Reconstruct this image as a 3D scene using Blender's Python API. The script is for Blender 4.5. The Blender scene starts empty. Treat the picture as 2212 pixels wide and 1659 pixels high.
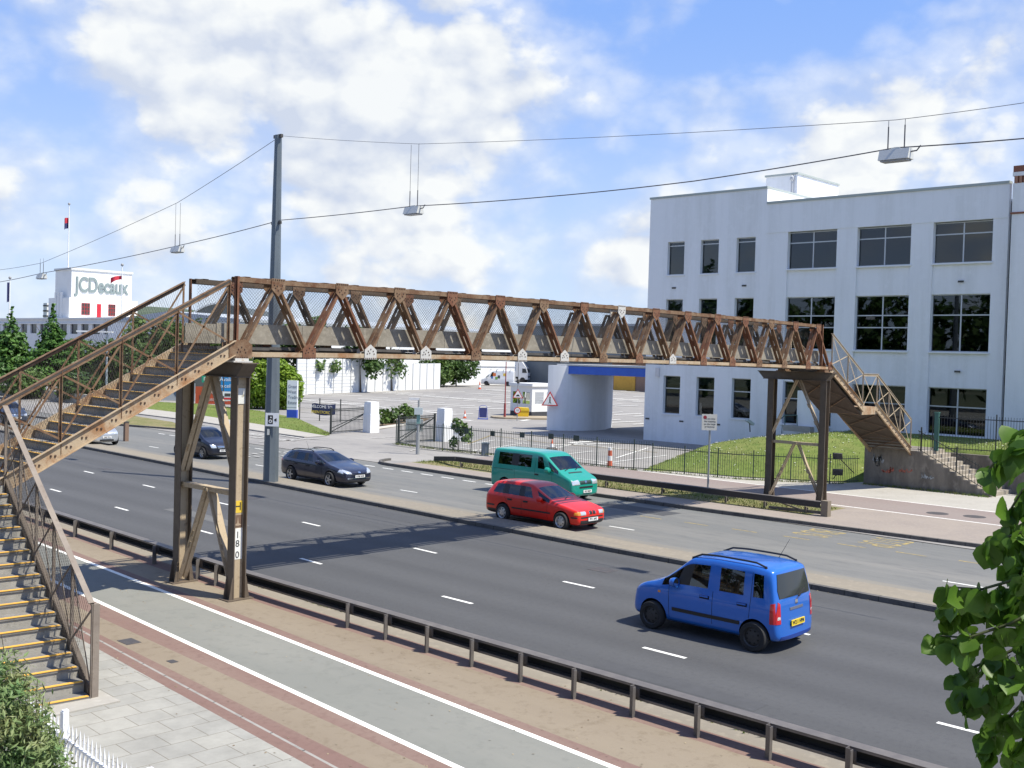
import bpy, bmesh, math, random
from mathutils import Vector, Matrix, Quaternion
from mathutils.bvhtree import BVHTree
R = math.radians
sc = bpy.context.scene
COL = sc.collection
# ------------------------------------------------------------------ camera
CX, CY, FPX, WPX = 1106.0, 829.5, 2341.47, 2212.0
SKY_TINT = (1.15, 1.32, 1.72, 1)
YAW, PIT, ROLL, H = R(43.64), R(1.483), R(1.614), 5.9
cy_, sy_ = math.cos(YAW), math.sin(YAW)
cp_, sp_ = math.cos(PIT), math.sin(PIT)
cr_, sr_ = math.cos(ROLL), math.sin(ROLL)
RT = Vector((sy_, -cy_, 0))
FW = Vector((cp_*cy_, cp_*sy_, -sp_))
UP = Vector((sp_*cy_, sp_*sy_, cp_))
camx = cr_*RT + sr_*UP
camy = -sr_*RT + cr_*UP
cd = bpy.data.cameras.new('camera')
cd.sensor_width = 36.0
cd.lens = 36.0*FPX/WPX
cd.clip_start = 0.1
cd.clip_end = 20000
cam = bpy.data.objects.new('camera', cd)
COL.objects.link(cam)
m = Matrix((camx, camy, -FW)).transposed().to_4x4()
m.translation = Vector((0, 0, H))
cam.matrix_world = m
sc.camera = cam
# ------------------------------------------------------------------ light and sky
SUN_DIR = Vector((0.244, -0.522, 1.0)).normalized()
sd = bpy.data.lights.new('sun', 'SUN')
sd.energy = 5.0
sd.angle = R(0.5)
sd.color = (1.0, 0.945, 0.82)
sun = bpy.data.objects.new('sun', sd)
COL.objects.link(sun)
sun.rotation_euler = SUN_DIR.to_track_quat('Z', 'Y').to_euler()
sc.view_settings.view_transform = 'Standard'
sc.view_settings.look = 'None'
sc.view_settings.exposure = 0.48
sc.view_settings.gamma = 1.0


def ray(x, y):
    a = (x-CX)/FPX
    b = -(y-CY)/FPX
    return (camx*a + camy*b + FW)


def G(x, y, z=0.0):
    r = ray(x, y)
    t = (z-H)/r.z
    return Vector((r.x*t, r.y*t, z))


def AX(x, y, X):
    r = ray(x, y)
    t = X/r.x
    return Vector((X, r.y*t, H+r.z*t))


def AY(x, y, Y):
    r = ray(x, y)
    t = Y/r.y
    return Vector((r.x*t, Y, H+r.z*t))


def AD(x, y, d):
    r = ray(x, y)
    t = d/(r.x*cy_+r.y*sy_)
    return Vector((r.x*t, r.y*t, H+r.z*t))


def zc(x, y):
    d = x*cy_+y*sy_
    t = min(1, max(0, (d-95)/90))
    return 0.02+t*t*(3-2*t)


def GC(x, y, dz=0.0):
    z = .02
    for i in range(30):
        g = G(x, y, z)
        z = zc(g.x, g.y)
    return Vector((g.x, g.y, z+dz))


w = bpy.data.worlds.new('World')
sc.world = w
w.use_nodes = True
nt = w.node_tree
nt.nodes.clear()
N = nt.nodes.new
LK = nt.links.new
out = N('ShaderNodeOutputWorld')
bg = N('ShaderNodeBackground')
bg.inputs[1].default_value = 0.1
LK(bg.outputs[0], out.inputs[0])
sky = N('ShaderNodeTexSky')
sky.sky_type = 'NISHITA'
sky.sun_disc = False
sky.sun_elevation = math.asin(SUN_DIR.z)
sky.sun_rotation = math.atan2(SUN_DIR.x, SUN_DIR.y)
sky.air_density = 1.0
sky.dust_density = 0.25
sky.ozone_density = 2.0
tc = N('ShaderNodeTexCoord')
hs = N('ShaderNodeHueSaturation')
hs.inputs['Saturation'].default_value = 1.0
hs.inputs['Value'].default_value = 1.0
LK(sky.outputs[0], hs.inputs['Color'])


def vmath(op, a, b=None, scale=None):
    n = N('ShaderNodeVectorMath')
    n.operation = op
    for i, v in enumerate((a, b)):
        if v is None:
            continue
        if isinstance(v, (tuple, list, Vector)):
            n.inputs[i].default_value = tuple(v)
        else:
            LK(v, n.inputs[i])
    if scale is not None:
        n.inputs['Scale'].default_value = scale
    return n


def smath(op, a, b=None, c=None, clamp=False):
    n = N('ShaderNodeMath')
    n.operation = op
    n.use_clamp = clamp
    for i, v in enumerate((a, b, c)):
        if v is None:
            continue
        if isinstance(v, (int, float)):
            n.inputs[i].default_value = v
        else:
            LK(v, n.inputs[i])
    return n.outputs[0]


def noise(vec, scale, detail, rough=.55, dist=0.0):
    n = N('ShaderNodeTexNoise')
    n.inputs['Scale'].default_value = scale
    n.inputs['Detail'].default_value = detail
    n.inputs['Roughness'].default_value = rough
    n.inputs['Distortion'].default_value = dist
    LK(vec, n.inputs['Vector'])
    return n.outputs['Fac']


dirv = vmath('NORMALIZE', tc.outputs['Generated'])
st = vmath('MULTIPLY', dirv.outputs[0], (1, 1, 1.45))
st2 = vmath('ADD', st.outputs[0], SUN_DIR*0.028)
# cloud banks, laid out by compass direction: (pixel used only to look the bearing up, radius, strength)
BANKS = [((300, 60), .12, .30), ((560, 120), .14, .34), ((860, 90), .12, .34), ((1120, 110), .09, .34), ((700, 240), .15, .26),
         ((880, 260), .10, .20), ((760, 420), .16, .22), ((1000, 480), .15, .20), ((450, 320), .07, .26), ((265, 360), .035, .30),
         ((20, 440), .07, .34), ((80, 330), .03, .14), ((1480, 190), .035, .22), ((1540, 220), .035, .18), ((1700, 240), .09, .30), ((1900, 230), .09, .34),
         ((2100, 250), .10, .34), ((2120, 30), .06, .34), ((1370, 480), .05, .26), ((1360, 560), .045, .34), ((250, 500), .06, .16),
         ((1420, 10), .04, .20), ((120, 560), .06, .14), ((1050, 240), .05, .26), ((1950, 360), .12, .28), ((560, 520), .10, .14), ((900, 600), .14, .06),
         ((60, 60), .07, .22), ((330, 480), .05, .22), ((470, 300), .035, .22), ((960, 380), .10, .18), ((1130, 560), .08, .14), ((640, 640), .10, .14), ((400, 120), .10, .14), ((1760, 150), .03, .22), ((2150, 130), .03, .2)]
GAPS = [((120, 230), .07, .34), ((1650, 90), .11, .40), ((1850, 60), .08, .38), ((1300, 300), .05, .22), ((1260, 420), .05, .20), ((1330, 380), .05, .24), ((430, 240), .03, .12),
        ((160, 440), .04, .22), ((1540, 110), .07, .3), ((500, 20), .035, .22), ((800, 20), .025, .2), ((1990, 110), .04, .2), ((190, 300), .05, .2), ((1400, 260), .03, .2)]
bias = None
for lst, sgn in ((BANKS, 1), (GAPS, -1)):
    for (px, py), rad, amp in lst:
        d = ray(px, py).normalized()
        df = vmath('SUBTRACT', dirv.outputs[0], d)
        df = vmath('MULTIPLY', df.outputs[0], (1, 1, 1.45))
        ln = vmath('LENGTH', df.outputs[0]).outputs['Value']
        q = smath('DIVIDE', ln, rad)
        q = smath('MULTIPLY', q, q)
        e = smath('POWER', 2.71828, smath('MULTIPLY', q, -1.0))
        e = smath('MULTIPLY', e, amp*sgn*.50)
        bias = e if bias is None else smath('ADD', bias, e)


def density(vec, full=True):
    a = noise(vec, 8.0, 5.0, .52, .0)
    b = noise(vec, 34.0, 6.0 if full else 1.0, .58, .0)
    # rounded billows: inverted cell distance at three sizes
    warp = N('ShaderNodeTexNoise')
    warp.inputs['Scale'].default_value = 16.0
    warp.inputs['Detail'].default_value = 3
    LK(vec, warp.inputs['Vector'])
    wv = vmath('MULTIPLY_ADD', warp.outputs['Color'], (.05, .05, .05))
    LK(vec, wv.inputs[2])
    s = smath('ADD', smath('MULTIPLY', a, .95), smath('MULTIPLY', b, .24))
    for scl, amp_ in ((11.0, .27), (27.0, .20))[:2 if full else 1]:
        vo = N('ShaderNodeTexVoronoi')
        vo.feature = 'F1'
        vo.inputs['Scale'].default_value = scl
        LK(wv.outputs[0], vo.inputs['Vector'])
        s = smath('ADD', s, smath('MULTIPLY', smath('SUBTRACT', .5, vo.outputs['Distance']), amp_))
    s = smath('ADD', s, bias)
    return s


den = density(st.outputs[0])
den2 = density(st2.outputs[0], False)
mr = N('ShaderNodeMapRange')
mr.interpolation_type = 'SMOOTHSTEP'
mr.inputs['From Min'].default_value = .67
mr.inputs['From Max'].default_value = .93
LK(den, mr.inputs['Value'])
thin = N('ShaderNodeMapRange')
thin.interpolation_type = 'SMOOTHSTEP'
thin.inputs['From Min'].default_value = .46
thin.inputs['From Max'].default_value = .86
thin.inputs['To Max'].default_value = .52
LK(den, thin.inputs['Value'])
cover = smath('MAXIMUM', mr.outputs[0], thin.outputs[0])
lit = smath('ADD', smath('MULTIPLY', smath('SUBTRACT', den, den2), 4.2), .62, clamp=True)
core = N('ShaderNodeMapRange')
core.inputs['From Min'].default_value = .80
core.inputs['From Max'].default_value = 1.2
core.inputs['To Min'].default_value = 1.0
core.inputs['To Max'].default_value = .80
LK(den, core.inputs['Value'])
lit2 = smath('MULTIPLY', lit, core.outputs[0])
cc = N('ShaderNodeMix')
cc.data_type = 'RGBA'
LK(lit2, cc.inputs[0])
cc.inputs[6].default_value = (4.6, 5.1, 6.1, 1)
cc.inputs[7].default_value = (7.1, 7.25, 7.2, 1)
mx = N('ShaderNodeMix')
mx.data_type = 'RGBA'
LK(cover, mx.inputs[0])
tn = N('ShaderNodeMix')
tn.data_type = 'RGBA'
tn.blend_type = 'MULTIPLY'
tn.inputs[0].default_value = 1.0
LK(hs.outputs[0], tn.inputs[6])
tn.inputs[7].default_value = SKY_TINT
# the lowest air is paler: blend with height above the horizon
sx = N('ShaderNodeSeparateXYZ')
LK(dirv.outputs[0], sx.inputs[0])
el = N('ShaderNodeMapRange')
el.interpolation_type = 'SMOOTHSTEP'
el.inputs['From Min'].default_value = 0.0
el.inputs['From Max'].default_value = .34
LK(sx.outputs['Z'], el.inputs['Value'])
lowsky = N('ShaderNodeMix')
lowsky.data_type = 'RGBA'
LK(el.outputs[0], lowsky.inputs[0])
lowsky.inputs[6].default_value = (4.5, 5.5, 7.1, 1)
lowsky.inputs[7].default_value = (1.9, 3.35, 6.9, 1)
el2 = N('ShaderNodeMapRange')
el2.inputs['From Min'].default_value = .30
el2.inputs['From Max'].default_value = .62
el2.inputs['To Min'].default_value = .12
el2.inputs['To Max'].default_value = 1.0
LK(sx.outputs['Z'], el2.inputs['Value'])
skm = N('ShaderNodeMix')
skm.data_type = 'RGBA'
LK(el2.outputs[0], skm.inputs[0])
LK(lowsky.outputs[2], skm.inputs[6])
LK(tn.outputs[2], skm.inputs[7])
LK(skm.outputs[2], mx.inputs[6])
LK(cc.outputs[2], mx.inputs[7])
LK(mx.outputs[2], bg.inputs[0])

# ------------------------------------------------------------------ materials
MATS = {}


def mat(name, col, r=.6, metal=0.0, var=(), bump=0.0, bscale=40.0, coord='obj', coat=0.0, spec=.5, alpha=None):
    """var: list of (scale, colour2, lo, hi[, stretch])"""
    if name in MATS:
        return MATS[name]
    mt = bpy.data.materials.new(name)
    mt.use_nodes = True
    t = mt.node_tree
    b = t.nodes['Principled BSDF']
    b.inputs['Roughness'].default_value = r
    b.inputs['Metallic'].default_value = metal
    b.inputs['Specular IOR Level'].default_value = spec
    if coat:
        b.inputs['Coat Weight'].default_value = coat
        b.inputs['Coat Roughness'].default_value = .06
    b.inputs['Base Color'].default_value = (*col, 1)
    vec = None
    if var or bump:
        if coord == 'world':
            vec = t.nodes.new('ShaderNodeNewGeometry').outputs['Position']
        else:
            vec = t.nodes.new('ShaderNodeTexCoord').outputs['Object']
    prev = None
    for i, v in enumerate(var):
        scl, c2, lo, hi = v[:4]
        nz = t.nodes.new('ShaderNodeTexNoise')
        nz.inputs['Scale'].default_value = scl
        nz.inputs['Detail'].default_value = 6
        nz.inputs['Roughness'].default_value = .65
        if len(v) > 4:
            mp = t.nodes.new('ShaderNodeMapping')
            mp.inputs['Scale'].default_value = v[4]
            mp.inputs['Location'].default_value = (i*3.7, i*1.3, i*2.1)
            t.links.new(vec, mp.inputs['Vector'])
            t.links.new(mp.outputs[0], nz.inputs['Vector'])
        else:
            t.links.new(vec, nz.inputs['Vector'])
        rp = t.nodes.new('ShaderNodeMapRange')
        rp.inputs['From Min'].default_value = lo
        rp.inputs['From Max'].default_value = hi
        t.links.new(nz.outputs['Fac'], rp.inputs['Value'])
        mxn = t.nodes.new('ShaderNodeMix')
        mxn.data_type = 'RGBA'
        t.links.new(rp.outputs[0], mxn.inputs[0])
        if prev is None:
            mxn.inputs[6].default_value = (*col, 1)
        else:
            t.links.new(prev, mxn.inputs[6])
        mxn.inputs[7].default_value = (*c2, 1)
        prev = mxn.outputs[2]
    if prev is not None:
        t.links.new(prev, b.inputs['Base Color'])
    if bump:
        nz = t.nodes.new('ShaderNodeTexNoise')
        nz.inputs['Scale'].default_value = bscale
        nz.inputs['Detail'].default_value = 4
        t.links.new(vec, nz.inputs['Vector'])
        bp = t.nodes.new('ShaderNodeBump')
        bp.inputs['Strength'].default_value = bump
        bp.inputs['Distance'].default_value = .02
        t.links.new(nz.outputs['Fac'], bp.inputs['Height'])
        t.links.new(bp.outputs[0], b.inputs['Normal'])
    MATS[name] = mt
    return mt


def leafmat(name, c1, c2, trans=.35, scale=.6, rough=.5):
    mt = bpy.data.materials.new(name)
    mt.use_nodes = True
    t = mt.node_tree
    b = t.nodes['Principled BSDF']
    b.inputs['Roughness'].default_value = rough
    b.inputs['Specular IOR Level'].default_value = .35
    geo = t.nodes.new('ShaderNodeNewGeometry')
    nz = t.nodes.new('ShaderNodeTexNoise')
    nz.inputs['Scale'].default_value = scale
    nz.inputs['Detail'].default_value = 5
    t.links.new(geo.outputs['Position'], nz.inputs['Vector'])
    rp = t.nodes.new('ShaderNodeMapRange')
    rp.inputs['From Min'].default_value = .35
    rp.inputs['From Max'].default_value = .65
    t.links.new(nz.outputs['Fac'], rp.inputs['Value'])
    mxn = t.nodes.new('ShaderNodeMix')
    mxn.data_type = 'RGBA'
    mxn.inputs[6].default_value = (*c1, 1)
    mxn.inputs[7].default_value = (*c2, 1)
    t.links.new(rp.outputs[0], mxn.inputs[0])
    t.links.new(mxn.outputs[2], b.inputs['Base Color'])
    tr = t.nodes.new('ShaderNodeBsdfTranslucent')
    t.links.new(mxn.outputs[2], tr.inputs['Color'])
    ms = t.nodes.new('ShaderNodeMixShader')
    ms.inputs[0].default_value = trans
    t.links.new(b.outputs[0], ms.inputs[1])
    t.links.new(tr.outputs[0], ms.inputs[2])
    t.links.new(ms.outputs[0], t.nodes['Material Output'].inputs['Surface'])
    MATS[name] = mt
    return mt


def glassmat(name, tint=(.25, .3, .32), refl=(.9, .95, 1.0), rough=.02, base_refl=.05):
    mt = bpy.data.materials.new(name)
    mt.use_nodes = True
    t = mt.node_tree
    t.nodes.remove(t.nodes['Principled BSDF'])
    tr = t.nodes.new('ShaderNodeBsdfTransparent')
    tr.inputs[0].default_value = (*tint, 1)
    gl = t.nodes.new('ShaderNodeBsdfGlossy')
    gl.inputs['Color'].default_value = (*refl, 1)
    gl.inputs['Roughness'].default_value = rough
    fr = t.nodes.new('ShaderNodeFresnel')
    fr.inputs[0].default_value = 1.52
    ad = t.nodes.new('ShaderNodeMath')
    ad.operation = 'ADD'
    ad.inputs[1].default_value = base_refl
    ad.use_clamp = True
    t.links.new(fr.outputs[0], ad.inputs[0])
    ms = t.nodes.new('ShaderNodeMixShader')
    t.links.new(ad.outputs[0], ms.inputs[0])
    t.links.new(tr.outputs[0], ms.inputs[1])
    t.links.new(gl.outputs[0], ms.inputs[2])
    t.links.new(ms.outputs[0], t.nodes['Material Output'].inputs['Surface'])
    MATS[name] = mt
    return mt


# ------------------------------------------------------------------ mesh helpers
ORIGIN = {}


class MB:
    def __init__(s):
        s.v = []
        s.f = []
        s.m = []
        s.sm = []

    def add(s, vs, fs, mi=0, smooth=False):
        o = len(s.v)
        s.v += [Vector(p) for p in vs]
        for f in fs:
            s.f.append([i+o for i in f])
            s.m.append(mi)
            s.sm.append(smooth)
        return s

    def box(s, x0, x1, y0, y1, z0, z1, mi=0):
        vs = [(x0, y0, z0), (x1, y0, z0), (x1, y1, z0), (x0, y1, z0), (x0, y0, z1), (x1, y0, z1), (x1, y1, z1), (x0, y1, z1)]
        return s.add(vs, [(0, 3, 2, 1), (4, 5, 6, 7), (0, 1, 5, 4), (1, 2, 6, 5), (2, 3, 7, 6), (3, 0, 4, 7)], mi)

    def obox(s, c, a, b, d, mi=0):
        c, a, b, d = Vector(c), Vector(a), Vector(b), Vector(d)
        vs = [c-a-b-d, c+a-b-d, c+a+b-d, c-a+b-d, c-a-b+d, c+a-b+d, c+a+b+d, c-a+b+d]
        return s.add(vs, [(0, 3, 2, 1), (4, 5, 6, 7), (0, 1, 5, 4), (1, 2, 6, 5), (2, 3, 7, 6), (3, 0, 4, 7)], mi)

    def bar(s, p0, p1, wd, ht, up=(0, 0, 1), mi=0, off=(0, 0)):
        p0, p1 = Vector(p0), Vector(p1)
        ax = (p1-p0)
        L = ax.length
        ax.normalize()
        up = Vector(up)
        side = ax.cross(up)
        if side.length < 1e-4:
            side = ax.cross(Vector((1, 0, 0)))
        side.normalize()
        u = side.cross(ax).normalized()
        c = (p0+p1)/2+side*off[0]+u*off[1]
        return s.obox(c, ax*L/2, side*wd/2, u*ht/2, mi)

    def tube(s, p0, p1, r0, r1=None, n=8, mi=0, caps=True, smooth=True):
        p0, p1 = Vector(p0), Vector(p1)
        if r1 is None:
            r1 = r0
        ax = (p1-p0).normalized()
        a = ax.orthogonal().normalized()
        b = ax.cross(a)
        vs = []
        for p, r in ((p0, r0), (p1, r1)):
            for i in range(n):
                t = 2*math.pi*i/n
                vs.append(p+a*r*math.cos(t)+b*r*math.sin(t))
        fs = [(i, (i+1) % n, n+(i+1) % n, n+i) for i in range(n)]
        s.add(vs, fs, mi, smooth)
        if caps:
            s.add(vs[:n], [tuple(range(n))[::-1]], mi)
            s.add(vs[n:], [tuple(range(n))], mi)
        return s

    def path(s, pts, r, n=6, mi=0):
        pts = [Vector(p) for p in pts]
        rings = []
        a = None
        for i, p in enumerate(pts):
            d = (pts[min(i+1, len(pts)-1)]-pts[max(i-1, 0)]).normalized()
            if a is None:
                a = d.orthogonal().normalized()
            a = (a-d*a.dot(d)).normalized()
            b = d.cross(a)
            rr = r[i] if isinstance(r, (list, tuple)) else r
            rings.append([p+a*rr*math.cos(2*math.pi*k/n)+b*rr*math.sin(2*math.pi*k/n) for k in range(n)])
        vs = [q for rg in rings for q in rg]
        fs = []
        for i in range(len(pts)-1):
            for k in range(n):
                fs.append((i*n+k, i*n+(k+1) % n, (i+1)*n+(k+1) % n, (i+1)*n+k))
        s.add(vs, fs, mi, True)
        s.add(rings[0], [tuple(range(n))[::-1]], mi)
        s.add(rings[-1], [tuple(range(n))], mi)
        return s

    def prism(s, poly, off, mi=0):
        poly = [Vector(p) for p in poly]
        off = Vector(off)
        n = len(poly)
        vs = poly+[p+off for p in poly]
        nrm = Vector((0, 0, 0))
        for i in range(n):
            nrm += (poly[i]-poly[0]).cross(poly[(i+1) % n]-poly[0])
        fl = nrm.dot(off) > 0
        f0 = tuple(range(n))
        f1 = tuple(range(n, 2*n))
        sides = [(i, (i+1) % n, n+(i+1) % n, n+i) for i in range(n)]
        if fl:
            fs = [f0[::-1], f1]+sides
        else:
            fs = [f0, f1[::-1]]+[q[::-1] for q in sides]
        return s.add(vs, fs, mi)

    def lathe(s, c, ax, prof, n=24, mi=0, smooth=True, ref=None):
        """prof: list of (radius, distance along axis)"""
        c, ax = Vector(c), Vector(ax).normalized()
        a = ax.orthogonal().normalized() if ref is None else Vector(ref)
        b = ax.cross(a)
        vs = []
        for r, h in prof:
            for i in range(n):
                t = 2*math.pi*i/n
                vs.append(c+ax*h+a*r*math.cos(t)+b*r*math.sin(t))
        fs = []
        for j in range(len(prof)-1):
            for i in range(n):
                fs.append((j*n+i, j*n+(i+1) % n, (j+1)*n+(i+1) % n, (j+1)*n+i))
        return s.add(vs, fs, mi, smooth)

    def ball(s, c, r, n=10, mi=0, sz=1.0):
        prof = []
        k = max(4, n//2)
        for j in range(k+1):
            t = math.pi*j/k-math.pi/2
            prof.append((max(1e-4, r*math.cos(t)), r*sz*math.sin(t)))
        return s.lathe(c, (0, 0, 1), prof, n, mi)

    def build(s, name, mats, parent=None, at=None, kind=None, sharp=35):
        me = bpy.data.meshes.new(name)
        o0 = Vector((0, 0, 0))
        if at is not None:
            o0 = Vector(at)
        elif parent is not None:
            o0 = ORIGIN.get(parent.name, Vector((0, 0, 0)))
        me.from_pydata([tuple(p-o0) for p in s.v], [], s.f)
        if not isinstance(mats, (list, tuple)):
            mats = [mats]
        for mm in mats:
            me.materials.append(mm)
        me.polygons.foreach_set('material_index', s.m)
        me.polygons.foreach_set('use_smooth', s.sm)
        me.update()
        if any(s.sm):
            try:
                me.set_sharp_from_angle(angle=R(sharp))
            except Exception:
                pass
        o = bpy.data.objects.new(name, me)
        COL.objects.link(o)
        if at is not None:
            o.location = o0
            ORIGIN[o.name] = o0
        if parent is not None:
            o.parent = parent
            ORIGIN[o.name] = o0
        if kind:
            o['kind'] = kind
        return o


def tag(o, label=None, cat=None, group=None):
    if label:
        o['label'] = label
    if cat:
        o['category'] = cat
    if group:
        o['group'] = group
    return o


def thing(name, label, cat, loc=(0, 0, 0), rz=0.0, group=None, world=True):
    """an Empty at the thing's base; world=True means its parts are given in world coordinates"""
    o = bpy.data.objects.new(name, None)
    o.empty_display_size = .2
    COL.objects.link(o)
    o.location = loc
    o.rotation_euler = (0, 0, rz)
    ORIGIN[o.name] = Vector(loc) if world else Vector((0, 0, 0))
    return tag(o, label, cat, group)


def dup_tree(o, parent=None):
    c = o.copy()
    COL.objects.link(c)
    ORIGIN[c.name] = ORIGIN.get(o.name, Vector((0, 0, 0)))
    if parent is not None:
        c.parent = parent
    for ch in list(o.children):
        dup_tree(ch, c)
    return c


def text_mesh(txt, size, depth=.004, align='CENTER', bold=0.0, sx=1.0):
    cu = bpy.data.curves.new('lettering', 'FONT')
    cu.body = txt
    cu.size = size
    cu.extrude = depth
    cu.offset = bold
    cu.align_x = align
    cu.align_y = 'CENTER'
    o = bpy.data.objects.new('lettering', cu)
    COL.objects.link(o)
    dg = bpy.context.evaluated_depsgraph_get()
    me = bpy.data.meshes.new_from_object(o.evaluated_get(dg))
    bpy.data.objects.remove(o)
    vs = [Vector((v.co.x*sx, v.co.y, v.co.z)) for v in me.vertices]
    fs = [tuple(p.vertices) for p in me.polygons]
    bpy.data.meshes.remove(me)
    return vs, fs


def put_text(mb, txt, c, right, up, size, depth=.004, mi=0, align='CENTER', bold=0.0, sx=1.0):
    """flat lettering centred at c; right/up are unit vectors of the sign face"""
    right, up = Vector(right).normalized(), Vector(up).normalized()
    nrm = right.cross(up)
    vs, fs = text_mesh(txt, size, depth, align, bold, sx)
    mb.add([Vector(c)+right*v.x+up*v.y+nrm*v.z for v in vs], fs, mi)


def drift(y):
    return .04*(y-22) if y > 22 else 0.0


def strip(name, x0f, x1f, z, mt, y0=-40, y1=330, step=6, kind='structure', thick=None):
    """a long band of ground following the road"""
    mb = MB()
    ys = [y0+(y1-y0)*i/int((y1-y0)/step) for i in range(int((y1-y0)/step)+1)]
    top = []
    for y in ys:
        top.append((Vector((x0f(y), y, z)), Vector((x1f(y), y, z))))
    vs = [p for q in top for p in q]
    fs = [(2*i, 2*i+1, 2*i+3, 2*i+2) for i in range(len(ys)-1)]
    mb.add(vs, fs)
    if thick:
        dv = Vector((0, 0, -thick))
        n = len(vs)
        mb.add(vs+[p+dv for p in vs], [(2*i, 2*i+2, n+2*i+2, n+2*i) for i in range(len(ys)-1)]+[(2*i+3, 2*i+1, n+2*i+1, n+2*i+3) for i in range(len(ys)-1)] +
               [(0, n, n+1, 1), (n-2, n-1, 2*n-1, 2*n-2)])
    return mb.build(name, mt, kind=kind)


def lin(p, q):
    """x as a straight function of y through two ground points"""
    k = (q[0]-p[0])/(q[1]-p[1])
    return lambda y: p[0]+k*(y-p[1])


def cx(x):
    return lambda y: x+drift(y)


def poly_sheet(name, pts, mt, kind='structure', thick=None):
    mb = MB()
    mb.add(pts, [tuple(range(len(pts)))])
    if mb_area_neg(pts):
        mb.f[0] = mb.f[0][::-1]
    if thick:
        P = [Vector(p) for p in pts]
        n = len(P)
        mb.add(P+[p-Vector((0, 0, thick)) for p in P], [(i, (i+1) % n, n+(i+1) % n, n+i) for i in range(n)])
    return mb.build(name, mt, kind=kind)


def mb_area_neg(pts):
    a = 0
    for i in range(len(pts)):
        p, q = pts[i], pts[(i+1) % len(pts)]
        a += p[0]*q[1]-q[0]*p[1]
    return a < 0
# ------------------------------------------------------------------ ground, roads, paving
asph_near = mat('asphalt_dark', (.072, .073, .076), .82, var=[(.55, (.088, .089, .091), .40, .75, (1, .05, 1)), (9, (.055, .056, .060), .5, .8), (160, (.19, .19, .185), .57, .78)], bump=.25, bscale=220, coord='world', spec=.3)
asph_far = mat('asphalt_pale', (.145, .147, .142), .85, var=[(.6, (.19, .185, .172), .42, .68, (1, .04, 1)), (3.0, (.11, .112, .112), .52, .8, (1, .3, 1)), (120, (.24, .235, .22), .58, .80)], bump=.2, bscale=180, coord='world', spec=.3)
asph_park = mat('asphalt_car_park', (.235, .225, .215), .9, var=[(.12, (.30, .285, .265), .4, .66), (1.1, (.19, .183, .178), .5, .78, (1, .35, 1)), (60, (.34, .33, .31), .6, .82)], bump=.15, bscale=120, coord='world', spec=.25)
path_mat = mat('cycle_path_grey', (.19, .192, .172), .9, var=[(.7, (.222, .22, .195), .4, .7, (1, .25, 1)), (4, (.165, .168, .15), .52, .8), (150, (.30, .31, .30), .6, .82)], bump=.2, bscale=200, coord='world', spec=.25)
tan_mat = mat('buff_surfacing', (.222, .182, .135), .92, var=[(.5, (.258, .216, .16), .4, .7, (1, .2, 1)), (5, (.17, .135, .095), .52, .8), (140, (.42, .37, .28), .6, .82)], bump=.25, bscale=220, coord='world', spec=.2)
red_mat = mat('red_surfacing', (.19, .12, .102), .92, var=[(.8, (.225, .165, .135), .4, .7, (1, .15, 1)), (8, (.15, .095, .082), .5, .8), (140, (.34, .29, .24), .6, .82)], bump=.25, bscale=220, coord='world', spec=.2)
median_mat = mat('median_grit', (.245, .215, .17), .93, var=[(.5, (.20, .182, .155), .4, .65, (1, .12, 1)), (6, (.30, .265, .21), .5, .8), (90, (.20, .17, .13), .6, .85)], bump=.25, bscale=120, coord='world', spec=.2)
kerb_mat = mat('kerb_stone', (.29, .275, .25), .9, var=[(2, (.20, .19, .175), .45, .7), (20, (.36, .345, .31), .55, .8)], coord='world', bump=.2)
kerb_dark = mat('kerb_dirty', (.115, .108, .10), .9, var=[(2.5, (.065, .062, .06), .45, .7), (18, (.19, .175, .155), .55, .8)], coord='world', bump=.2)
foot_mat = mat('footway_pale', (.36, .34, .30), .92, var=[(.8, (.31, .29, .255), .4, .68), (7, (.42, .40, .36), .5, .8)], coord='world', bump=.15)
grass_mat = mat('lawn_grass', (.13, .175, .04), .95, var=[(.28, (.185, .20, .065), .42, .66), (2.4, (.085, .13, .028), .45, .7), (30, (.175, .215, .06), .5, .75)], bump=1.0, bscale=60, coord='world', spec=.15)
verge_mat = mat('verge_grass', (.17, .165, .07), .95, var=[(.7, (.26, .21, .12), .42, .62), (5, (.10, .14, .035), .48, .68), (40, (.22, .20, .10), .5, .78)], bump=1.0, bscale=70, coord='world', spec=.15)
soil_mat = mat('bed_soil', (.16, .115, .075), .95, var=[(3, (.10, .075, .05), .4, .7), (20, (.22, .17, .11), .5, .8)], bump=.8, bscale=40, coord='world', spec=.15)
line_mat = mat('road_paint', (.76, .76, .72), .75, var=[(9, (.50, .49, .46), .44, .72), (45, (.26, .26, .25), .58, .80)], coord='world', spec=.3)
path_line = mat('path_paint', (.80, .79, .72), .75, var=[(6, (.66, .65, .60), .52, .85), (50, (.5, .48, .44), .64, .88)], coord='world', spec=.3)
worn_line = mat('worn_paint', (.52, .51, .48), .8, var=[(5, (.27, .26, .245), .42, .62)], coord='world', spec=.2)
yel_line = mat('yellow_paint', (.40, .30, .10), .8, var=[(7, (.20, .18, .13), .38, .62), (40, (.16, .155, .14), .55, .75)], coord='world', spec=.2)
iron = mat('cast_iron', (.075, .07, .072), .7, .3, var=[(6, (.12, .105, .09), .5, .75)], coord='world')

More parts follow.
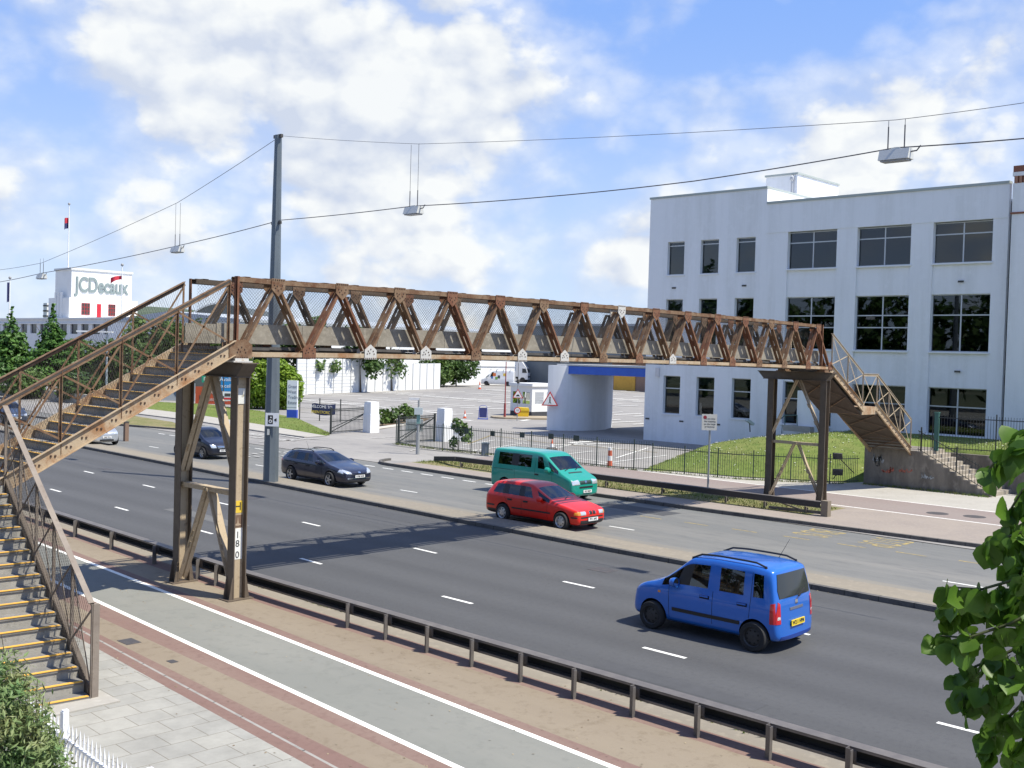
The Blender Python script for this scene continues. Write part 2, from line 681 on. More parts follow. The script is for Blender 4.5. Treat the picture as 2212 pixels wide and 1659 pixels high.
# paving slabs laid in courses
slab = bpy.data.materials.new('paving_slab')
slab.use_nodes = True
t = slab.node_tree
b = t.nodes['Principled BSDF']
b.inputs['Roughness'].default_value = .9
b.inputs['Specular IOR Level'].default_value = .25
geo = t.nodes.new('ShaderNodeNewGeometry')
mp = t.nodes.new('ShaderNodeMapping')
mp.inputs['Rotation'].default_value = (0, 0, R(2.0))
t.links.new(geo.outputs['Position'], mp.inputs['Vector'])
bk = t.nodes.new('ShaderNodeTexBrick')
bk.inputs['Scale'].default_value = 1.0
bk.inputs['Brick Width'].default_value = .60
bk.inputs['Row Height'].default_value = .52
bk.inputs['Mortar Size'].default_value = .0065
bk.inputs['Mortar Smooth'].default_value = .2
bk.inputs['Color1'].default_value = (.325, .315, .28, 1)
bk.inputs['Color2'].default_value = (.29, .284, .258, 1)
bk.inputs['Mortar'].default_value = (.17, .15, .12, 1)
t.links.new(mp.outputs[0], bk.inputs['Vector'])
nz = t.nodes.new('ShaderNodeTexNoise')
nz.inputs['Scale'].default_value = 1.6
nz.inputs['Detail'].default_value = 8
nz.inputs['Roughness'].default_value = .7
t.links.new(geo.outputs['Position'], nz.inputs['Vector'])
rp = t.nodes.new('ShaderNodeMapRange')
rp.inputs['From Min'].default_value = .3
rp.inputs['From Max'].default_value = .7
rp.inputs['To Min'].default_value = .82
rp.inputs['To Max'].default_value = 1.12
t.links.new(nz.outputs['Fac'], rp.inputs['Value'])
ml = t.nodes.new('ShaderNodeMix')
ml.data_type = 'RGBA'
ml.blend_type = 'MULTIPLY'
ml.inputs[0].default_value = 1
t.links.new(bk.outputs['Color'], ml.inputs[6])
t.links.new(rp.outputs[0], ml.inputs[7])
t.links.new(ml.outputs[2], b.inputs['Base Color'])
bp = t.nodes.new('ShaderNodeBump')
bp.inputs['Strength'].default_value = .4
bp.inputs['Distance'].default_value = .01
bp.invert = True
t.links.new(bk.outputs['Fac'], bp.inputs['Height'])
t.links.new(bp.outputs[0], b.inputs['Normal'])

# joints between the kerb stones
for km in (kerb_mat, kerb_dark):
    t = km.node_tree
    b = t.nodes['Principled BSDF']
    src = b.inputs['Base Color'].links[0].from_socket
    gq = t.nodes.new('ShaderNodeNewGeometry')
    sx_ = t.nodes.new('ShaderNodeSeparateXYZ')
    t.links.new(gq.outputs['Position'], sx_.inputs[0])
    m1 = t.nodes.new('ShaderNodeMath')
    m1.operation = 'DIVIDE'
    m1.inputs[1].default_value = .915
    t.links.new(sx_.outputs['Y'], m1.inputs[0])
    m2 = t.nodes.new('ShaderNodeMath')
    m2.operation = 'FRACT'
    t.links.new(m1.outputs[0], m2.inputs[0])
    m3 = t.nodes.new('ShaderNodeMath')
    m3.operation = 'LESS_THAN'
    m3.inputs[1].default_value = .03
    t.links.new(m2.outputs[0], m3.inputs[0])
    mxk = t.nodes.new('ShaderNodeMix')
    mxk.data_type = 'RGBA'
    t.links.new(m3.outputs[0], mxk.inputs[0])
    t.links.new(src, mxk.inputs[6])
    mxk.inputs[7].default_value = (.05, .047, .042, 1)
    t.links.new(mxk.outputs[2], b.inputs['Base Color'])
# wheel tracks worn along each lane of the dark road
t = asph_near.node_tree
b = t.nodes['Principled BSDF']
src = b.inputs['Base Color'].links[0].from_socket
gq = t.nodes.new('ShaderNodeNewGeometry')
wv_ = t.nodes.new('ShaderNodeTexWave')
wv_.wave_type = 'BANDS'
wv_.bands_direction = 'X'
wv_.inputs['Scale'].default_value = .175
wv_.inputs['Distortion'].default_value = 1.2
wv_.inputs['Detail'].default_value = 3
wv_.inputs['Detail Scale'].default_value = .3
mpw = t.nodes.new('ShaderNodeMapping')
mpw.inputs['Scale'].default_value = (1, .12, 1)
t.links.new(gq.outputs['Position'], mpw.inputs['Vector'])
t.links.new(mpw.outputs[0], wv_.inputs['Vector'])
rpw = t.nodes.new('ShaderNodeMapRange')
rpw.inputs['To Min'].default_value = .93
rpw.inputs['To Max'].default_value = 1.06
t.links.new(wv_.outputs['Fac'], rpw.inputs['Value'])
mxw = t.nodes.new('ShaderNodeMix')
mxw.data_type = 'RGBA'
mxw.blend_type = 'MULTIPLY'
mxw.inputs[0].default_value = 1.0
t.links.new(src, mxw.inputs[6])
t.links.new(rpw.outputs[0], mxw.inputs[7])
t.links.new(mxw.outputs[2], b.inputs['Base Color'])
# three paler slabs
blue_slab = mat('pale_blue_slab', (.335, .355, .335), .9, var=[(4, (.37, .39, .365), .4, .7)], coord='world')
for px_, py_ in ():
    g_ = G(px_, py_, .1)
    poly_sheet('pale_slab', [(g_.x-.29, g_.y-.25, .1025), (g_.x+.29, g_.y-.25, .1025), (g_.x+.29, g_.y+.25, .1025), (g_.x-.29, g_.y+.25, .1025)], blue_slab)

gm = MB()
gm.add([(-7000, -7000, -.3), (7000, -7000, -.3), (7000, 7000, -.3), (-7000, 7000, -.3)], [(0, 1, 2, 3)])
gm.build('ground', mat('far_ground', (.13, .14, .07), .95, var=[(.004, (.07, .09, .04), .4, .6), (.03, (.2, .19, .12), .5, .7)], coord='world'), kind='structure')

# road surfaces
strip('road_near_side', cx(14.9), cx(26.3), 0.0, asph_near)
strip('road_far_side', cx(26.3), cx(36.2), 0.0, asph_far)
# raised paving on the near side
ZP = .10


def bend(fn):
    """keep the measured line up to y=30 and follow the road after that"""
    return lambda y: fn(y) if y <= 30 else fn(30)+drift(y)-drift(30)


b0 = bend(lin((9.51, 19.91), (9.01, 12.46)))
b1 = bend(lin((9.78, 20.46), (9.21, 12.02)))
b2 = bend(lin((10.01, 20.96), (9.61, 12.55)))
b3 = bend(lin((10.64, 22.31), (10.28, 13.45)))
b4 = bend(lin((11.22, 23.91), (10.62, 13.87)))
b6 = bend(lin((13.12, 29.39), (12.45, 16.42)))


def sh(fn, d):
    return lambda y: fn(y)+d


strip('pavement_slabs', lambda y: -30, b0, ZP, slab)
strip('red_edging', b0, b1, ZP, red_mat)
strip('grey_channel', b1, sh(b1, .05), ZP, kerb_mat)
strip('red_edging', sh(b1, .05), b2, ZP, red_mat)
strip('buff_path', b2, b3, ZP, tan_mat)
strip('red_edging', b3, b4, ZP, red_mat)
strip('path_line', b4, sh(b4, .12), ZP, path_line)
strip('cycle_path', sh(b4, .12), b6, ZP, path_mat)
strip('path_line', b6, sh(b6, .12), ZP, path_line)
strip('red_edging', sh(b6, .12), sh(b6, .36), ZP, red_mat)
strip('buff_path', sh(b6, .36), cx(13.95), ZP, tan_mat)
strip('red_edging', cx(13.95), cx(14.42), ZP, red_mat)
strip('grit_margin', cx(14.42), cx(14.9), ZP, median_mat)
strip('kerb_near_side', cx(14.9), cx(15.03), ZP+.01, kerb_mat, thick=.12)
# median
strip('kerb_median', cx(26.02), cx(26.2), .13, kerb_dark, thick=.14)
strip('median', cx(26.2), cx(27.5), .11, median_mat, thick=.112)
strip('road_margin', cx(27.5), sh(cx(27.5), .9), .004, mat('gritty_margin', (.20, .185, .155), .92, var=[(1.2, (.15, .145, .135), .4, .65, (1, .1, 1)), (60, (.27, .25, .2), .55, .8)], coord='world'))
# patches of newer and older surfacing, oil and tyre marks as separate thin sheets
patch_d = mat('patch_dark', (.064, .065, .068), .8, var=[(3, (.075, .076, .08), .4, .7), (120, (.13, .13, .13), .58, .8)], coord='world', spec=.3)
patch_l = mat('patch_pale', (.125, .125, .122), .85, var=[(3, (.10, .10, .10), .4, .7), (120, (.19, .19, .18), .58, .8)], coord='world', spec=.3)
for x0_, x1_, y0_, y1_, pm_ in ((15.2, 16.0, 22.5, 26.2, patch_d), (24.6, 25.5, 27, 33.5, patch_d), (19.1, 19.75, 31, 36, patch_l), (16.1, 16.6, 9.5, 13.0, patch_d), (33.6, 34.8, 24.0, 27.5, patch_d), (19.8, 20.6, 5.2, 7.4, patch_d)):
    poly_sheet('road_patch', [(x0_+drift(y0_), y0_, .003), (x1_+drift(y0_), y0_, .003), (x1_+drift(y1_), y1_, .003), (x0_+drift(y1_), y1_, .003)], pm_)
# grit and leaf litter gathered along the kerbs
r_ = random.Random(21)
lit = MB()
for k in range(2600):
    e_ = r_.choice((15.06, 25.98, 27.9, 35.9, 13.3, 11.9, 9.3))
    y_ = r_.uniform(5, 60)
    x_ = e_+drift(y_)+r_.gauss(0, .12 if e_ > 15 else .5)
    z_ = .006 if e_ > 14.9 else .106
    if e_ == 25.98:
        x_ = min(x_, e_+drift(y_))
    if e_ == 15.06:
        x_ = max(x_, e_+drift(y_))
    s_ = r_.uniform(.008, .028)
    a_ = r_.uniform(0, 3.14)
    d1, d2 = Vector((math.cos(a_)*s_, math.sin(a_)*s_, 0)), Vector((-math.sin(a_)*s_*.6, math.cos(a_)*s_*.6, .004))
    c_ = Vector((x_, y_, z_))
    lit.add([c_-d1, c_+d2, c_+d1, c_-d2], [(0, 1, 2, 3)])
lit.build('leaf_litter', mat('litter_tan', (.34, .28, .18), .9, var=[(3, (.14, .10, .06), .4, .6)], coord='world'), kind='stuff')
# drains and dark patches of the near road
for nm, (px, py), sx, sy in (('road_drain', (1302, 1231), .55, .35), ('road_drain', (541, 1076), .5, .35), ('road_drain', (228, 1013), .4, .4)):
    g = G(px, py)
    mb = MB().box(g.x-sx/2, g.x+sx/2, g.y-sy, g.y+sy, -.05, .005)
    mb.build(nm, iron, kind='structure')

# lane dashes
i = 0
for x, y0 in ((17.95, 12.66), (21.6, 18.0)):
    mb = MB()
    for k in range(-4, 30):
        yy = y0+6.07*k-.52
        if yy > 150:
            break
        mb.add([(x-.055+drift(yy), yy, .004), (x+.055+drift(yy), yy, .004), (x+.055+drift(yy+1.05), yy+1.05, .004), (x-.055+drift(yy+1.05), yy+1.05, .004)], [(0, 1, 2, 3)])
    mb.build('lane_dashes', line_mat, kind='structure')
mb = MB()
for k in range(-5, 30):
    yy = 22.6+5.9*k
    for x in (30.0,):
        x = x+drift(yy)*.9
        mb.add([(x-.05, yy, .004), (x+.05, yy, .004), (x+.05, yy+1.1, .004), (x-.05, yy+1.1, .004)], [(0, 1, 2, 3)])
mb.build('lane_dashes', line_mat, kind='structure')
mb = MB()
for k in range(0, 22):
    yy = 34.2+1.55*k
    x = 35.2+drift(yy)-drift(35)
    mb.add([(x-.06, yy, .004), (x+.06, yy, .004), (x+.06, yy+.85, .004), (x-.06, yy+.85, .004)], [(0, 1, 2, 3)])
mb.build('edge_dashes', line_mat, kind='structure')
mb = MB()
for k in range(-6, 2):
    yy = 21.6+1.95*k
    x = 33.05+.055*(21.6-yy)
    mb.add([(x-.05, yy, .004), (x+.05, yy, .004), (x+.05, yy+1.0, .004), (x-.05, yy+1.0, .004)], [(0, 1, 2, 3)])
mb.build('bus_lane_dashes', yel_line, kind='structure')
mb = MB()
put_text(mb, 'BUS', (34.9, 18.3, .004), (-1, 0, 0), (0, -1, 0), 1.9, 0.0005, sx=.52)
put_text(mb, 'STOP', (34.9, 15.9, .004), (-1, 0, 0), (0, -1, 0), 1.9, 0.0005, sx=.42)
mb.build('road_lettering', yel_line, kind='structure')

# ---- far side
# forecourt and car park, rising slightly at the back
mb = MB()
xs = [36.0+6*i for i in range(45)]
ys = [-60+6*i for i in range(66)]
vs = []
for y in ys:
    for k, x in enumerate(xs):
        xx = x+(drift(y) if k == 0 else 0)
        vs.append((xx, y, zc(xx, y)))
fs = []
nx = len(xs)
for j in range(len(ys)-1):
    for k in range(nx-1):
        fs.append((j*nx+k, j*nx+k+1, (j+1)*nx+k+1, (j+1)*nx+k))
mb.add(vs, fs, 0, True)
mb.build('car_park', asph_park, kind='structure')


def farx(y):
    if y > 35:
        return 35.95+drift(y)-drift(33)
    if y < 22:
        return 35.95+.055*(22-y)
    return 35.95


YJ = 43.4      # the junction mouth opens here
strip('kerb_far_side', farx, sh(farx, .16), .14, kerb_dark, y0=-40, y1=YJ, thick=.15)
kb = MB()
pts = []
for i in range(10):
    a = i/9*R(80)
    pts.append(Vector((farx(YJ)+.08+2.1*(1-math.cos(a)), YJ+2.1*math.sin(a), .0)))
for i in range(9):
    kb.bar(pts[i], pts[i+1]+(pts[i+1]-pts[i])*.08, .16, .13, off=(0, .075))
kb.build('kerb_corner', kerb_dark, kind='structure')
strip('verge_paving', sh(farx, .16), lambda y: 37.9, .12, mat('verge_paving', (.27, .23, .195), .93, var=[(.6, (.235, .20, .175), .4, .65), (8, (.32, .28, .235), .5, .8)], coord='world', bump=.2), y0=-40, y1=YJ)
strip('grass_verge', lambda y: 37.9, lambda y: 41.1, .12, verge_mat, y0=20.3, y1=YJ)
strip('verge_paving', lambda y: 37.9, lambda y: 41.6, .12, MATS['verge_paving'], y0=-40, y1=20.3)
strip('verge_edge', lambda y: 41.1, lambda y: 41.6, .12, MATS['verge_paving'], y0=20.3, y1=YJ)
strip('path_line', lambda y: 41.6, lambda y: 41.72, .12, line_mat, y0=-40, y1=YJ)
strip('far_cycle_path', lambda y: 41.72, lambda y: 45.3, .12, mat('far_cycle_path', (.225, .188, .17), .93, var=[(.5, (.21, .165, .15), .4, .65, (1, .2, 1)), (8, (.29, .235, .205), .5, .8)], coord='world', bump=.2), y0=-40, y1=YJ)
strip('path_line', lambda y: 45.3, lambda y: 45.42, .12, line_mat, y0=-40, y1=34)
fx = lambda y: max(45.5, 45.5+(.33*(34-y) if y < 34 else 0))
strip('far_footway', lambda y: 45.42, lambda y: 52.5 if y < 26 else max(45.5, 45.5+(34-y)*.85), .12, foot_mat, y0=-40, y1=34)
# service road, footway and lawn left of the gate
P = lambda *q: [GC(*a, dz=.012) for a in q]


def gsheet(name, pix, mt, dz):
    return poly_sheet(name, [GC(*q, dz=dz) for q in pix], mt)


gsheet('lawn', [(150, 858), (292, 866), (450, 874), (560, 888), (640, 903), (712, 936), (705, 942), (560, 917), (430, 897), (288, 880), (150, 869)], grass_mat, .03)
gsheet('footway', [(150, 869), (288, 880), (430, 897), (560, 917), (705, 942), (660, 945.5), (560, 932), (430, 911), (288, 893.5), (150, 878)], foot_mat, .024)
gsheet('grass_island', [(120, 895), (210, 893), (290, 899), (372, 912), (405, 926), (392, 928.5), (240, 917), (110, 905)], verge_mat, .028)
kb = MB()
q = [GC(*a) for a in ((60, 899), (110, 906), (240, 917.5), (392, 929.5), (408, 927))]
for i in range(len(q)-1):
    kb.bar(q[i], q[i+1], .18, .13, off=(0, .05))
kb.build('kerb_island', kerb_dark, kind='structure')
kb = MB()
q = [GC(*a) for a in ((150, 878.5), (288, 894), (430, 911.5), (560, 932.5), (660, 946))]
for i in range(len(q)-1):
    kb.bar(q[i], q[i+1], .2, .1, off=(0, .03))
kb.build('kerb_service_road', kerb_mat, kind='structure')
mb = MB()


def gline(mb, a, b, wd, dz=.03, z=None):
    A, B = (GC(*a, dz=dz), GC(*b, dz=dz)) if z is None else (G(*a, z), G(*b, z))
    d = (B-A)
    s = Vector((-d.y, d.x, 0)).normalized()*wd/2
    mb.add([A-s, B-s, B+s, A+s], [(0, 1, 2, 3)])


for a, b in (((532, 938), (600, 948)), ((540, 945), (640, 953)), ((560, 955), (690, 948)), ((480, 930), (570, 941)), ((600, 940), (660, 949))):
    gline(mb, a, b, .3)
for k in range(11):
    a = (528+k*17.2, 981.5-k*1.2)
    gline(mb, a, (a[0]+10, a[1]+1.2), .18)
for k in range(8):
    gline(mb, (528+k*20, 986-k*.2), (528+k*20+13, 988-k*.2), .15)
mb.build('junction_markings', worn_line, kind='structure')
mb = MB()
gline(mb, (800, 948), (925, 939), .14)
gline(mb, (886, 975), (905, 969), .14)
gline(mb, (905, 969), (1000, 978), .14)
gline(mb, (960, 973), (1050, 984), .14)
mb.build('gate_markings', worn_line, kind='structure')
gsheet('planting_bed', [(808, 921), (852, 908), (890, 903), (930, 905), (905, 914), (818, 928)], soil_mat, .03)
kb = MB()
q = [GC(*a) for a in ((812, 928), (905, 914.5))]
kb.bar(q[0], q[1], .15, .15, off=(0, .1))
kb.build('kerb_bed', mat('white_kerb', (.62, .6, .55), .8), kind='structure')

# parking bay lines : the rows run along the road (world Y), bays 2.5 m
mb = MB()
rnd = random.Random(5)


def pline(mb, p, q, wd, dz=.012):
    n = max(1, int((Vector(q)-Vector(p)).length/5))
    for i in range(n):
        a = Vector(p).lerp(Vector(q), i/n)
        c = Vector(p).lerp(Vector(q), (i+1)/n)
        d = c-a
        s = Vector((-d.y, d.x, 0)).normalized()*wd/2
        mb.add([(v.x, v.y, zc(v.x, v.y)+dz+.07) for v in (a-s, c-s, c+s, a+s)], [(0, 1, 2, 3)])


for rx in (72, 82, 92, 102, 112, 122, 132):
    for k in range(26):
        yy = 76+2.5*k
        if yy > 112 or yy*.1+rx < 0:
            continue
        if rx > 100 and yy < 60:
            continue
        if rnd.random() < .12:
            continue
        pline(mb, (rx-2.3, yy, 0), (rx+2.3, yy, 0), .24)
for rx in (72, 92, 112):
    pline(mb, (rx, 76, 0), (rx, 112, 0), .22)
for rx in (80, 90, 100, 110, 120):
    for k in range(12):
        yy = 44+2.5*k
        pline(mb, (rx-2.3, yy, 0), (rx+2.3, yy, 0), .24)
mb.build('parking_lines', line_mat, kind='structure')
mb = MB()
# bays just behind the railings
for a, b in (((1000, 962), (1070, 951)), ((1020, 975), (1135, 957)), ((1070, 951), (1215, 968)), ((1180, 972), (1250, 958)), ((1250, 958), (1395, 978)), ((1130, 992), (1280, 975)), ((1290, 1003), (1440, 984)),
             ((1110, 948), (1140, 953)), ((1330, 990), (1400, 968)), ((1240, 990), (1340, 1003)), ((980, 965), (1040, 974))):
    gline(mb, a, b, .13, dz=.02)
gline(mb, (1190, 962), (1330, 958), .35, dz=.02)
gline(mb, (1230, 957), (1290, 953), .5, dz=.02)
mb.build('bay_lines', line_mat, kind='structure')
mb = MB()
gline(mb, (1060, 941), (1180, 957), .12, dz=.024)
gline(mb, (1180, 957), (1420, 978), .12, dz=.024)
gline(mb, (1010, 960), (1060, 941), .12, dz=.024)
mb.build('yellow_bay_lines', yel_line, kind='structure')
mb = MB()
gline(mb, (992, 907), (1020, 909), .5, dz=.02)
gline(mb, (1126, 909), (1143, 907), .5, dz=.02)
mb.build('give_way_bars', line_mat, kind='structure')

# kerbed island of the gate hut
mb = MB()
top = []
for i in range(24):
    a = 2*math.pi*i/24
    c = Vector((76.6, 68.6, 0))
    e1 = Vector((.83, -.56, 0))
    e2 = Vector((.56, .83, 0))
    ca, sa = math.cos(a), math.sin(a)
    p = c+e1*5.2*math.copysign(abs(ca)**.6, ca)+e2*1.9*math.copysign(abs(sa)**.6, sa)
    top.append(Vector((p.x, p.y, .03)))
mb.prism(top, (0, 0, .15))
mb.build('hut_island', mat('island_kerb', (.33, .27, .19), .9, var=[(1, (.26, .22, .16), .4, .7)], coord='world'), kind='structure')

# grass mound in front of the long white building
mb = MB()
nxm, nym = 60, 100
vs = []


def mound_h(x, y):
    # toe line follows the railings
    fy = [(8, 53.3), (21.4, 53.3), (21.6, 53.4), (24.3, 53.2), (24.8, 49.2), (29, 47.2), (34.6, 46.4), (37, 52), (40, 58), (44, 64)]
    tx = fy[-1][1]
    for (ya, xa), (yb, xb) in zip(fy, fy[1:]):
        if ya <= y <= yb:
            tx = xa+(xb-xa)*(y-ya)/(yb-ya)
            break
    if y < 8:
        tx = 53.3
    d = max(0, x-tx)
    if d <= 0:
        return 0.0
    s = min(1, d/7.5)
    hh = 1.75*(s*s*(3-2*s)) if y > 21 else 1.95*min(1, .8+d/3)
    if y > 30:
        e = max(0, min(1, (41-y)/11))
        hh *= e*e*(3-2*e)
    return hh


for j in range(nym+1):
    y = -30+75*j/nym
    for i in range(nxm+1):
        x = 46+18.36*i/nxm
        hh = mound_h(x, y)
        inside = hh > .004
        vs.append((x, y, .126+hh if inside else -.12))
fs = []
for j in range(nym):
    for i in range(nxm):
        a = j*(nxm+1)+i
        fs.append((a, a+1, a+nxm+2, a+nxm+1))
mb.add(vs, fs, 0, True)
mb.build('grass_mound', grass_mat, kind='structure', sharp=80)
# daisies
mb = MB()
rnd = random.Random(11)
for k in range(900):
    y = rnd.uniform(5, 40)
    x = rnd.uniform(47, 64)
    hh = mound_h(x, y)
    if hh < .2:
        continue
    s = rnd.uniform(.015, .04)
    z = .126+hh+.035
    mb.add([(x-s, y-s, z), (x+s, y-s, z), (x+s, y+s, z+.01), (x-s, y+s, z+.01)], [(0, 1, 2, 3)])
mb.build('daisies', mat('daisy_white', (.8, .8, .74), .8), kind='stuff')


def tufts(name, area, n, h, mt, seed, label=None):
    rnd = random.Random(seed)
    mb = MB()
    for k in range(n):
        x, y, z = area(rnd)
        if z is None:
            continue
        a = rnd.uniform(0, 6.283)
        hh = h*rnd.uniform(.4, 1.3)
        wv = Vector((math.cos(a), math.sin(a), 0))*.018
        ln = Vector((rnd.gauss(0, .35), rnd.gauss(0, .35), 1))*hh
        p = Vector((x, y, z))
        mb.add([p-wv, p+wv, p+ln], [(0, 1, 2)])
    return mb.build(name, mt, kind='stuff')


tuft_a = leafmat('grass_blades', (.13, .20, .04), (.22, .21, .08), .3, 1.2, .8)


def verge_area(r):
    x = r.uniform(37.95, 41.05)
    y = r.uniform(20.4, 43.3)
    if abs(x-39.4) > 1.0+.5*math.sin(y*.9) and r.random() < .7:
        return x, y, None
    return x, y, .12


tufts('verge_grass_blades', verge_area, 5500, .12, tuft_a, 3)


def mound_area(r):
    y = r.uniform(4, 40)
    x = r.uniform(46.3, 64)
    hh = mound_h(x, y)
    return x, y, (.12+hh if hh > .01 else None)


tufts('mound_grass_blades', mound_area, 16000, .09, tuft_a, 4)


def lawn_area(r):
    px = r.uniform(150, 712)
    e = [(150, 858, 869), (292, 866, 880), (450, 874, 899), (560, 888, 917), (640, 903, 931), (712, 936, 942)]
    for a, c in zip(e, e[1:]):
        if a[0] <= px <= c[0]:
            s = (px-a[0])/(c[0]-a[0])
            lo, hi = a[1]+(c[1]-a[1])*s, a[2]+(c[2]-a[2])*s
            g = GC(px, r.uniform(lo, hi))
            return g.x, g.y, g.z+.02


def weed_area(r):
    k = r.random()
    if k < .55:
        f_ = [(44.75, 52.7), (44.5, 48.8), (44.9, 44.0), (45.35, 35.4), (46.5, 28.85), (47.7, 26.8), (49.5, 24.6)]
        i_ = r.randrange(6)
        u_ = r.random()
        return f_[i_][0]+(f_[i_+1][0]-f_[i_][0])*u_+r.gauss(0, .10)-.1, f_[i_][1]+(f_[i_+1][1]-f_[i_][1])*u_, .10
    if k < .85:
        y_ = r.uniform(4, 45)
        if math.sin(y_*2.3)+math.sin(y_*.71) < .5:
            return 0, 0, None
        return 15.0+drift(y_)-.14+r.gauss(0, .03), y_, .10
    return 50.3-abs(r.gauss(0, .12)), r.uniform(18, 24), .12


tufts('kerb_weeds', weed_area, 3600, .13, tuft_a, 8)
tufts('lawn_grass_blades', lawn_area, 5000, .1, tuft_a, 6)

# far hills, beyond the roofs on the left
mb = MB()
vs, fs = [], []
for k in range(80):
    th = R(48+k*.75)
    for j, (d, hf) in enumerate(((700, 0), (900, .75), (1150, 1.0), (1500, .9))):
        px = d*math.cos(th)
        py = d*math.sin(th)
        hz = 20+25*math.exp(-((48+k*.75-61.5)/6.0)**2)+1.5*math.sin(k*.73+1)+.8*math.sin(k*1.7)
        vs.append((px, py, -1+hz*hf))
for k in range(79):
    for j in range(3):
        a = k*4+j
        fs.append((a, a+4, a+5, a+1))
mb.add(vs, fs, 0, True)
hill_mat = mat('wooded_hill', (.07, .10, .055), .95, var=[(.02, (.05, .075, .045), .4, .6), (.09, (.11, .13, .08), .5, .7)], coord='world', bump=1.0, bscale=.08)
mb.build('hills', hill_mat, kind='structure', sharp=80)
# ------------------------------------------------------------------ the iron footbridge
rust = mat('rusty_iron', (.165, .095, .053), .82, var=[(1.7, (.235, .16, .10), .38, .60), (5, (.125, .058, .03), .47, .68), (16, (.30, .215, .145), .58, .78), (45, (.07, .04, .026), .55, .80)], coord='world', bump=.35, bscale=60, spec=.3)
rust2 = mat('rusty_red_iron', (.165, .07, .04), .85, var=[(4, (.235, .13, .075), .42, .66), (20, (.12, .06, .04), .52, .75), (50, (.31, .22, .16), .62, .85)], coord='world', bump=.35, bscale=60, spec=.3)
primer = mat('pale_primer', (.50, .49, .46), .75, var=[(7, (.40, .30, .21), .56, .74), (30, (.58, .58, .56), .5, .8)], coord='world', spec=.3)
paint_tan = mat('tan_paint_iron', (.40, .32, .215), .7, var=[(1.4, (.46, .37, .26), .42, .68, (1, 1, .4)), (8, (.22, .16, .11), .55, .76), (30, (.17, .10, .06), .66, .82)], coord='world', bump=.2, spec=.35)
paint_shade_dark = mat('brown_paint_shade_iron', (.11, .086, .064), .6, var=[(1.4, (.14, .11, .083), .42, .68), (9, (.085, .065, .05), .52, .76)], coord='world', bump=.2, spec=.4)  # brown paint; on the leg flanges the dark colour stands for shade
cream = mat('peeling_cream_iron', (.40, .31, .205), .78, var=[(1.1, (.29, .15, .07), .46, .62), (4, (.46, .37, .26), .46, .72), (18, (.20, .09, .04), .58, .76)], coord='world', bump=.25, spec=.3)
conc = mat('weathered_board', (.27, .245, .20), .93, var=[(1.2, (.20, .18, .145), .42, .64, (1, 1, 2)), (9, (.36, .33, .275), .5, .75), (50, (.16, .15, .125), .6, .8)], coord='world', bump=.3)
dirty_steel = mat('dirty_steel', (.07, .066, .062), .75, var=[(3, (.11, .10, .09), .45, .7), (20, (.045, .042, .04), .5, .75)], coord='world')
wire_mat = mat('mesh_wire', (.05, .045, .042), .8)
riv_mat = mat('rivet_iron', (.085, .05, .035), .8)
nosing = mat('yellow_nosing', (.72, .40, .06), .7, var=[(5, (.60, .36, .10), .45, .7), (40, (.35, .25, .14), .6, .82)], coord='world')
tread_mat = mat('tread_grey', (.16, .155, .145), .88, var=[(3, (.21, .20, .19), .42, .66), (25, (.11, .105, .10), .52, .75)], coord='world', bump=.2)
riser_mat = mat('riser_board', (.30, .285, .25), .9, var=[(2, (.36, .34, .30), .42, .66, (3, 1, 1)), (14, (.20, .185, .16), .54, .74)], coord='world', bump=.2)

rust_far = mat('dark_far_iron', (.085, .066, .048), .85, var=[(3, (.14, .09, .055), .45, .66), (12, (.055, .048, .038), .5, .72), (40, (.20, .15, .10), .62, .8)], coord='world', bump=.3, bscale=60, spec=.3)  # far truss iron, coloured darker than the near truss
rail_dark = mat('dark_handrail', (.055, .048, .042), .55, var=[(6, (.09, .075, .06), .5, .75)], coord='world')
stair_grey = mat('grey_brown_iron', (.20, .165, .135), .65, var=[(2, (.25, .21, .17), .42, .68), (10, (.15, .115, .085), .54, .76)], coord='world', bump=.2)
YB = 21.75
YI = 23.85
XB0, XPIT = 13.74, 1.891
XT0, XTP = 14.70, 1.877


def camber(x):
    u = (x-13.7)/28.4
    return .085*4*u*(1-u)


ZBOT, ZTOP = 5.78, 7.43
bridge = thing('footbridge', 'rusty riveted iron truss footbridge with mesh sides and stairs crossing the whole road', 'footbridge', (13.75, 22.9, .1))
bots = [Vector((XB0+XPIT*i, 0, ZBOT+camber(XB0+XPIT*i))) for i in range(16)]
tops = [Vector((XT0+XTP*i, 0, ZTOP+camber(XT0+XTP*i))) for i in range(15)]
xend0, xend1 = 13.62, 41.2


def at_y(p, y):
    return Vector((p.x, y, p.z))


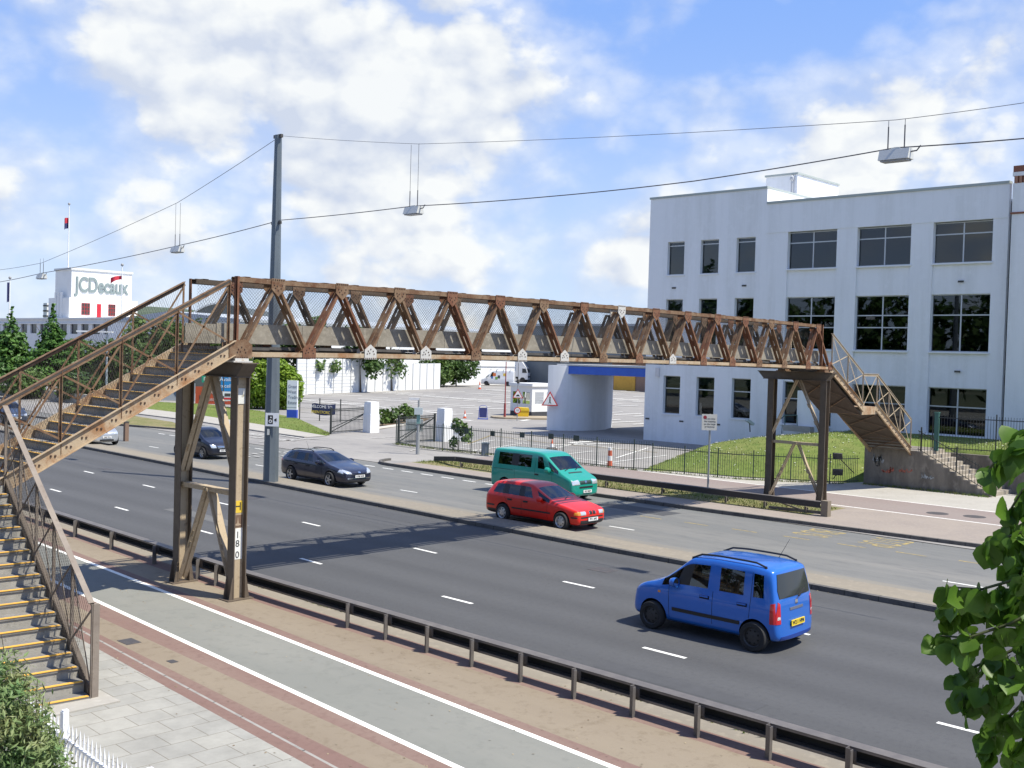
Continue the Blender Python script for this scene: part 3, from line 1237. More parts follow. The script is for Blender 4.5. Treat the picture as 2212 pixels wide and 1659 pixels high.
rnd = random.Random(2)
for side, y0, s in (('near', YB, 1), ('far', YI, -1)):
    leaves = (y0, y0+.27*s)
    # chords (two leaves joined by cover plates)
    mb = MB()
    tl = [Vector((xend0, 0, ZTOP+.02))]+tops+[Vector((xend1, 0, ZTOP))]
    for a, c in zip(tl, tl[1:]):
        for q, yl in enumerate(leaves):
            o = s if q == 0 else -s
            mb.bar(at_y(a, yl), at_y(c, yl), .018, .105, off=(0, .03))
            mb.bar(at_y(a, yl+o*.042), at_y(c, yl+o*.042), .07, .014, off=(0, .088))
        k = 2
        for u in range(k):
            p = a.lerp(c, (u+.5)/k)
            mb.box(p.x-.07, p.x+.07, min(leaves), max(leaves), p.z+.098, p.z+.108)
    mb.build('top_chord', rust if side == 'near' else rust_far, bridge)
    mb = MB()
    for a, c in zip(bots, bots[1:]):
        for q, yl in enumerate(leaves):
            o = s if q == 0 else -s
            mb.bar(at_y(a, yl), at_y(c, yl), .018, .11, off=(0, -.02))
            mb.bar(at_y(a, yl+o*.05), at_y(c, yl+o*.05), .10, .014, off=(0, -.08))
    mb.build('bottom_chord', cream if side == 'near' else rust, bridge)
    # diagonals: paired angles tied by batten plates
    for i in range(15):
        for a, c, lft in ((bots[i], tops[i], 1), (tops[i], bots[i+1], 0)):
            mb = MB()
            d = (c-a).normalized()
            nrm = Vector((-d.z, 0, d.x))         # in the truss plane, square to the member
            if nrm.x > 0:
                nrm = -nrm                       # towards -x : the side turned to the viewer
            a2, c2 = a+d*.12, c-d*.12
            for q, yl in enumerate(leaves):
                o = s if q == 0 else -s
                mb.bar(at_y(a2, yl), at_y(c2, yl), .062, .014, up=(0, 1, 0))
                mb.bar(at_y(a2, yl+o*.05)+nrm*.028, at_y(c2, yl+o*.05)+nrm*.028, .014, .125, up=(0, 1, 0))
            L = (c2-a2).length
            for u in (.33, .60):
                p = a2+d*L*u+nrm*.02
                yc = (leaves[0]+leaves[1])/2
                mb.obox((p.x, yc, p.z), d*.12, Vector((0, .135, 0)), nrm*.006)
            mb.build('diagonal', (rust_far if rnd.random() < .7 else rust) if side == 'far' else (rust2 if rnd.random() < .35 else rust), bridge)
    # gusset plates
    whites_b = {2, 3, 5, 6, 9}
    for lst, isT in ((tops, True), (bots, False)):
        for i, p in enumerate(lst):
            mt0 = rust if rnd.random() < .6 else rust2
            if not isT and side == 'near' and i in whites_b:
                mt0 = primer
            if isT and side == 'near' and i in (7,):
                mt0 = primer
            if isT and side == 'far' and i in (6, 7, 8):
                mt0 = primer
            for q, yl in enumerate(leaves):
                if side == 'far' and q == 0:
                    continue
                mb = MB()
                yo = yl-s*.014 if q == 0 else yl+s*.014
                if isT:
                    out = [(-.19, .12), (.19, .12), (.19, -.13), (.0, -.30), (-.19, -.13)]
                else:
                    out = [(-.19, -.11), (.19, -.11), (.19, .13), (.0, .27), (-.19, .13)]
                if not isT and i == 0:
                    out = [(-.32, -.11), (.28, -.11), (.28, .20), (.1, .33), (-.32, .24)]
                th = .016*(-s if q == 0 else s)
                mb.prism([(p.x+u, yo, p.z+v) for u, v in out], (0, th, 0))
                if (q == 0) == (side == 'near'):
                    ys = yo+th
                    pos = [(-.15+.06*k, .095 if isT else -.085) for k in range(6)]
                    sg = -1 if isT else 1
                    pos += [(-.11, .03*sg), (-.08, .10*sg), (.11, .03*sg), (.08, .10*sg), (0, .15*sg), (-.03, .05*sg)]
                    for u, v in pos:
                        mb.lathe((p.x+u, ys, p.z+v), (0, -1, 0), [(.019, 0), (.015, .012), (.001, .016)], 6, 1)
                mb.build('gusset_plate', [mt0, riv_mat], bridge)
    # end post at the head of the stairs
    for xe in (xend0, xend1+.15):
        mb = MB()
        mb.box(xe-.035, xe+.035, y0-.02, y0+.0, 5.85, ZTOP+.12)
        mb.box(xe-.035, xe-.02, y0-.02, y0+.09*s, 5.85, ZTOP+.12) if s > 0 else mb.box(xe-.035, xe-.02, y0-.09, y0, 5.85, ZTOP+.12)
        mb.build('end_post', rust2, bridge)
    # kick boards
    yk = y0+s*.335
    mb = MB()
    xs = [13.3+2.37*k for k in range(13)]
    for xa, xb in zip(xs, xs[1:]):
        za, zb_ = camber(xa), camber(xb)
        mb.prism([(xa, yk, 6.0+za), (xb-.012, yk, 6.0+zb_), (xb-.012, yk, 6.47+zb_), (xa, yk, 6.47+za)], (0, .04*s, 0))
    mb.build('kick_board', conc, bridge)
    # diamond mesh
    ym = y0+s*.36
    mb = MB()
    z0, z1 = 6.48, ZTOP+.09
    hgt = z1-z0
    k = -20
    x = 13.6-hgt
    while x < 41.2:
        for sg in (1, -1):
            xa, xb = (x, x+hgt) if sg > 0 else (x+hgt, x)
            p, q = Vector((xa, ym, z0)), Vector((xb, ym, z1))
            for pp, qq in ((p, q),):
                lo, hi = 0.0, 1.0
                if min(pp.x, qq.x) < 13.6:
                    tcut = (13.6-pp.x)/(qq.x-pp.x)
                    if sg > 0:
                        lo = max(lo, tcut)
                    else:
                        hi = min(hi, tcut)
                if max(pp.x, qq.x) > 41.2:
                    tcut = (41.2-pp.x)/(qq.x-pp.x)
                    if sg > 0:
                        hi = min(hi, tcut)
                    else:
                        lo = max(lo, tcut)
                if hi-lo > .02:
                    aa, bb = pp.lerp(qq, lo), pp.lerp(qq, hi)
                    aa.z += camber(aa.x)
                    bb.z += camber(bb.x)
                    mb.bar(aa, bb, .0035, .0035, up=(0, 1, 0))
        x += .085
    mb.build('mesh_panel', wire_mat, bridge)
# deck
mb = MB()
for xa, xb in zip([13.3+1.4175*k for k in range(21)], [13.3+1.4175*k for k in range(1, 21)]):
    zz = camber((xa+xb)/2)
    mb.box(xa, xb-.004, 22.05, 23.55, 5.86+zz, 5.93+zz)
mb.build('deck', dirty_steel, bridge)
for i, p in enumerate(bots):
    mb = MB()
    mb.box(p.x-.05, p.x+.05, YB-.01, YI+.01, p.z-.02, p.z+.075)
    mb.box(p.x-.06, p.x+.06, YB+.02, YI-.02, p.z-.12, p.z-.1)
    mb.build('floor_beam', dirty_steel, bridge)
mb = MB()
for yy in (22.3, 22.8, 23.3):
    for a, c in zip(bots, bots[1:]):
        mb.bar(at_y(a, yy), at_y(c, yy), .06, .14, off=(0, .0))
mb.build('deck_joists', dirty_steel, bridge)


# trestles
def trestle(xc, white):
    yl = (21.75, 24.22)
    zt = 5.55
    mb = MB()
    # tapered cap beam
    y0, y1 = 21.35, 24.85
    for dx in (-.17, .17):
        mb.prism([(xc+dx-.012, y0, zt), (xc+dx-.012, y0+.28, zt-.30), (xc+dx-.012, y1-.28, zt-.30), (xc+dx-.012, y1, zt)], (.024, 0, 0))
    mb.box(xc-.23, xc+.23, y0, y1, zt, zt+.025)
    mb.box(xc-.23, xc+.23, y0+.28, y1-.28, zt-.325, zt-.30)
    mb.prism([(xc-.158, y0+.004, zt-.001), (xc+.158, y0+.004, zt-.001), (xc+.158, y0+.282, zt-.299), (xc-.158, y0+.282, zt-.299)], (0, .01, .01))
    tr = mb.build('trestle', paint_shade_dark, bridge)
    for yy in (YB+.13, YI-.13):
        mb = MB()
        mb.box(xc-.25, xc+.25, yy-.22, yy+.22, zt+.026, zt+.06)
        mb.box(xc-.18, xc+.18, yy-.17, yy+.17, zt+.06, 5.67)
        mb.build('bearing', primer if white else rust, tr)
    for k, yy in enumerate(yl):
        mb = MB()
        zb_ = .12
        mb.box(xc-.155, xc+.155, yy-.008, yy+.008, zb_, zt-.325, 0)        # web
        for dx in (-.155, .155):
            mb.box(xc+dx-.012, xc+dx+.012, yy-.14, yy+.14, zb_, zt-.325, 1)    # flanges, their shade put into a darker colour than the web
        # flared feet
        for dx in (-.168, .168):
            sx = -1 if dx < 0 else 1
            for dy in (-.12, .12):
                mb.prism([(xc+dx, yy+dy-.01, zb_), (xc+dx+sx*.10, yy+dy-.01, zb_), (xc+dx+sx*.02, yy+dy-.01, zb_+.5), (xc+dx, yy+dy-.01, zb_+.5)], (0, .02, 0), 1)
        mb.box(xc-.34, xc+.34, yy-.22, yy+.22, .10, .122, 1)
        lg = mb.build('leg', [paint_tan, paint_shade_dark], tr)
        if white and k == 0:
            # numbers painted on the web
            yw = yy-.0085
            pm = MB()
            pm.box(xc-.125, xc+.125, yw-.004, yw, 1.02, 1.74)
            pl = pm.build('number_panel', mat('white_panel', (.78, .78, .74), .7, var=[(8, (.62, .60, .54), .55, .8)], coord='world'), lg)
            tm = MB()
            for ch, zz in (('1', 1.58), ('8', 1.38), ('0', 1.12)):
                put_text(tm, ch, (xc, yw-.006, zz), (1, 0, 0), (0, 0, 1), .22, .002)
            tm.build('lettering', mat('black_lettering', (.025, .025, .025), .7), lg)
            pm = MB()
            pm.box(xc-.115, xc+.115, yw-.004, yw, 2.10, 2.38)
            pm.build('hydrant_plate', mat('yellow_plate', (.72, .50, .05), .6), lg)
            tm = MB()
            put_text(tm, 'H', (xc-.01, yw-.006, 2.24), (1, 0, 0), (0, 0, 1), .27, .002)
            tm.build('lettering', MATS['black_lettering'], lg)
            pm = MB()
            pm.box(xc-.12, xc+.12, yw-.003, yw, 1.76, 2.05)
            pm.build('arrow_patch', mat('dark_brown_patch', (.16, .10, .065), .8), lg)
            tm = MB()
            tm.prism([(xc-.09, yw-.005, 1.82), (xc-.02, yw-.005, 1.86), (xc, yw-.005, 2.02), (xc+.02, yw-.005, 1.86), (xc+.09, yw-.005, 1.82), (xc+.02, yw-.005, 1.80), (xc-.02, yw-.005, 1.80)], (0, -.002, 0))
            tm.build('arrow', mat('tan_arrow', (.38, .29, .2), .8), lg)
            pm = MB()
            pm.box(xc-.12, xc+.12, yw-.012, yw, 4.62, 4.98)
            pm.build('notice', mat('notice_white', (.66, .66, .62), .7, var=[(6, (.3, .28, .2), .56, .66)], coord='world'), lg)
    mb = MB()
    zx = 2.58
    mb.box(xc-.10, xc+.10, yl[0], yl[1], zx, zx+.014)
    mb.box(xc-.10, xc-.086, yl[0]+.01, yl[1]-.01, zx-.1, zx)
    mb.box(xc+.086, xc+.10, yl[0]+.01, yl[1]-.01, zx-.1, zx)
    mb.build('cross_beam', paint_tan, tr)
    ym = (yl[0]+yl[1])/2
    for za, zb_, yoff in ((zt-.33, 2.85, .0), (zx-.02, .2, 0)):
        for k, yy in enumerate(yl):
            sg = 1 if k else -1
            mb = MB()
            a, c = Vector((xc, ym+sg*.06, za)), Vector((xc, yy-sg*.05, zb_))
            for dx in (-.075, .075):
                mb.bar(a+Vector((dx, 0, 0)), c+Vector((dx, 0, 0)), .012, .11, up=(1, 0, 0))
            mb.bar(a, c, .008, .138, up=(1, 0, 0), off=(.05*sg*-1, 0))
            L = (c-a).length
            for u in ((.45, .75) if za > 3 else (.5, .62)):
                p = a.lerp(c, u)
                mb.obox(p+Vector((-.086, 0, 0)), (c-a).normalized()*.09, Vector((.006, 0, 0)), Vector((0, .07, 0)))
            mb.build('brace', paint_tan, tr)
    return tr


trestle(13.75, True)
trestle(41.75, False)


# stairs
def flight(nm, top, d, lat, width, run, rise, n, rail_h, bays, mat_str, mat_post, zoff_str=.0, mesh=True, sd=.33, both=True, lean_post=True):
    """top: point at the head of the flight on the first string's line (tread level); d: horizontal direction going down"""
    top, d, lat = Vector(top), Vector(d).normalized(), Vector(lat).normalized()
    up = Vector((0, 0, 1))
    sl = rise/run
    e = Vector((d.x, d.y, -sl))
    for q in (0, 1):
        main = MB()
        base = top+lat*(0 if q == 0 else width)
        o = lat*(-.012 if q == 0 else .012)
        a = base-d*.15+up*(.06+.15*sl)
        c = base+d*run+up*(.06-rise)
        lo = up*-sd
        pr = [a+lo, c+lo, c, a]
        main.prism([p-o for p in pr], o*2)
        for zz in (0.0, -sd):
            main.bar(a+up*zz-(lat if q else -lat)*-.035, c+up*zz-(lat if q else -lat)*-.035, .08, .014)
        # bolts
        for k in range(n):
            p = base+d*(run*(k+.5)/n)+up*(-rise*(k+.5)/n-.12)
            for w2 in (-.045, .045):
                main.lathe(p+d*w2+o, o, [(.024, 0), (.020, .02), (.001, .026)], 6, 1)
        if q == 0:
            st = main.build(nm, [mat_str, riv_mat], bridge)
        else:
            main.build('stringer', [mat_str, riv_mat], st)
    tr, rr = run/n, rise/n
    for k in range(n):
        p = top+d*(tr*k)+up*(-rr*(k+1))
        mb = MB()
        a = p+lat*.03
        c = p+lat*(width-.03)
        mid = (a+c)/2
        mb.obox(mid+d*(tr/2+.01)-up*.02, lat*(width/2-.03), d*(tr/2+.02), up*.02, 0)
        mb.obox(mid+d*(tr+.004)+up*.004, lat*(width/2-.06), d*.033, up*.006, 1)
        mb.build('stair_tread', [tread_mat, nosing], st)
        mb = MB()
        mb.obox(mid+up*(rr/2-.02), lat*(width/2-.03), d*.01, up*(rr/2-.012), 0)
        mb.build('riser', riser_mat, st)
    for q in (0, 1):
        base = top+lat*(0 if q == 0 else width)
        ins = lat*(1 if q == 0 else -1)
        hp0 = base-d*.0+up*(rail_h)
        hp1 = base+d*run+up*(rail_h-rise)
        mb = MB()
        mb.bar(hp0, hp1, .018, .05, off=(0, -.075))
        mb.bar(hp0, hp1, .03, .055, off=(0, -.023), mi=1)
        mb.bar(hp0+ins*.03, hp1+ins*.03, .10, .016)
        mb.build('handrail', [mat_post, rail_dark], st)
        pts = []
        for k in range(bays+1):
            u = k/bays
            pb = base+d*(run*u)+up*(-rise*u-.18)
            pt = base+d*(run*u)+up*(-rise*u+rail_h-.02)
            pts.append((pb, pt))
            mb = MB()
            mb.bar(pb, pt, .05, .012, up=d)
            mb.bar(pb+ins*.03+d*.02, pt+ins*.03+d*.02, .05, .012, up=lat)
            mb.build('post', mat_post, st)
        for k in range(bays):
            (b0_, t0_), (b1_, t1_) = pts[k], pts[k+1]
            for a, c in ((b0_+up*.30, t1_-up*.08), (t0_-up*.08, b1_+up*.30)):
                mb = MB()
                off = ins*(.012 if a is b0_ else .02)
                mb.bar(a+off, c+off, .042, .008, up=lat)
                mb.build('brace', mat_post, st)
        if mesh:
            mb = MB()
            nn = int(run/.06)
            ins2 = ins*.07
            H2 = rail_h-.12
            for k in range(nn+1):
                u = k/nn
                # wires square to the slope and wires along it
                pb = base+d*(run*u)+up*(-rise*u+.06)+ins2
                u2 = u+.28/run*2
                if u2 <= 1:
                    pt = base+d*(run*u2)+up*(-rise*u2+.06+H2)+ins2
                    mb.bar(pb, pt, .0035, .0035, up=lat)
                u3 = u-.28/run*2
                if u3 >= 0:
                    pt = base+d*(run*u3)+up*(-rise*u3+.06+H2)+ins2
                    mb.bar(pb, pt, .0035, .0035, up=lat)
            mb.build('mesh_panel', wire_mat, st)
    return st


rl = 1.53
# near side: first flight goes on in the line of the bridge, down to a landing
flight('staircase', (13.42, YB, 5.93), (-1, 0, 0), (0, 1, 0), YI-YB-.05, 5.1, 2.80, 16, rl, 4, cream, rust)
zl = 3.13
mb = MB()
mb.box(6.0, 8.34, YB-.02, YI, zl-.08, zl)
mb.box(6.0, 8.34, YI-.03, YI, zl-.3, zl-.08)
mb.box(5.98, 6.0, YB, YI, zl-.3, zl)
for xx in (6.1, 8.2):
    mb.box(xx-.07, xx+.07, YI-.2, YI-.06, .1, zl-.08)
    mb.box(xx-.07, xx+.07, YB+.1, YB+.24, .1, zl-.08)
ld = mb.build('landing', dirty_steel, bridge)
mb = MB()
mb.box(6.0, 8.34, YI-.05, YI-.03, zl+1.4, zl+1.5)
mb.box(5.99, 6.01, YB, YI, zl+1.4, zl+1.5)
for xx in (6.05, 7.2):
    mb.box(xx-.03, xx+.03, YI-.05, YI-.03, zl, zl+1.4)
mb.build('handrail', rust, ld)
dq = Vector((8.08-8.50, 17.0-21.72, 0))
lq = Vector((-dq.y, dq.x, 0)).normalized()
if lq.x > 0:
    lq = -lq
flight('staircase', (8.50, 21.72, zl), dq, lq, 2.05, dq.length, zl-.16, 17, 1.52, 5, paint_shade_dark, stair_grey, sd=.30)
# newel at the foot
foot = Vector((8.08, 17.0, 0))
nw = MB()
nw.box(foot.x-.01, foot.x+.10, foot.y-.03, foot.y+.05, .11, 1.66)
nw.build('newel_post', stair_grey, bridge)
mb = MB().box(5.7, 8.35, 16.55, 17.3, .09, .125)
mb.build('foot_slab', foot_mat, bridge)
# far side: two flights and a landing, then concrete steps
YS2 = 23.72
flight('staircase', (42.25, YB, 5.80), (1, 0, 0), (0, 1, 0), YS2-YB, 2.95, 1.62, 9, 1.42, 2, cream, paint_tan, mesh=True, sd=.36)
zl2 = 4.12
mb = MB()
mb.box(45.15, 46.62, YB-.01, YS2+.01, zl2-.38, zl2-.04)
mb.build('landing', cream, bridge)
for yy in (YB, YS2):
    mb = MB()
    mb.box(45.2, 46.62, yy-.02, yy+.0, zl2+1.32, zl2+1.42)
    mb.box(45.2, 46.62, yy-.05, yy+.05, zl2+1.42, zl2+1.436)
    mb.bar((45.25, yy, zl2), (46.55, yy, zl2+1.35), .04, .01, up=(0, 1, 0))
    mb.bar((45.25, yy, zl2+1.35), (46.55, yy, zl2), .04, .01, up=(0, 1, 0), off=(0, .011))
    mb.build('handrail', paint_tan, bridge)
flight('staircase', (46.62, YB, zl2), (1, 0, 0), (0, 1, 0), YS2-YB, 3.75, 2.10, 12, 1.42, 3, cream, paint_tan, mesh=True, sd=.36)
# bracing under the far stairs
for (xa, za), (xb, zb_), n in (((42.2, 5.35), (45.12, 3.74), 2), ((46.62, 3.70), (50.2, 1.92), 3)):
    mb = MB()
    for k in range(n):
        u0, u1 = k/n, (k+1)/n
        p0 = (xa+(xb-xa)*u0, za+(zb_-za)*u0-.03)
        p1 = (xa+(xb-xa)*u1, za+(zb_-za)*u1-.03)
        mb.bar((p0[0], YB+.05, p0[1]), (p1[0], YS2-.05, p1[1]), .05, .01)
        mb.bar((p0[0], YS2-.05, p0[1]-.012), (p1[0], YB+.05, p1[1]-.012), .05, .01)
    mb.build('under_bracing', rust, bridge)
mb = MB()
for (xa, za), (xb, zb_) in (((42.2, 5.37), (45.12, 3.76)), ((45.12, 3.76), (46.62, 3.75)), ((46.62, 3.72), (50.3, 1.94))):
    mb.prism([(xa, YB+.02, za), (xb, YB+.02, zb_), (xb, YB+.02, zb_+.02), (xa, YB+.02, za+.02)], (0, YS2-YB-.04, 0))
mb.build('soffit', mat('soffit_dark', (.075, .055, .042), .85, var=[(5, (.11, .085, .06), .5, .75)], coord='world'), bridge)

# concrete pier with the last flight turning towards the viewer's right
pier_mat = mat('stained_concrete', (.215, .19, .155), .95, var=[(.9, (.13, .115, .095), .42, .60, (1, 1, .35)), (3.2, (.27, .24, .2), .52, .72, (1, 1, .5)), (22, (.15, .135, .115), .56, .8)], coord='world', bump=.4)
pier = thing('concrete_steps', 'stained concrete pier and flight of steps with graffiti at the far end of the bridge', 'steps', (50.4, 21, .1))
mb = MB()
mb.box(50.4, 53.6, 21.5, 24.05, .0, 1.93)
mb.build('pier', pier_mat, pier)
n = 11
for k in range(n):
    ya = 21.5-.32*k
    mb = MB()
    zt_ = 1.93-.163*(k+1)+.163
    mb.box(50.45, 53.0, ya-.335, ya+.0, .0, zt_-.165*.0-.163*0 if k == 0 else 1.93-.163*k)
    mb.build('step', mat('step_concrete', (.33, .29, .235), .93, var=[(2, (.25, .22, .18), .42, .66), (18, (.40, .36, .30), .52, .8)], coord='world', bump=.2) if True else None, pier)
mb = MB()
poly = [(50.38, 21.5, .0), (50.38, 21.5, 1.9)]
for k in range(n):
    ya = 21.5-.32*k
    poly += [(50.38, ya-.30, 1.9-.163*k), (50.38, ya-.30, 1.9-.163*(k+1))]
poly += [(50.38, 21.5-.32*n, .0)]
mb.prism(poly, (.16, 0, 0))
mb.build('side_wall', pier_mat, pier)
mb = MB()
mb.box(53.0, 53.3, 10, 21.5, .0, 1.78)
mb.build('retaining_wall', pier_mat, pier)


def scrawl(name, y0, z0, wdt, hgt, seed, mt, n=3, th=.035):
    r = random.Random(seed)
    mb = MB()
    for k in range(n):
        pts = []
        yy = y0-wdt*k/n
        for q in range(7):
            pts.append(Vector((50.372 if y0 < 21.5 else 50.392, yy-wdt/n*q/6+r.uniform(-.05, .05), z0+hgt*(r.random() if q % 2 else r.random()*.5))))
        for a, c in zip(pts, pts[1:]):
            mb.bar(a, c, .006, th*r.uniform(.6, 1.3), up=(0, 0, 1))
    mb.build(name, mt, pier)


gr_w = mat('graffiti_silver', (.42, .45, .46), .7)
gr_r = mat('graffiti_red', (.50, .13, .08), .7)
gr_k = mat('graffiti_black', (.04, .045, .04), .8)
scrawl('graffiti', 23.6, 1.2, .5, .55, 1, gr_w, 4, .05)
scrawl('graffiti', 23.5, 1.0, .25, .6, 5, gr_k, 2, .025)
scrawl('graffiti', 23.1, .75, .55, .32, 2, gr_r, 3, .04)
scrawl('graffiti', 22.3, .85, .7, .22, 3, gr_r, 3, .03)
scrawl('graffiti', 21.2, .65, .6, .35, 4, gr_w, 4, .03)
# iron handrails on the concrete steps
blk = mat('black_iron', (.025, .03, .028), .55)
mb = MB()
for k in range(0, 26):
    yy = 21.4-.14*k
    zf = 1.9-max(0, (21.2-yy))*.51
    mb.bar((50.5, yy, zf), (50.5, yy, zf+1.0), .018, .018, up=(0, 1, 0))
mb.bar((50.5, 21.45, 2.9), (50.5, 17.9, 1.15), .03, .03)
mb.bar((50.5, 21.45, 2.05), (50.5, 17.9, .27), .025, .025)
for yy in (21.3, 19.6, 17.95):
    zf = 1.9-max(0, (21.2-yy))*.51
    mb.bar((50.5, yy, zf-.05), (50.5, yy, zf+1.18), .05, .05, up=(0, 1, 0))
mb.build('step_railing', blk, pier)
# ------------------------------------------------------------------ the long white building
white_wall = mat('white_render', (.78, .79, .80), .85, var=[(.8, (.66, .67, .665), .44, .74, (1, 1, .08)), (2.2, (.80, .81, .82), .5, .8), (14, (.70, .70, .69), .62, .84)], coord='world', bump=.1, spec=.3)
white_trim = mat('white_trim', (.74, .75, .76), .7)
cap_mat = mat('parapet_cap', (.36, .40, .38), .7)
alu = mat('grey_aluminium', (.50, .52, .53), .45, .3)
room_mat = mat('dim_room', (.03, .029, .028), .95)
blind_mat = mat('grey_blind', (.80, .80, .78), .9)
pane_dark = glassmat('office_glass', (.34, .37, .38), (.85, .9, .95), .015, .02)
XF = 64.4
YC = 47.9


def S(px, py, X=XF):
    return YC-AX(px, py, X).y


bld = thing('office_building', 'long white three-storey office building with dark windows behind the grass mound', 'building', (XF, 36, 0))


def wall_grid(mb, s_edges, z_edges, holes, x0, thick, mi=0):
    """front wall in cells; holes = set of (si, zi) left open"""
    for i in range(len(s_edges)-1):
        run = None
        for j in range(len(z_edges)-1):
            if (i, j) in holes:
                if run is not None:
                    mb.box(x0, x0+thick, YC-s_edges[i+1], YC-s_edges[i], z_edges[run], z_edges[j], mi)
                    run = None
            elif run is None:
                run = j
        if run is not None:
            mb.box(x0, x0+thick, YC-s_edges[i+1], YC-s_edges[i], z_edges[run], z_edges[-1], mi)


def window(s0, s1, z0, z1, vm, hm, blind=0.0, xg=XF+.2, poster=None, sill=True, parent=None):
    """vm: fractions of uprights; hm: fractions of cross bars from the top"""
    ya, yb = YC-s1, YC-s0
    fw = .055
    mb = MB()
    mb.box(xg, xg+.06, ya, ya+fw, z0, z1)
    mb.box(xg, xg+.06, yb-fw, yb, z0, z1)
    mb.box(xg, xg+.06, ya+fw, yb-fw, z0, z0+fw)
    mb.box(xg, xg+.06, ya+fw, yb-fw, z1-fw, z1)
    for f in vm:
        yy = yb-(yb-ya)*f
        mb.box(xg+.002, xg+.058, yy-.04, yy+.04, z0+fw, z1-fw)
    for f in hm:
        zz = z1-(z1-z0)*f
        mb.box(xg+.004, xg+.056, ya+fw, yb-fw, zz-.035, zz+.035)
    wn = mb.build('window', alu, parent or bld)
    mb = MB()
    mb.box(xg+.025, xg+.035, ya+.02, yb-.02, z0+.02, z1-.02)
    mb.build('pane', pane_dark, wn)
    if sill:
        mb = MB()
        mb.box(XF-.06, xg, ya-.08, yb+.08, z0-.09, z0-.003)
        mb.build('sill', white_trim, wn)
    if blind > 0:
        mb = MB()
        mb.box(xg+.12, xg+.13, ya+.05, yb-.05, z1-(z1-z0)*blind, z1-(.22 if blind > .3 else .07))
        mb.build('blind', blind_mat, wn)
    if poster:
        mb = MB()
        a, c, za, zb_, mm = poster
        mb.box(xg+.09, xg+.10, yb-(yb-ya)*c, yb-(yb-ya)*a, z0+(z1-z0)*za, z0+(z1-z0)*zb_)
        mb.build('poster', mm, wn)
    return wn


T = .32
nS = [(S(1441.7, 560), S(1477.9, 560)), (S(1513, 560), S(1551.9, 560)), (S(1590, 560), S(1630.9, 560))]
wS = [(S(1701, 545), S(1807, 545)), (S(1851, 540), S(1967, 540)), (S(2015, 535), S(2143.5, 535))]
SB = 9.65
ST = S(2178, 500)
rowsN = [(2.05, 4.80), (6.95, 10.30), (12.05, 14.42)]
rowsW = [(1.92, 4.74), (6.87, 10.29), (12.14, 14.56)]
# left block
se = [0]+[v for p in nS for v in p]+[SB]
ze = [-.2, 2.05, 4.80, 6.95, 10.30, 12.05, 14.42, 17.62]
holes = {(i, j) for i in (1, 3, 5) for j in (1, 3, 5)}
mb = MB()
wall_grid(mb, se, ze, holes, XF, T)
mb.box(XF+T, 88, YC-.3, YC, -.2, 17.62)
mb.box(XF+T, 84, YC-SB, YC-SB+.3, 15, 17.62)
mb.box(XF+T, 88, YC-SB, YC-.3, 16.1, 16.2)
mb.build('wall', white_wall, bld)
mb = MB()
mb.box(XF-.06, XF+T+.06, YC-SB-.02, YC+.06, 17.62, 17.76)
mb.box(XF+T+.06, 74, YC-SB-.02, YC-SB+.36, 17.62, 17.75)
mb.box(XF+T+.06, 88, YC-.36, YC+.05, 17.62, 17.75)
mb.build('parapet_cap', cap_mat, bld)
# right block: piers stand proud of recessed bays
se = [SB]
for a, c in wS:
    se += [a, c]
se += [ST]
ze = [-.2, 1.92, 4.74, 6.87, 10.29, 12.14, 14.56]
mb = MB()
RC = .10
for i in range(len(se)-1):
    ya, yb = YC-se[i+1], YC-se[i]
    if i % 2 == 0:
        mb.box(XF, XF+T, ya, yb, -.2, 14.60)
    else:
        for j in (0, 2, 4):
            mb.box(XF+RC, XF+T+.05, ya, yb, ze[j], ze[j+1])
mb.box(XF-.03, XF+T, YC-ST, YC-SB, 14.60, 16.55)
mb.box(XF+T, 88, YC-ST, YC-SB, 15.6, 15.7)
mb.build('wall', white_wall, bld)
mb = MB()
mb.box(XF-.10, XF+T+.06, YC-ST, YC-SB-.03, 16.55, 16.70)
mb.build('parapet_cap', cap_mat, bld)
# interiors
mb = MB()
for z in (-.1, 5.5, 10.9):
    mb.box(XF+.5, 87, YC-ST-.1, YC-.4, z, z+.35)
for y in (YC-.45, YC-SB, YC-ST+.1):
    mb.box(XF+T+.02, 87, y-.05, y+.05, -.1, 15.5)
mb.box(73, 73.1, YC-ST, YC-.4, -.1, 15.5)
mb.build('interior', room_mat, bld)
for (a, c) in nS:
    for k, (z0, z1) in enumerate(rowsN):
        window(a, c, z0, z1, () if k else (), (.12,) if k == 2 else ((.33,) if k == 0 else ()), blind=.98 if k == 2 else (0.45 if k == 1 and a < 6 else (.22 if k == 0 else 0)))
poster_g = mat('green_white_poster', (.16, .50, .28), .7)
pin = mat('orange_panel', (.24, .09, .03), .8)
for q, (a, c) in enumerate(wS):
    for k, (z0, z1) in enumerate(rowsW):
        hm = {2: (.29,), 1: (.36,) if q == 2 else (.36, .58), 0: (.40,)}[k]
        ps = None
        if q == 0 and k == 1:
            ps = (.52, .78, .05, .28, poster_g)
        if q == 2 and k == 1:
            ps = (.02, .14, .02, .55, pin)
        window(a, c, z0, z1, (.5,), hm, xg=XF+RC+.14, poster=ps)
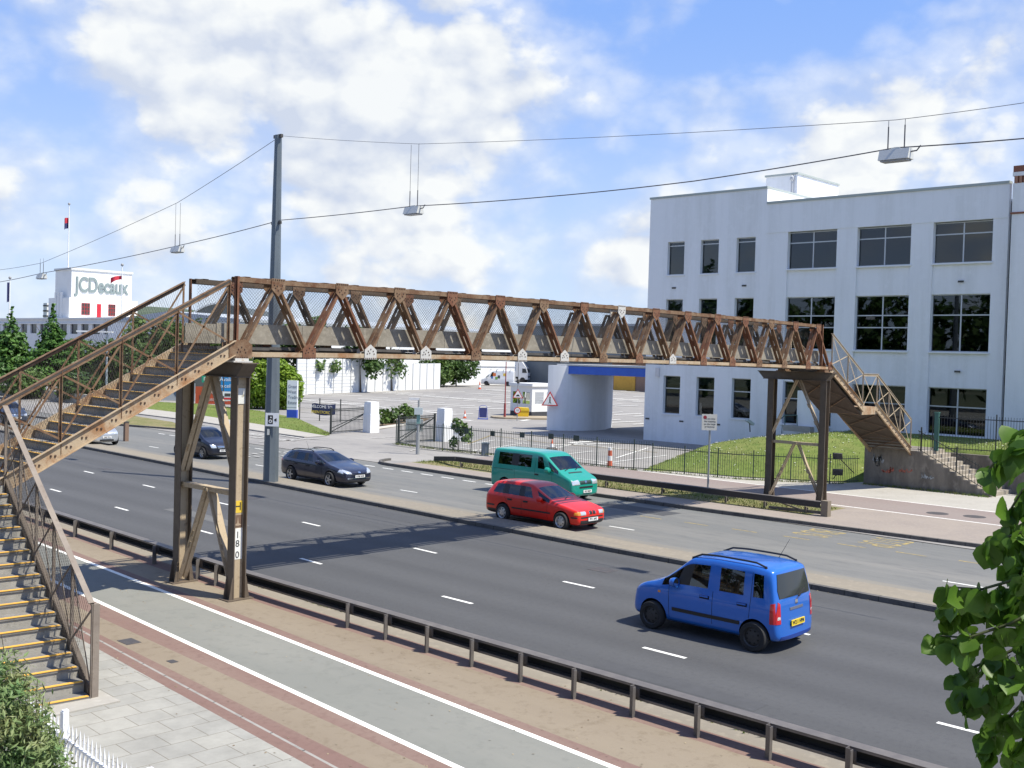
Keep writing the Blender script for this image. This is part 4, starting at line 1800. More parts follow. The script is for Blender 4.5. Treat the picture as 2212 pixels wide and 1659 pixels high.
# tower at the end
XT_ = 63.6
st0 = S(2180, 600, XT_)
mb = MB()
mb.box(XT_, 80, YC-st0-14, YC-st0, -.2, 16.4)
mb.box(XT_-.06, 80, YC-st0-14, YC-st0+.06, 14.67, 14.77, 1)
mb.box(XT_+.05, 80, YC-st0-14, YC-st0-.05, 16.4, 16.8, 1)
for k in range(60):
    yy = YC-st0-.12-.23*k
    mb.box(XT_-.03, XT_+.05, yy-.14, yy, 16.4, 16.8, 2)
mb.box(XT_-.02, 80, YC-st0-14, YC-st0+.02, 16.8, 17.02)
mb.box(XT_+.0, 80, YC-st0-14, YC-st0, 17.02, 17.38, 1)
mb.box(XT_-.08, XT_, YC-st0-14, YC-st0-2.5, -.2, 16.3)
mb.build('end_tower', [white_wall, mat('brown_band', (.22, .085, .05), .7), mat('brown_flutes', (.33, .17, .11), .7)], bld)
# roof room
xp = 73.0
pc = AX(1723, 376, xp)
yl = AX(1655, 384, xp).y
xr = AY(1811, 401, pc.y).x
mb = MB()
mb.box(xp, xr, pc.y, yl, 15.7, pc.z)
mb.build('roof_room', white_wall, bld)
mb = MB()
mb.box(xp-.08, xr+.08, pc.y-.08, yl+.08, pc.z, pc.z+.13)
mb.build('roof_room_cap', cap_mat, bld)
mb = MB()
mb.tube((xp-.15, pc.y+.35, pc.z-3.2), (xp-.15, pc.y+.35, pc.z-.5), .09, n=8)
mb.lathe((xp-.15, pc.y+.35, pc.z-.5), (0, 0, 1), [(.09, 0), (.17, .1), (.17, .3), (.02, .42)], 10)
mb.build('flue', mat('flue_grey', (.45, .46, .47), .5), bld)
# air bricks and an alarm box
for px, py in ((1456, 622), (1607.5, 617), (2075.6, 608), (2068, 802.6), (1398.5, 904), (1472, 910), (1551, 917)):
    p = AX(px, py, XF)
    MB().box(XF-.035, XF, p.y-.17, p.y+.17, p.z-.055, p.z+.055).build('air_brick', dirty_steel, bld)
p = AX(1421.5, 804, XF)
MB().box(XF-.12, XF, p.y-.16, p.y+.16, p.z-.32, p.z+.32).build('alarm_box', mat('alarm_box', (.62, .60, .60), .5), bld)
# projecting entrance buttress and steps with a rail
p = AX(1745, 930, 63.3)
MB().box(62.9, XF, p.y-.7, p.y+.6, 1.6, 4.2).build('entrance_buttress', white_wall, bld)
rl_ = thing('entrance_rail', 'green tubular handrail beside the entrance buttress of the white building', 'handrail', (63, 32.5, 1.7))
mb = MB()
a = AX(1660, 925, 62.6)
c = AX(1696, 897, 62.6)
d = AX(1722, 897, 62.6)
e = AX(1722, 925, 62.6)
mb.path([a, c, d, e], .035)
mb.tube((c.x, c.y, 1.7), c, .03)
mb.build('rail', mat('green_rail', (.07, .14, .13), .5), rl_)
MB().box(62.4, 63.6, c.y-1.9, c.y, 1.6, 1.95).build('doorstep', foot_mat, rl_)

# gateway canopy and its curved wall
can = thing('gate_canopy', 'flat canopy with bright blue fascia on a curved white wall beside the office building', 'canopy', (67, 54, 0))
zf0, zf1 = AX(1300, 810.5, 66).z, AX(1300, 793, 66).z
yfl = AX(1205, 800, 66).y
mb = MB()
mb.box(66.0, 66.12, YC-.0, yfl, zf0, zf1)
mb.box(66.12, 74, yfl-.12, yfl, zf0, zf1)
mb.build('fascia', mat('blue_fascia', (.03, .11, .50), .45, var=[(1.5, (.035, .13, .55), .4, .7)], coord='world'), can)
mb = MB()
mb.box(66.12, 74, YC, yfl-.12, zf0+.08, zf1+.02)
mb.box(65.95, 74.05, YC+.001, yfl+.05, zf1+.02, zf1+.14)
mb.build('roof_slab', mat('canopy_roof', (.50, .50, .48), .8), can)
mb = MB()
cpts = [(65.0, 58.0), (65.5, 57.2), (66.2, 56.55), (67.1, 56.1), (68.2, 55.9), (69.4, 56.0), (70.5, 56.35), (71.5, 56.9), (72.3, 57.3), (73.1, 57.75)]
ring = []
inner = []
for i, (x, y) in enumerate(cpts):
    a = cpts[max(0, i-1)]
    c = cpts[min(len(cpts)-1, i+1)]
    t_ = Vector((c[0]-a[0], c[1]-a[1], 0)).normalized()
    nn = Vector((-t_.y, t_.x, 0))
    inner.append((x+nn.x*1.1, y+nn.y*1.1, 0))
    ring.append((x, y, 0))
vs = []
ht = zf1+.02
for p in ring:
    vs += [(p[0], p[1], -.1), (p[0], p[1], ht)]
k = len(vs)
for p in inner:
    vs += [(p[0], p[1], -.1), (p[0], p[1], ht)]
fs = []
for i in range(len(cpts)-1):
    fs.append((2*i, 2*i+2, 2*i+3, 2*i+1))
    fs.append((k+2*i+2, k+2*i, k+2*i+1, k+2*i+3))
    fs.append((2*i+1, 2*i+3, k+2*i+3, k+2*i+1))
e = 2*(len(cpts)-1)
fs.append((e, k+e, k+e+1, e+1))
fs.append((k, 0, 1, k+1))
mb.add(vs, fs, 0, True)
mb.build('curved_wall', white_wall, can, sharp=50)
# lettered triangle on the wall edge
sg = thing('warning_sign', 'red bordered triangular warning sign on the curved white wall', 'sign', (64.9, 58, 2.6))


def tri_sign(parent, c, right, size, sym):
    right = Vector(right).normalized()
    up = Vector((0, 0, 1))
    n = right.cross(up)
    c = Vector(c)

    def tri(s, o):
        return [c+n*o+right*(-s*.5)+up*(-s*.29), c+n*o+right*(s*.5)+up*(-s*.29), c+n*o+up*(s*.577)]
    MB().prism(tri(size, 0), n*.02).build('plate', mat('sign_red', (.55, .035, .03), .5), parent)
    MB().prism(tri(size*.78, .021), n*.004).build('face', mat('sign_white', (.78, .78, .76), .5), parent)
    mb = MB()
    if sym == 'walk':
        mb.lathe(c+n*.027+up*size*.20, n, [(.001, .0), (size*.045, .001)], 8)
        mb.bar(c+n*.027+up*size*.15, c+n*.027-up*size*.02, size*.07, .004, up=n)
        mb.bar(c+n*.027-up*size*.02, c+n*.027-up*size*.16+right*size*.07, size*.04, .004, up=n)
        mb.bar(c+n*.027-up*size*.02, c+n*.027-up*size*.16-right*size*.06, size*.04, .004, up=n)
    else:
        mb.prism([c+n*.026+right*(-size*.2)-up*size*.12, c+n*.026+right*(size*.2)-up*size*.12, c+n*.026+right*(size*.08)+up*size*.04, c+n*.026-right*(size*.08)+up*size*.04], n*.003)
    mb.build('symbol', MATS['black_lettering'], parent)


p = AX(1187, 866, 64.7)
tri_sign(sg, (64.75, p.y, p.z), (1, -1.1, 0), 1.35, 'walk')

# ------------------------------------------------------------------ gate hut and things round it
hut = thing('gate_hut', 'small flat-roofed white gate hut with dark plinth and windows on the car park island', 'hut', (77, 71, .05))
hc = GC(1148, 901)
ux = Vector((0, 1, 0))
uy = Vector((1, 0, 0))
wl = AX(1102, 895, hc.x).y-hc.y
up = Vector((0, 0, 1))
z0 = .18
hb = hc+up*0
wd2 = AY(1203, 895, hc.y).x-hc.x


def hbox(mb, a0, a1, b0, b1, za, zb_, mi=0):
    c = hc+ux*(a0+a1)/2+uy*(b0+b1)/2
    mb.obox((c.x, c.y, (za+zb_)/2), ux*(a1-a0)/2, uy*(b1-b0)/2, up*(zb_-za)/2, mi)


hut_w = mat('hut_white', (.72, .73, .73), .6)
hut_d = mat('hut_plinth', (.05, .05, .055), .6)
mb = MB()
hbox(mb, 0, wl, 0, wd2, .1, .55)
mb.build('plinth', hut_d, hut)
mb = MB()
zw0_, zw1_, ztp = 1.30, 2.45, 3.0
def hut_side(lo, hi, fixed, along):
    L_ = hi-lo
    opens = [(lo+L_*.10, lo+L_*.44), (lo+L_*.56, lo+L_*.90)]
    e_ = [lo]+[v for p in opens for v in p]+[hi]
    for q in (0, 2, 4):
        if along:
            hbox(mb, e_[q], e_[q+1], 0, .06, .55, ztp)
        else:
            hbox(mb, 0, .06, e_[q], e_[q+1], .55, ztp)
    for p in opens:
        for za, zb_ in ((.55, zw0_), (zw1_, ztp)):
            if along:
                hbox(mb, p[0], p[1], 0, .06, za, zb_)
            else:
                hbox(mb, 0, .06, p[0], p[1], za, zb_)
    return opens
o1 = hut_side(0, wl, 0, True)
o2 = hut_side(.06, wd2, 0, False)
hbox(mb, wl-.06, wl, .06, wd2, .55, ztp)
hbox(mb, .06, wl-.06, wd2-.06, wd2, .55, ztp)
mb.build('wall', hut_w, hut)
mb = MB()
hbox(mb, -.15, wl+.15, -.15, wd2+.15, 3.0, 3.28)
mb.build('roof', hut_w, hut)
mb = MB()
hbox(mb, wl*.55, wl*.6, .4, wd2-.3, .3, 2.9)
hbox(mb, .5, wl*.5, wd2*.5, wd2*.55, .3, 2.2)
mb.build('interior', mat('hut_inside', (.42, .17, .06), .8), hut)
for p in o1:
    mb = MB()
    hbox(mb, p[0], p[1], .02, .03, zw0_, zw1_)
    mb.build('window', pane_dark, hut)
for p in o2:
    mb = MB()
    hbox(mb, .02, .03, p[0], p[1], zw0_, zw1_)
    mb.build('window', pane_dark, hut)




yw = Vector((math.cos(R(-46)), math.sin(R(-46)), 0))   # picture-parallel direction
yd = Vector((cy_, sy_, 0))
# yellow grit bin
g = GC(1130, 903)
gb = thing('grit_bin', 'bright yellow grit bin beside the gate hut', 'bin', (g.x, g.y, .18))
c = Vector((g.x, g.y, .18))
mb = MB()
prof = [(-.5, 0), (.5, 0), (.56, .55), (-.56, .55)]
mb.prism([c+yw*a+up*h_ for a, h_ in prof], yd*.8)
mb.build('body', mat('grit_yellow', (.72, .47, .02), .5), gb)
mb = MB()
mb.prism([c+yw*a-yd*.04+up*h_ for a, h_ in [(-.6, .56), (.6, .56), (.5, .82), (-.45, .86)]], yd*.88)
mb.build('lid', mat('grit_lid', (.75, .52, .03), .5), gb)
# blue A-board
g = GC(1043, 906)
ab = thing('pavement_board', 'blue swing sign in a blue frame standing in the car park', 'sign', g)
mb = MB()
for a in (-.4, .4):
    mb.tube(g+yw*a+up*.05, g+yw*a*.86+up*1.15, .03)
mb.path([g-yw*.34+up*1.13, g-yw*.2+up*1.28, g+yw*.2+up*1.28, g+yw*.34+up*1.13], .025)
mb.obox(g+up*.05, yw*.48, yd*.22, up*.05)
mb.build('frame', mat('blue_frame', (.09, .13, .42), .5), ab)
MB().obox(g+up*.62, yw*.33, yd*.02, up*.44).build('panel', mat('navy_panel', (.035, .045, .16), .5), ab)
# red and white pole
g = GC(1090, 904)
bp_ = thing('barrier_pole', 'tall thin red pole on the kerb left of the gate hut', 'pole', g)
MB().tube(g, g+up*1.4, .11, .10).tube(g+up*1.4, g+up*5.3, .055, .045).build('shaft', mat('red_pole', (.28, .05, .05), .6), bp_)
# sign pole with triangle, lamp and roundel
g = GC(1117, 909)
sp = thing('sign_post', 'grey post with triangular and round traffic signs in front of the gate hut', 'sign', g)
MB().tube(g, g+up*3.4, .045).build('post', mat('galvanised', (.36, .37, .37), .5, .4), sp)
tri_sign(sp, g+up*2.35-yd*.08, yw, 1.0, 'hump')
mb = MB()
mb.lathe(g+up*.95-yd*.08, -yd, [(.001, .0), (.30, 0), (.30, .02), (.001, .02)], 20)
mb.build('plate', MATS['sign_red'], sp)
mb = MB()
mb.lathe(g+up*.95-yd*.102, -yd, [(.001, .004), (.22, .004), (.22, 0)], 20)
mb.build('face', MATS['sign_white'], sp)
mb = MB()
put_text(mb, '10', g+up*.95-yd*.11, yw, up, .26, .002)
mb.build('lettering', MATS['black_lettering'], sp)
mb = MB()
mb.lathe(g+up*3.4, (0, 0, 1), [(.08, 0), (.16, .1), (.16, .32), (.06, .4)], 12)
mb.build('lamp', dirty_steel, sp)
mb = MB()
mb.path([g+up*1.9+yw*.05, g+up*1.85+yw*.2, g+up*1.65+yw*.22, g+up*1.55+yw*.1], .05)
mb.build('bracket', dirty_steel, sp)


def cone(px, py, hgt, label, group=None):
    g = GC(px, py)
    th = thing('traffic_cone', label, 'traffic cone', g, group=group)
    r0 = hgt*.19
    MB().lathe(g+up*.03, up, [(r0, 0), (r0*.8, hgt*.2)], 14).lathe(g+up*.03, up, [(r0*.52, hgt*.5), (r0*.28, hgt*.8), (r0*.12, hgt*.97), (.001, hgt)], 14).build('shell', mat('cone_orange', (.62, .10, .03), .6), th)
    MB().lathe(g+up*.03, up, [(r0*.8, hgt*.2), (r0*.52, hgt*.5)], 14).build('sleeve', mat('cone_white', (.8, .8, .78), .5), th)
    MB().obox(g+up*.015, yw*r0*1.25, yd*r0*1.25, up*.02).build('base', mat('cone_base', (.5, .07, .03), .7), th)


cone(1004, 903.5, .75, 'small orange and white traffic cone left of the blue swing sign')
cone(1036, 840.5, 1.15, 'orange and white traffic cone near the white van')
cone(1192, 972, .75, 'traffic cone with a dark weighted base inside the railings beside a pole')
g = GC(1192, 973)
MB().lathe(g, up, [(.36, 0), (.36, .1), (.28, .18), (.05, .2)], 14).build('cone_weight', dirty_steel, at=g)
tag(bpy.data.objects['cone_weight'], 'black rubber weight under the traffic cone inside the railings', 'weight')
g = GC(1317, 1006)
bo = thing('bollard', 'red and white banded plastic bollard inside the railings by the grass', 'bollard', g)
MB().tube(g, g+up*.28, .14, .13, 14).tube(g+up*.55, g+up*.85, .12, .11, 14).build('post', mat('bollard_red', (.58, .12, .06), .6), bo)
MB().tube(g+up*.28, g+up*.55, .13, .12, 14).tube(g+up*.85, g+up*1.0, .11, .10, 14).build('band', MATS['cone_white'], bo)
g = GC(1048, 984)
lb = thing('litter_bin', 'small grey litter bin behind the railings', 'bin', g)
MB().obox(g+up*.35, yw*.21, yd*.21, up*.34).build('body', mat('bin_grey', (.17, .20, .22), .6), lb)
MB().obox(g+up*.72, yw*.24, yd*.24, up*.04).build('lid', mat('bin_lid', (.12, .15, .17), .6), lb)


# ------------------------------------------------------------------ railings, gates and piers
def railing(name, label, cat, pts, hgt, sp_, post_every, mt, group=None, top_spike=True, plates=()):
    pts = [Vector(p) for p in pts]
    th = thing(name, label, cat, pts[0], group=group)
    bars, rails = MB(), MB()
    cnt = 0
    for a, c in zip(pts, pts[1:]):
        L = (c-a).length
        n = max(1, round(L/sp_))
        d = (c-a).normalized()
        sd_ = Vector((-d.y, d.x, 0))
        for k in range(n):
            p = a.lerp(c, k/n)
            if cnt % post_every == 0:
                mb = MB()
                mb.obox(p+up*(hgt*.53), d*.025, sd_*.025, up*(hgt*.53))
                mb.build('post', mt, th)
            else:
                bars.obox(p+up*(hgt/2+.03), d*.008, sd_*.008, up*(hgt/2-.03))
            cnt += 1
        for zz in (hgt-.16, .14):
            rails.bar(a+up*zz, c+up*zz, .012, .04)
    bars.build('bars', mt, th)
    rails.build('rail', mt, th)
    for p, d in plates:
        mb = MB()
        mb.obox(p, Vector(d).normalized()*.19, Vector((-d[1], d[0], 0)).normalized()*.006, up*.15)
        mb.build('notice', mat('green_notice', (.03, .05, .045), .6), th)
    return th


grn = mat('green_black_iron', (.035, .055, .048), .55)
f1 = [(44.75, 52.7, .05), (44.5, 48.8, .05), (44.9, 44.0, .05), (45.35, 35.4, .05), (45.75, 33.5, .1)]
pls = []
for px, py in ((1351, 760), ):
    pass
for py_px in ((1008, 931), (1064, 936.5), (1128, 939.5), (1190, 942.5), (1245, 946.5)):
    p = AX(py_px[0], py_px[1], 44.9)
    pls.append((p, (0, 1, 0)))
railing('railings', 'dark green iron railings along the footway in front of the car park', 'railings', f1, 1.55, .135, 17, grn, plates=pls)
f2 = [(45.75, 33.4, .1), (46.5, 28.85, .1), (47.7, 26.8, .1), (48.9, 24.8, .1), (50.4, 24.3, .1)]
railing('railings', 'dark green iron railings at the foot of the grass mound behind the far trestle', 'railings', f2, 1.4, .12, 15, grn)
f3 = [(51.8, 21.3, 1.93), (52.4, 19.2, 1.93), (53.2, 14, 1.93), (54, 4, 1.93)]
railing('railings', 'black iron railings on the raised lawn beside the concrete steps', 'railings', f3, 1.75, .125, 22, blk)
g = Vector((51.9, 21.15, 1.93))
gp = thing('gate_post', 'stout green square post at the head of the concrete steps', 'post', g)
MB().box(g.x-.09, g.x+.09, g.y-.09, g.y+.09, 1.9, 3.72).build('shaft', mat('green_post', (.045, .13, .11), .5), gp)
MB().box(g.x-.11, g.x+.11, g.y-.11, g.y+.11, 3.72, 3.77).build('cap', MATS['green_post'], gp)


def gate(name, label, a, c, hgt):
    a, c = Vector(a), Vector(c)
    th = thing(name, label, 'gate', a)
    d = (c-a).normalized()
    sd_ = Vector((-d.y, d.x, 0))
    L = (c-a).length
    mb = MB()
    n = int(L/.15)
    for k in range(1, n):
        p = a+d*(L*k/n)
        mb.obox(p+up*(hgt/2+.06), d*.009, sd_*.009, up*(hgt/2+.02))
    mb.build('bars', blk, th)
    mb = MB()
    for zz in (.16, hgt*.52, hgt-.12, hgt):
        mb.bar(a+up*zz, c+up*zz, .03, .05)
    mb.bar(a+up*.16, c+up*(hgt-.12), .03, .06)
    mb.bar(a+up*.4, c+up*(hgt-.12)-d*.0, .03, .05)
    mb.build('frame', blk, th)
    for p in (a, c):
        mb = MB()
        mb.obox(p+up*(hgt*.54), d*.05, sd_*.05, up*(hgt*.54))
        mb.build('stile', blk, th)
    return th


gate('entrance_gate', 'open black iron gate leaf on the lawn side of the car park entrance', GC(714, 938), GC(806, 931), 1.75)
gate('entrance_gate', 'black iron gate leaf with a sign box beside the railings', GC(860, 961), GC(938, 954), 1.75)
g = GC(893, 953)
ck = thing('control_box', 'pale grey control box fixed behind the right gate leaf', 'box', g)
MB().obox(g+up*1.05+yd*.35, yw*.58, yd*.12, up*.40).build('case', mat('box_grey', (.42, .46, .45), .6), ck)
MB().obox(g+up*1.0+yd*.22+yw*.35, yw*.16, yd*.01, up*.13).build('door_label', dirty_steel, ck)


def pier_(label, px0, px1, pyb, pyt, extra=None):
    a, c = GC(px0, pyb), GC(px1, pyb)
    ctr = (a+c)/2
    d = (a.x*cy_+a.y*sy_)
    hgt = AD(px0, pyt, d).z
    th = thing('gate_pier', label, 'gate pier', ctr)
    wv = (c-a).length*.72
    mb = MB()
    q = .5*wv
    ctr = ctr+yd*q*.8
    mb.box(ctr.x-q, ctr.x+q, ctr.y-q, ctr.y+q, -.1, hgt*.60)
    q2 = q*.92
    mb.box(ctr.x-q2, ctr.x+q2, ctr.y-q2, ctr.y+q2, hgt*.60, hgt*.93)
    mb.build('shaft', white_wall, th)
    mb = MB()
    mb.prism([(ctr.x-q2*.95, ctr.y-q2*.95, hgt*.93), (ctr.x+q2*.95, ctr.y-q2*.95, hgt*.93), (ctr.x+q2*.95, ctr.y+q2*.95, hgt*.93), (ctr.x-q2*.95, ctr.y+q2*.95, hgt*.93)], (0, 0, hgt*.07))
    mb.build('cap', white_wall, th)
    return th, ctr, hgt, q


pier_('white rendered gate pier at the lawn side of the entrance', 783, 817, 935, 868)
th, ctr, hgt, q = pier_('white rendered gate pier with a floodlight beside the railings', 941, 976, 954, 882)
g = GC(992, 952)
cb = thing('cable_box', 'low white box at the foot of the right gate pier', 'box', g)
MB().obox(g+up*.3, yw*.38, yd*.25, up*.32).build('case', white_trim, cb)
MB().obox(g+up*.64, yw*.41, yd*.28, up*.025).build('lid', white_trim, cb)


def floodlight(label, c, aim, s=1.0, post=None, hm=None):
    c = Vector(c)
    th = thing('floodlight', label, 'floodlight', c)
    a = Vector(aim).normalized()
    side = a.cross(up).normalized()
    u2 = side.cross(a)
    MB().prism([c+side*x*s+u2*z*s for x, z in ((-.3, -.2), (.3, -.2), (.3, .2), (-.3, .2))], a*-.12*s).build('housing', hm or dirty_steel, th)
    MB().obox(c+a*.012*s, side*.26*s, u2*.17*s, a*.008).build('lens', mat('lamp_lens', (.33, .45, .45), .15), th)
    mb = MB()
    e = post if post is not None else c-up*.5
    mb.tube(Vector(e), c-a*.08*s, .03*s)
    mb.build('bracket', dirty_steel, th)


floodlight('black floodlight bracketed off the right gate pier', AD(986, 909, 73), (.3, -.8, -.25), .9, post=(ctr.x+q, ctr.y-.2, AD(986, 909, 73).z))
pf = AX(1621, 910, 62.2)
floodlight('pale green floodlight on the brow of the mound by the building', pf, (.4, -.4, .8), 1.25, post=(pf.x, pf.y, pf.z-.7), hm=mat('pale_housing', (.36, .42, .41), .5))
p1 = AX((2200+795*.3942)/1.3888, (1050+805*.3942)/1.3888, 49)
p2 = AX((2200+795*.3942)/1.3888, (1050+925*.3942)/1.3888, 48.7)
floodlight('black floodlight on a bracket above the mound railings', p1, (.7, .2, .25), .75, post=(50.3, 24.5, p1.z-.9))
floodlight('grey floodlight low down behind the mound railings', p2, (.5, .3, .4), .8, post=(49.5, 25.2, .3))

# cctv column
g = GC(902, 981.6)
cc_ = thing('camera_post', 'slim grey camera column on the far footway near the gate', 'post', g)
zt = AD(902, 860, g.x*cy_+g.y*sy_).z
MB().tube(g, (g.x, g.y, 1.3), .11, .11, 12).tube((g.x, g.y, 1.3), (g.x, g.y, zt), .075, .06, 12).build('column', MATS['galvanised'], cc_)
MB().obox(Vector((g.x, g.y, zt-.75))-yd*.1, yw*.24, yd*.08, up*.20).build('cabinet', mat('box_pale', (.5, .56, .56), .6), cc_)
MB().obox(Vector((g.x, g.y, zt-.05))-yw*.28, yw*.30, yd*.07, up*.07).build('camera_head', mat('camera_white', (.7, .7, .7), .5), cc_)
MB().obox(Vector((g.x, g.y, zt-1.2)), yw*.1, yd*.1, up*.28).build('lower_box', mat('green_box', (.16, .30, .28), .6), cc_)

# bus lane notice on a post by the far trestle
g = Vector((41.3, 27.05, .12))
sn = thing('notice_post', 'grey post with a small white notice beside the mound railings', 'sign', g)
MB().tube(g, (g.x, g.y, 3.55), .045, n=10).build('post', MATS['galvanised'], sn)
cpt = Vector((g.x-.06, g.y, 3.18))
rr = Vector((.69, -.72, 0))
nn = rr.cross(up)
MB().obox(cpt+nn*.02, rr*.34, nn*.012, up*.36).build('plate', mat('notice_grey', (.60, .60, .58), .6), sn)
mb = MB()
mb.lathe(cpt+nn*.034+rr*-.2+up*.22, nn, [(.001, .002), (.08, .002), (.08, 0)], 12)
mb.build('emblem', mat('dark_red', (.3, .03, .05), .6), sn)
mb = MB()
for k, (tx_, zz) in enumerate((('At any time', .16), ('No stopping', .04), ('on the verge', -.08), ('or footway', -.2))):
    put_text(mb, tx_, cpt+nn*.034+up*zz+rr*.02, rr, up, .10, .002)
mb.build('lettering', MATS['black_lettering'], sn)


# ------------------------------------------------------------------ open box beam barriers
rail_steel = mat('barrier_steel', (.15, .135, .125), .55, .35, var=[(3, (.20, .18, .16), .45, .7), (30, (.10, .085, .075), .58, .78)], coord='world')
rail_shade = mat('barrier_shaded_back', (.035, .032, .03), .8)  # near-black colour stands for the shade on the beam's back plate


def barrier(name, label, pts, post_pos, z0, side, end=None):
    """pts: line of the beam; side: unit vector towards the posts"""
    pts = [Vector(p) for p in pts]
    th = thing(name, label, 'crash barrier', pts[len(pts)//2])
    mb = MB()
    for a, c in zip(pts, pts[1:]):
        d = (c-a).normalized()
        sv = Vector((-d.y, d.x, 0))
        if sv.dot(side) < 0:
            sv = -sv
        # open box: top, back and lipped bottom
        mb.bar(a+up*.115, c+up*.115, .22, .016)
        mb.bar(a+up*-.115, c+up*-.115, .22, .012)
        mb.bar(a-sv*.105, c-sv*.105, .012, .214, mi=1)
        mb.bar(a+sv*.105+up*.095, c+sv*.105+up*.095, .010, .03)
        mb.bar(a+sv*.105+up*-.095, c+sv*.105+up*-.095, .010, .03)
    mb.build('beam', [rail_steel, rail_shade], th)
    for p in post_pos:
        p = Vector(p)
        mb = MB()
        z1 = pts[0].z+.125
        # Z-section post
        mb.box(p.x-.055, p.x-.045, p.y-.055, p.y+.055, z0, z1)
        mb.box(p.x-.045, p.x+.05, p.y+.045, p.y+.055, z0, z1)
        mb.box(p.x-.12, p.x-.055, p.y-.055, p.y-.045, z0, z1)
        mb.box(p.x+.05, p.x+.075, p.y-.05, p.y+.05, z1-.2, z1-.05)
        mb.build('post', rail_steel, th)
    return th


bx = 14.32
ys = [-14+3*k for k in range(26)]
bpts = [(bx+drift(y), y, .47+.0) for y in ys]
pp = []
y = 18.1
for y in [18.04+1.25*k for k in range(-18, 1)]+[G(px_, py_, .1).y for px_, py_ in ((480, 1262), (430, 1250), (332.7, 1218.3), (250.8, 1185.2), (182.9, 1157.3), (119.3, 1133))]+[38+2.4*k for k in range(12)]:
    pp.append((14.15+drift(y), y, .1))
barrier('crash_barrier', 'low grey steel crash barrier on posts along the near footway', bpts, pp, .1, Vector((-1, 0, 0)))
zb2 = .55
bp2 = [(39.5, 43.2, .25), (38.6, 40.6, .50), (38.3, 37, zb2), (38.15, 30, zb2), (38.1, 24, zb2), (38.15, 19.85, zb2)]
pp = [(38.35, y_, .12) for y_ in (40.0, 36.9, 33.7, 30.5, 27.4, 24.2, 22.4, 20.6)]
ba2 = barrier('crash_barrier', 'low grey steel crash barrier along the far grass verge ending at the trestle', bp2, pp, .12, Vector((1, 0, 0)))
MB().box(38.05, 38.33, 19.55, 19.83, .0, .72).build('end_post', mat('timber_post', (.20, .165, .12), .8), ba2)
mb = MB()
mb.bar((38.3, 22.2, .17), (38.3, 19.9, .22), .05, .12)
mb.bar((38.3, 20.6, .2), (38.3, 21.9, .45), .04, .05)
mb.build('anchor_bar', rail_steel, ba2)
# drain gratings let into the near path
for lab, px, py, sx, sy in (('large', 279, 1386, .30, .42), ('small', 372, 1429, .14, .2)):
    g = G(px, py, .1)
    MB().box(g.x-sx/2, g.x+sx/2, g.y-sy/2, g.y+sy/2, .05, .106).build('drain_cover', iron, kind='structure')
for px, py in ((2025, 1112), (2105, 1119)):
    g = G(px+0, py-3, .12)
    MB().lathe((g.x, g.y, .118), up, [(.42, 0), (.42, .008), (.001, .008)], 24).build('manhole_cover', iron, kind='structure')
# ------------------------------------------------------------------ vehicles
def paint(name, col, metal=.35, r=.32):
    m_ = mat(name, col, r, metal, coat=.9, spec=.5)
    return m_


car_glass = glassmat('car_glass', (.30, .35, .36), (.85, .92, 1.0), .015, .03)
car_black = mat('car_trim_black', (.018, .018, .02), .5)
arch_black = mat('wheel_arch_black', (.008, .008, .008), .9)
tyre_mat = mat('tyre_rubber', (.02, .02, .021), .85)
alloy = mat('alloy_wheel', (.50, .51, .53), .32, .7)
hub_dark = mat('steel_wheel_dark', (.05, .05, .053), .5, .4)
lamp_glass = mat('lamp_clear', (.72, .75, .78), .08, .55, coat=1.0)
lamp_red = mat('lamp_red', (.50, .012, .018), .15, coat=1.0)
lamp_amber = mat('lamp_amber', (.75, .27, .02), .15, coat=1.0)
lamp_white = mat('lamp_white', (.62, .60, .58), .15, coat=1.0)
chrome = mat('chrome', (.75, .76, .78), .12, 1.0)
plate_y = mat('plate_yellow', (.78, .58, .03), .45)
plate_w = mat('plate_white', (.80, .80, .78), .45)
seat_mat = mat('seat_cloth', (.035, .036, .042), .9)
ROWN = 10


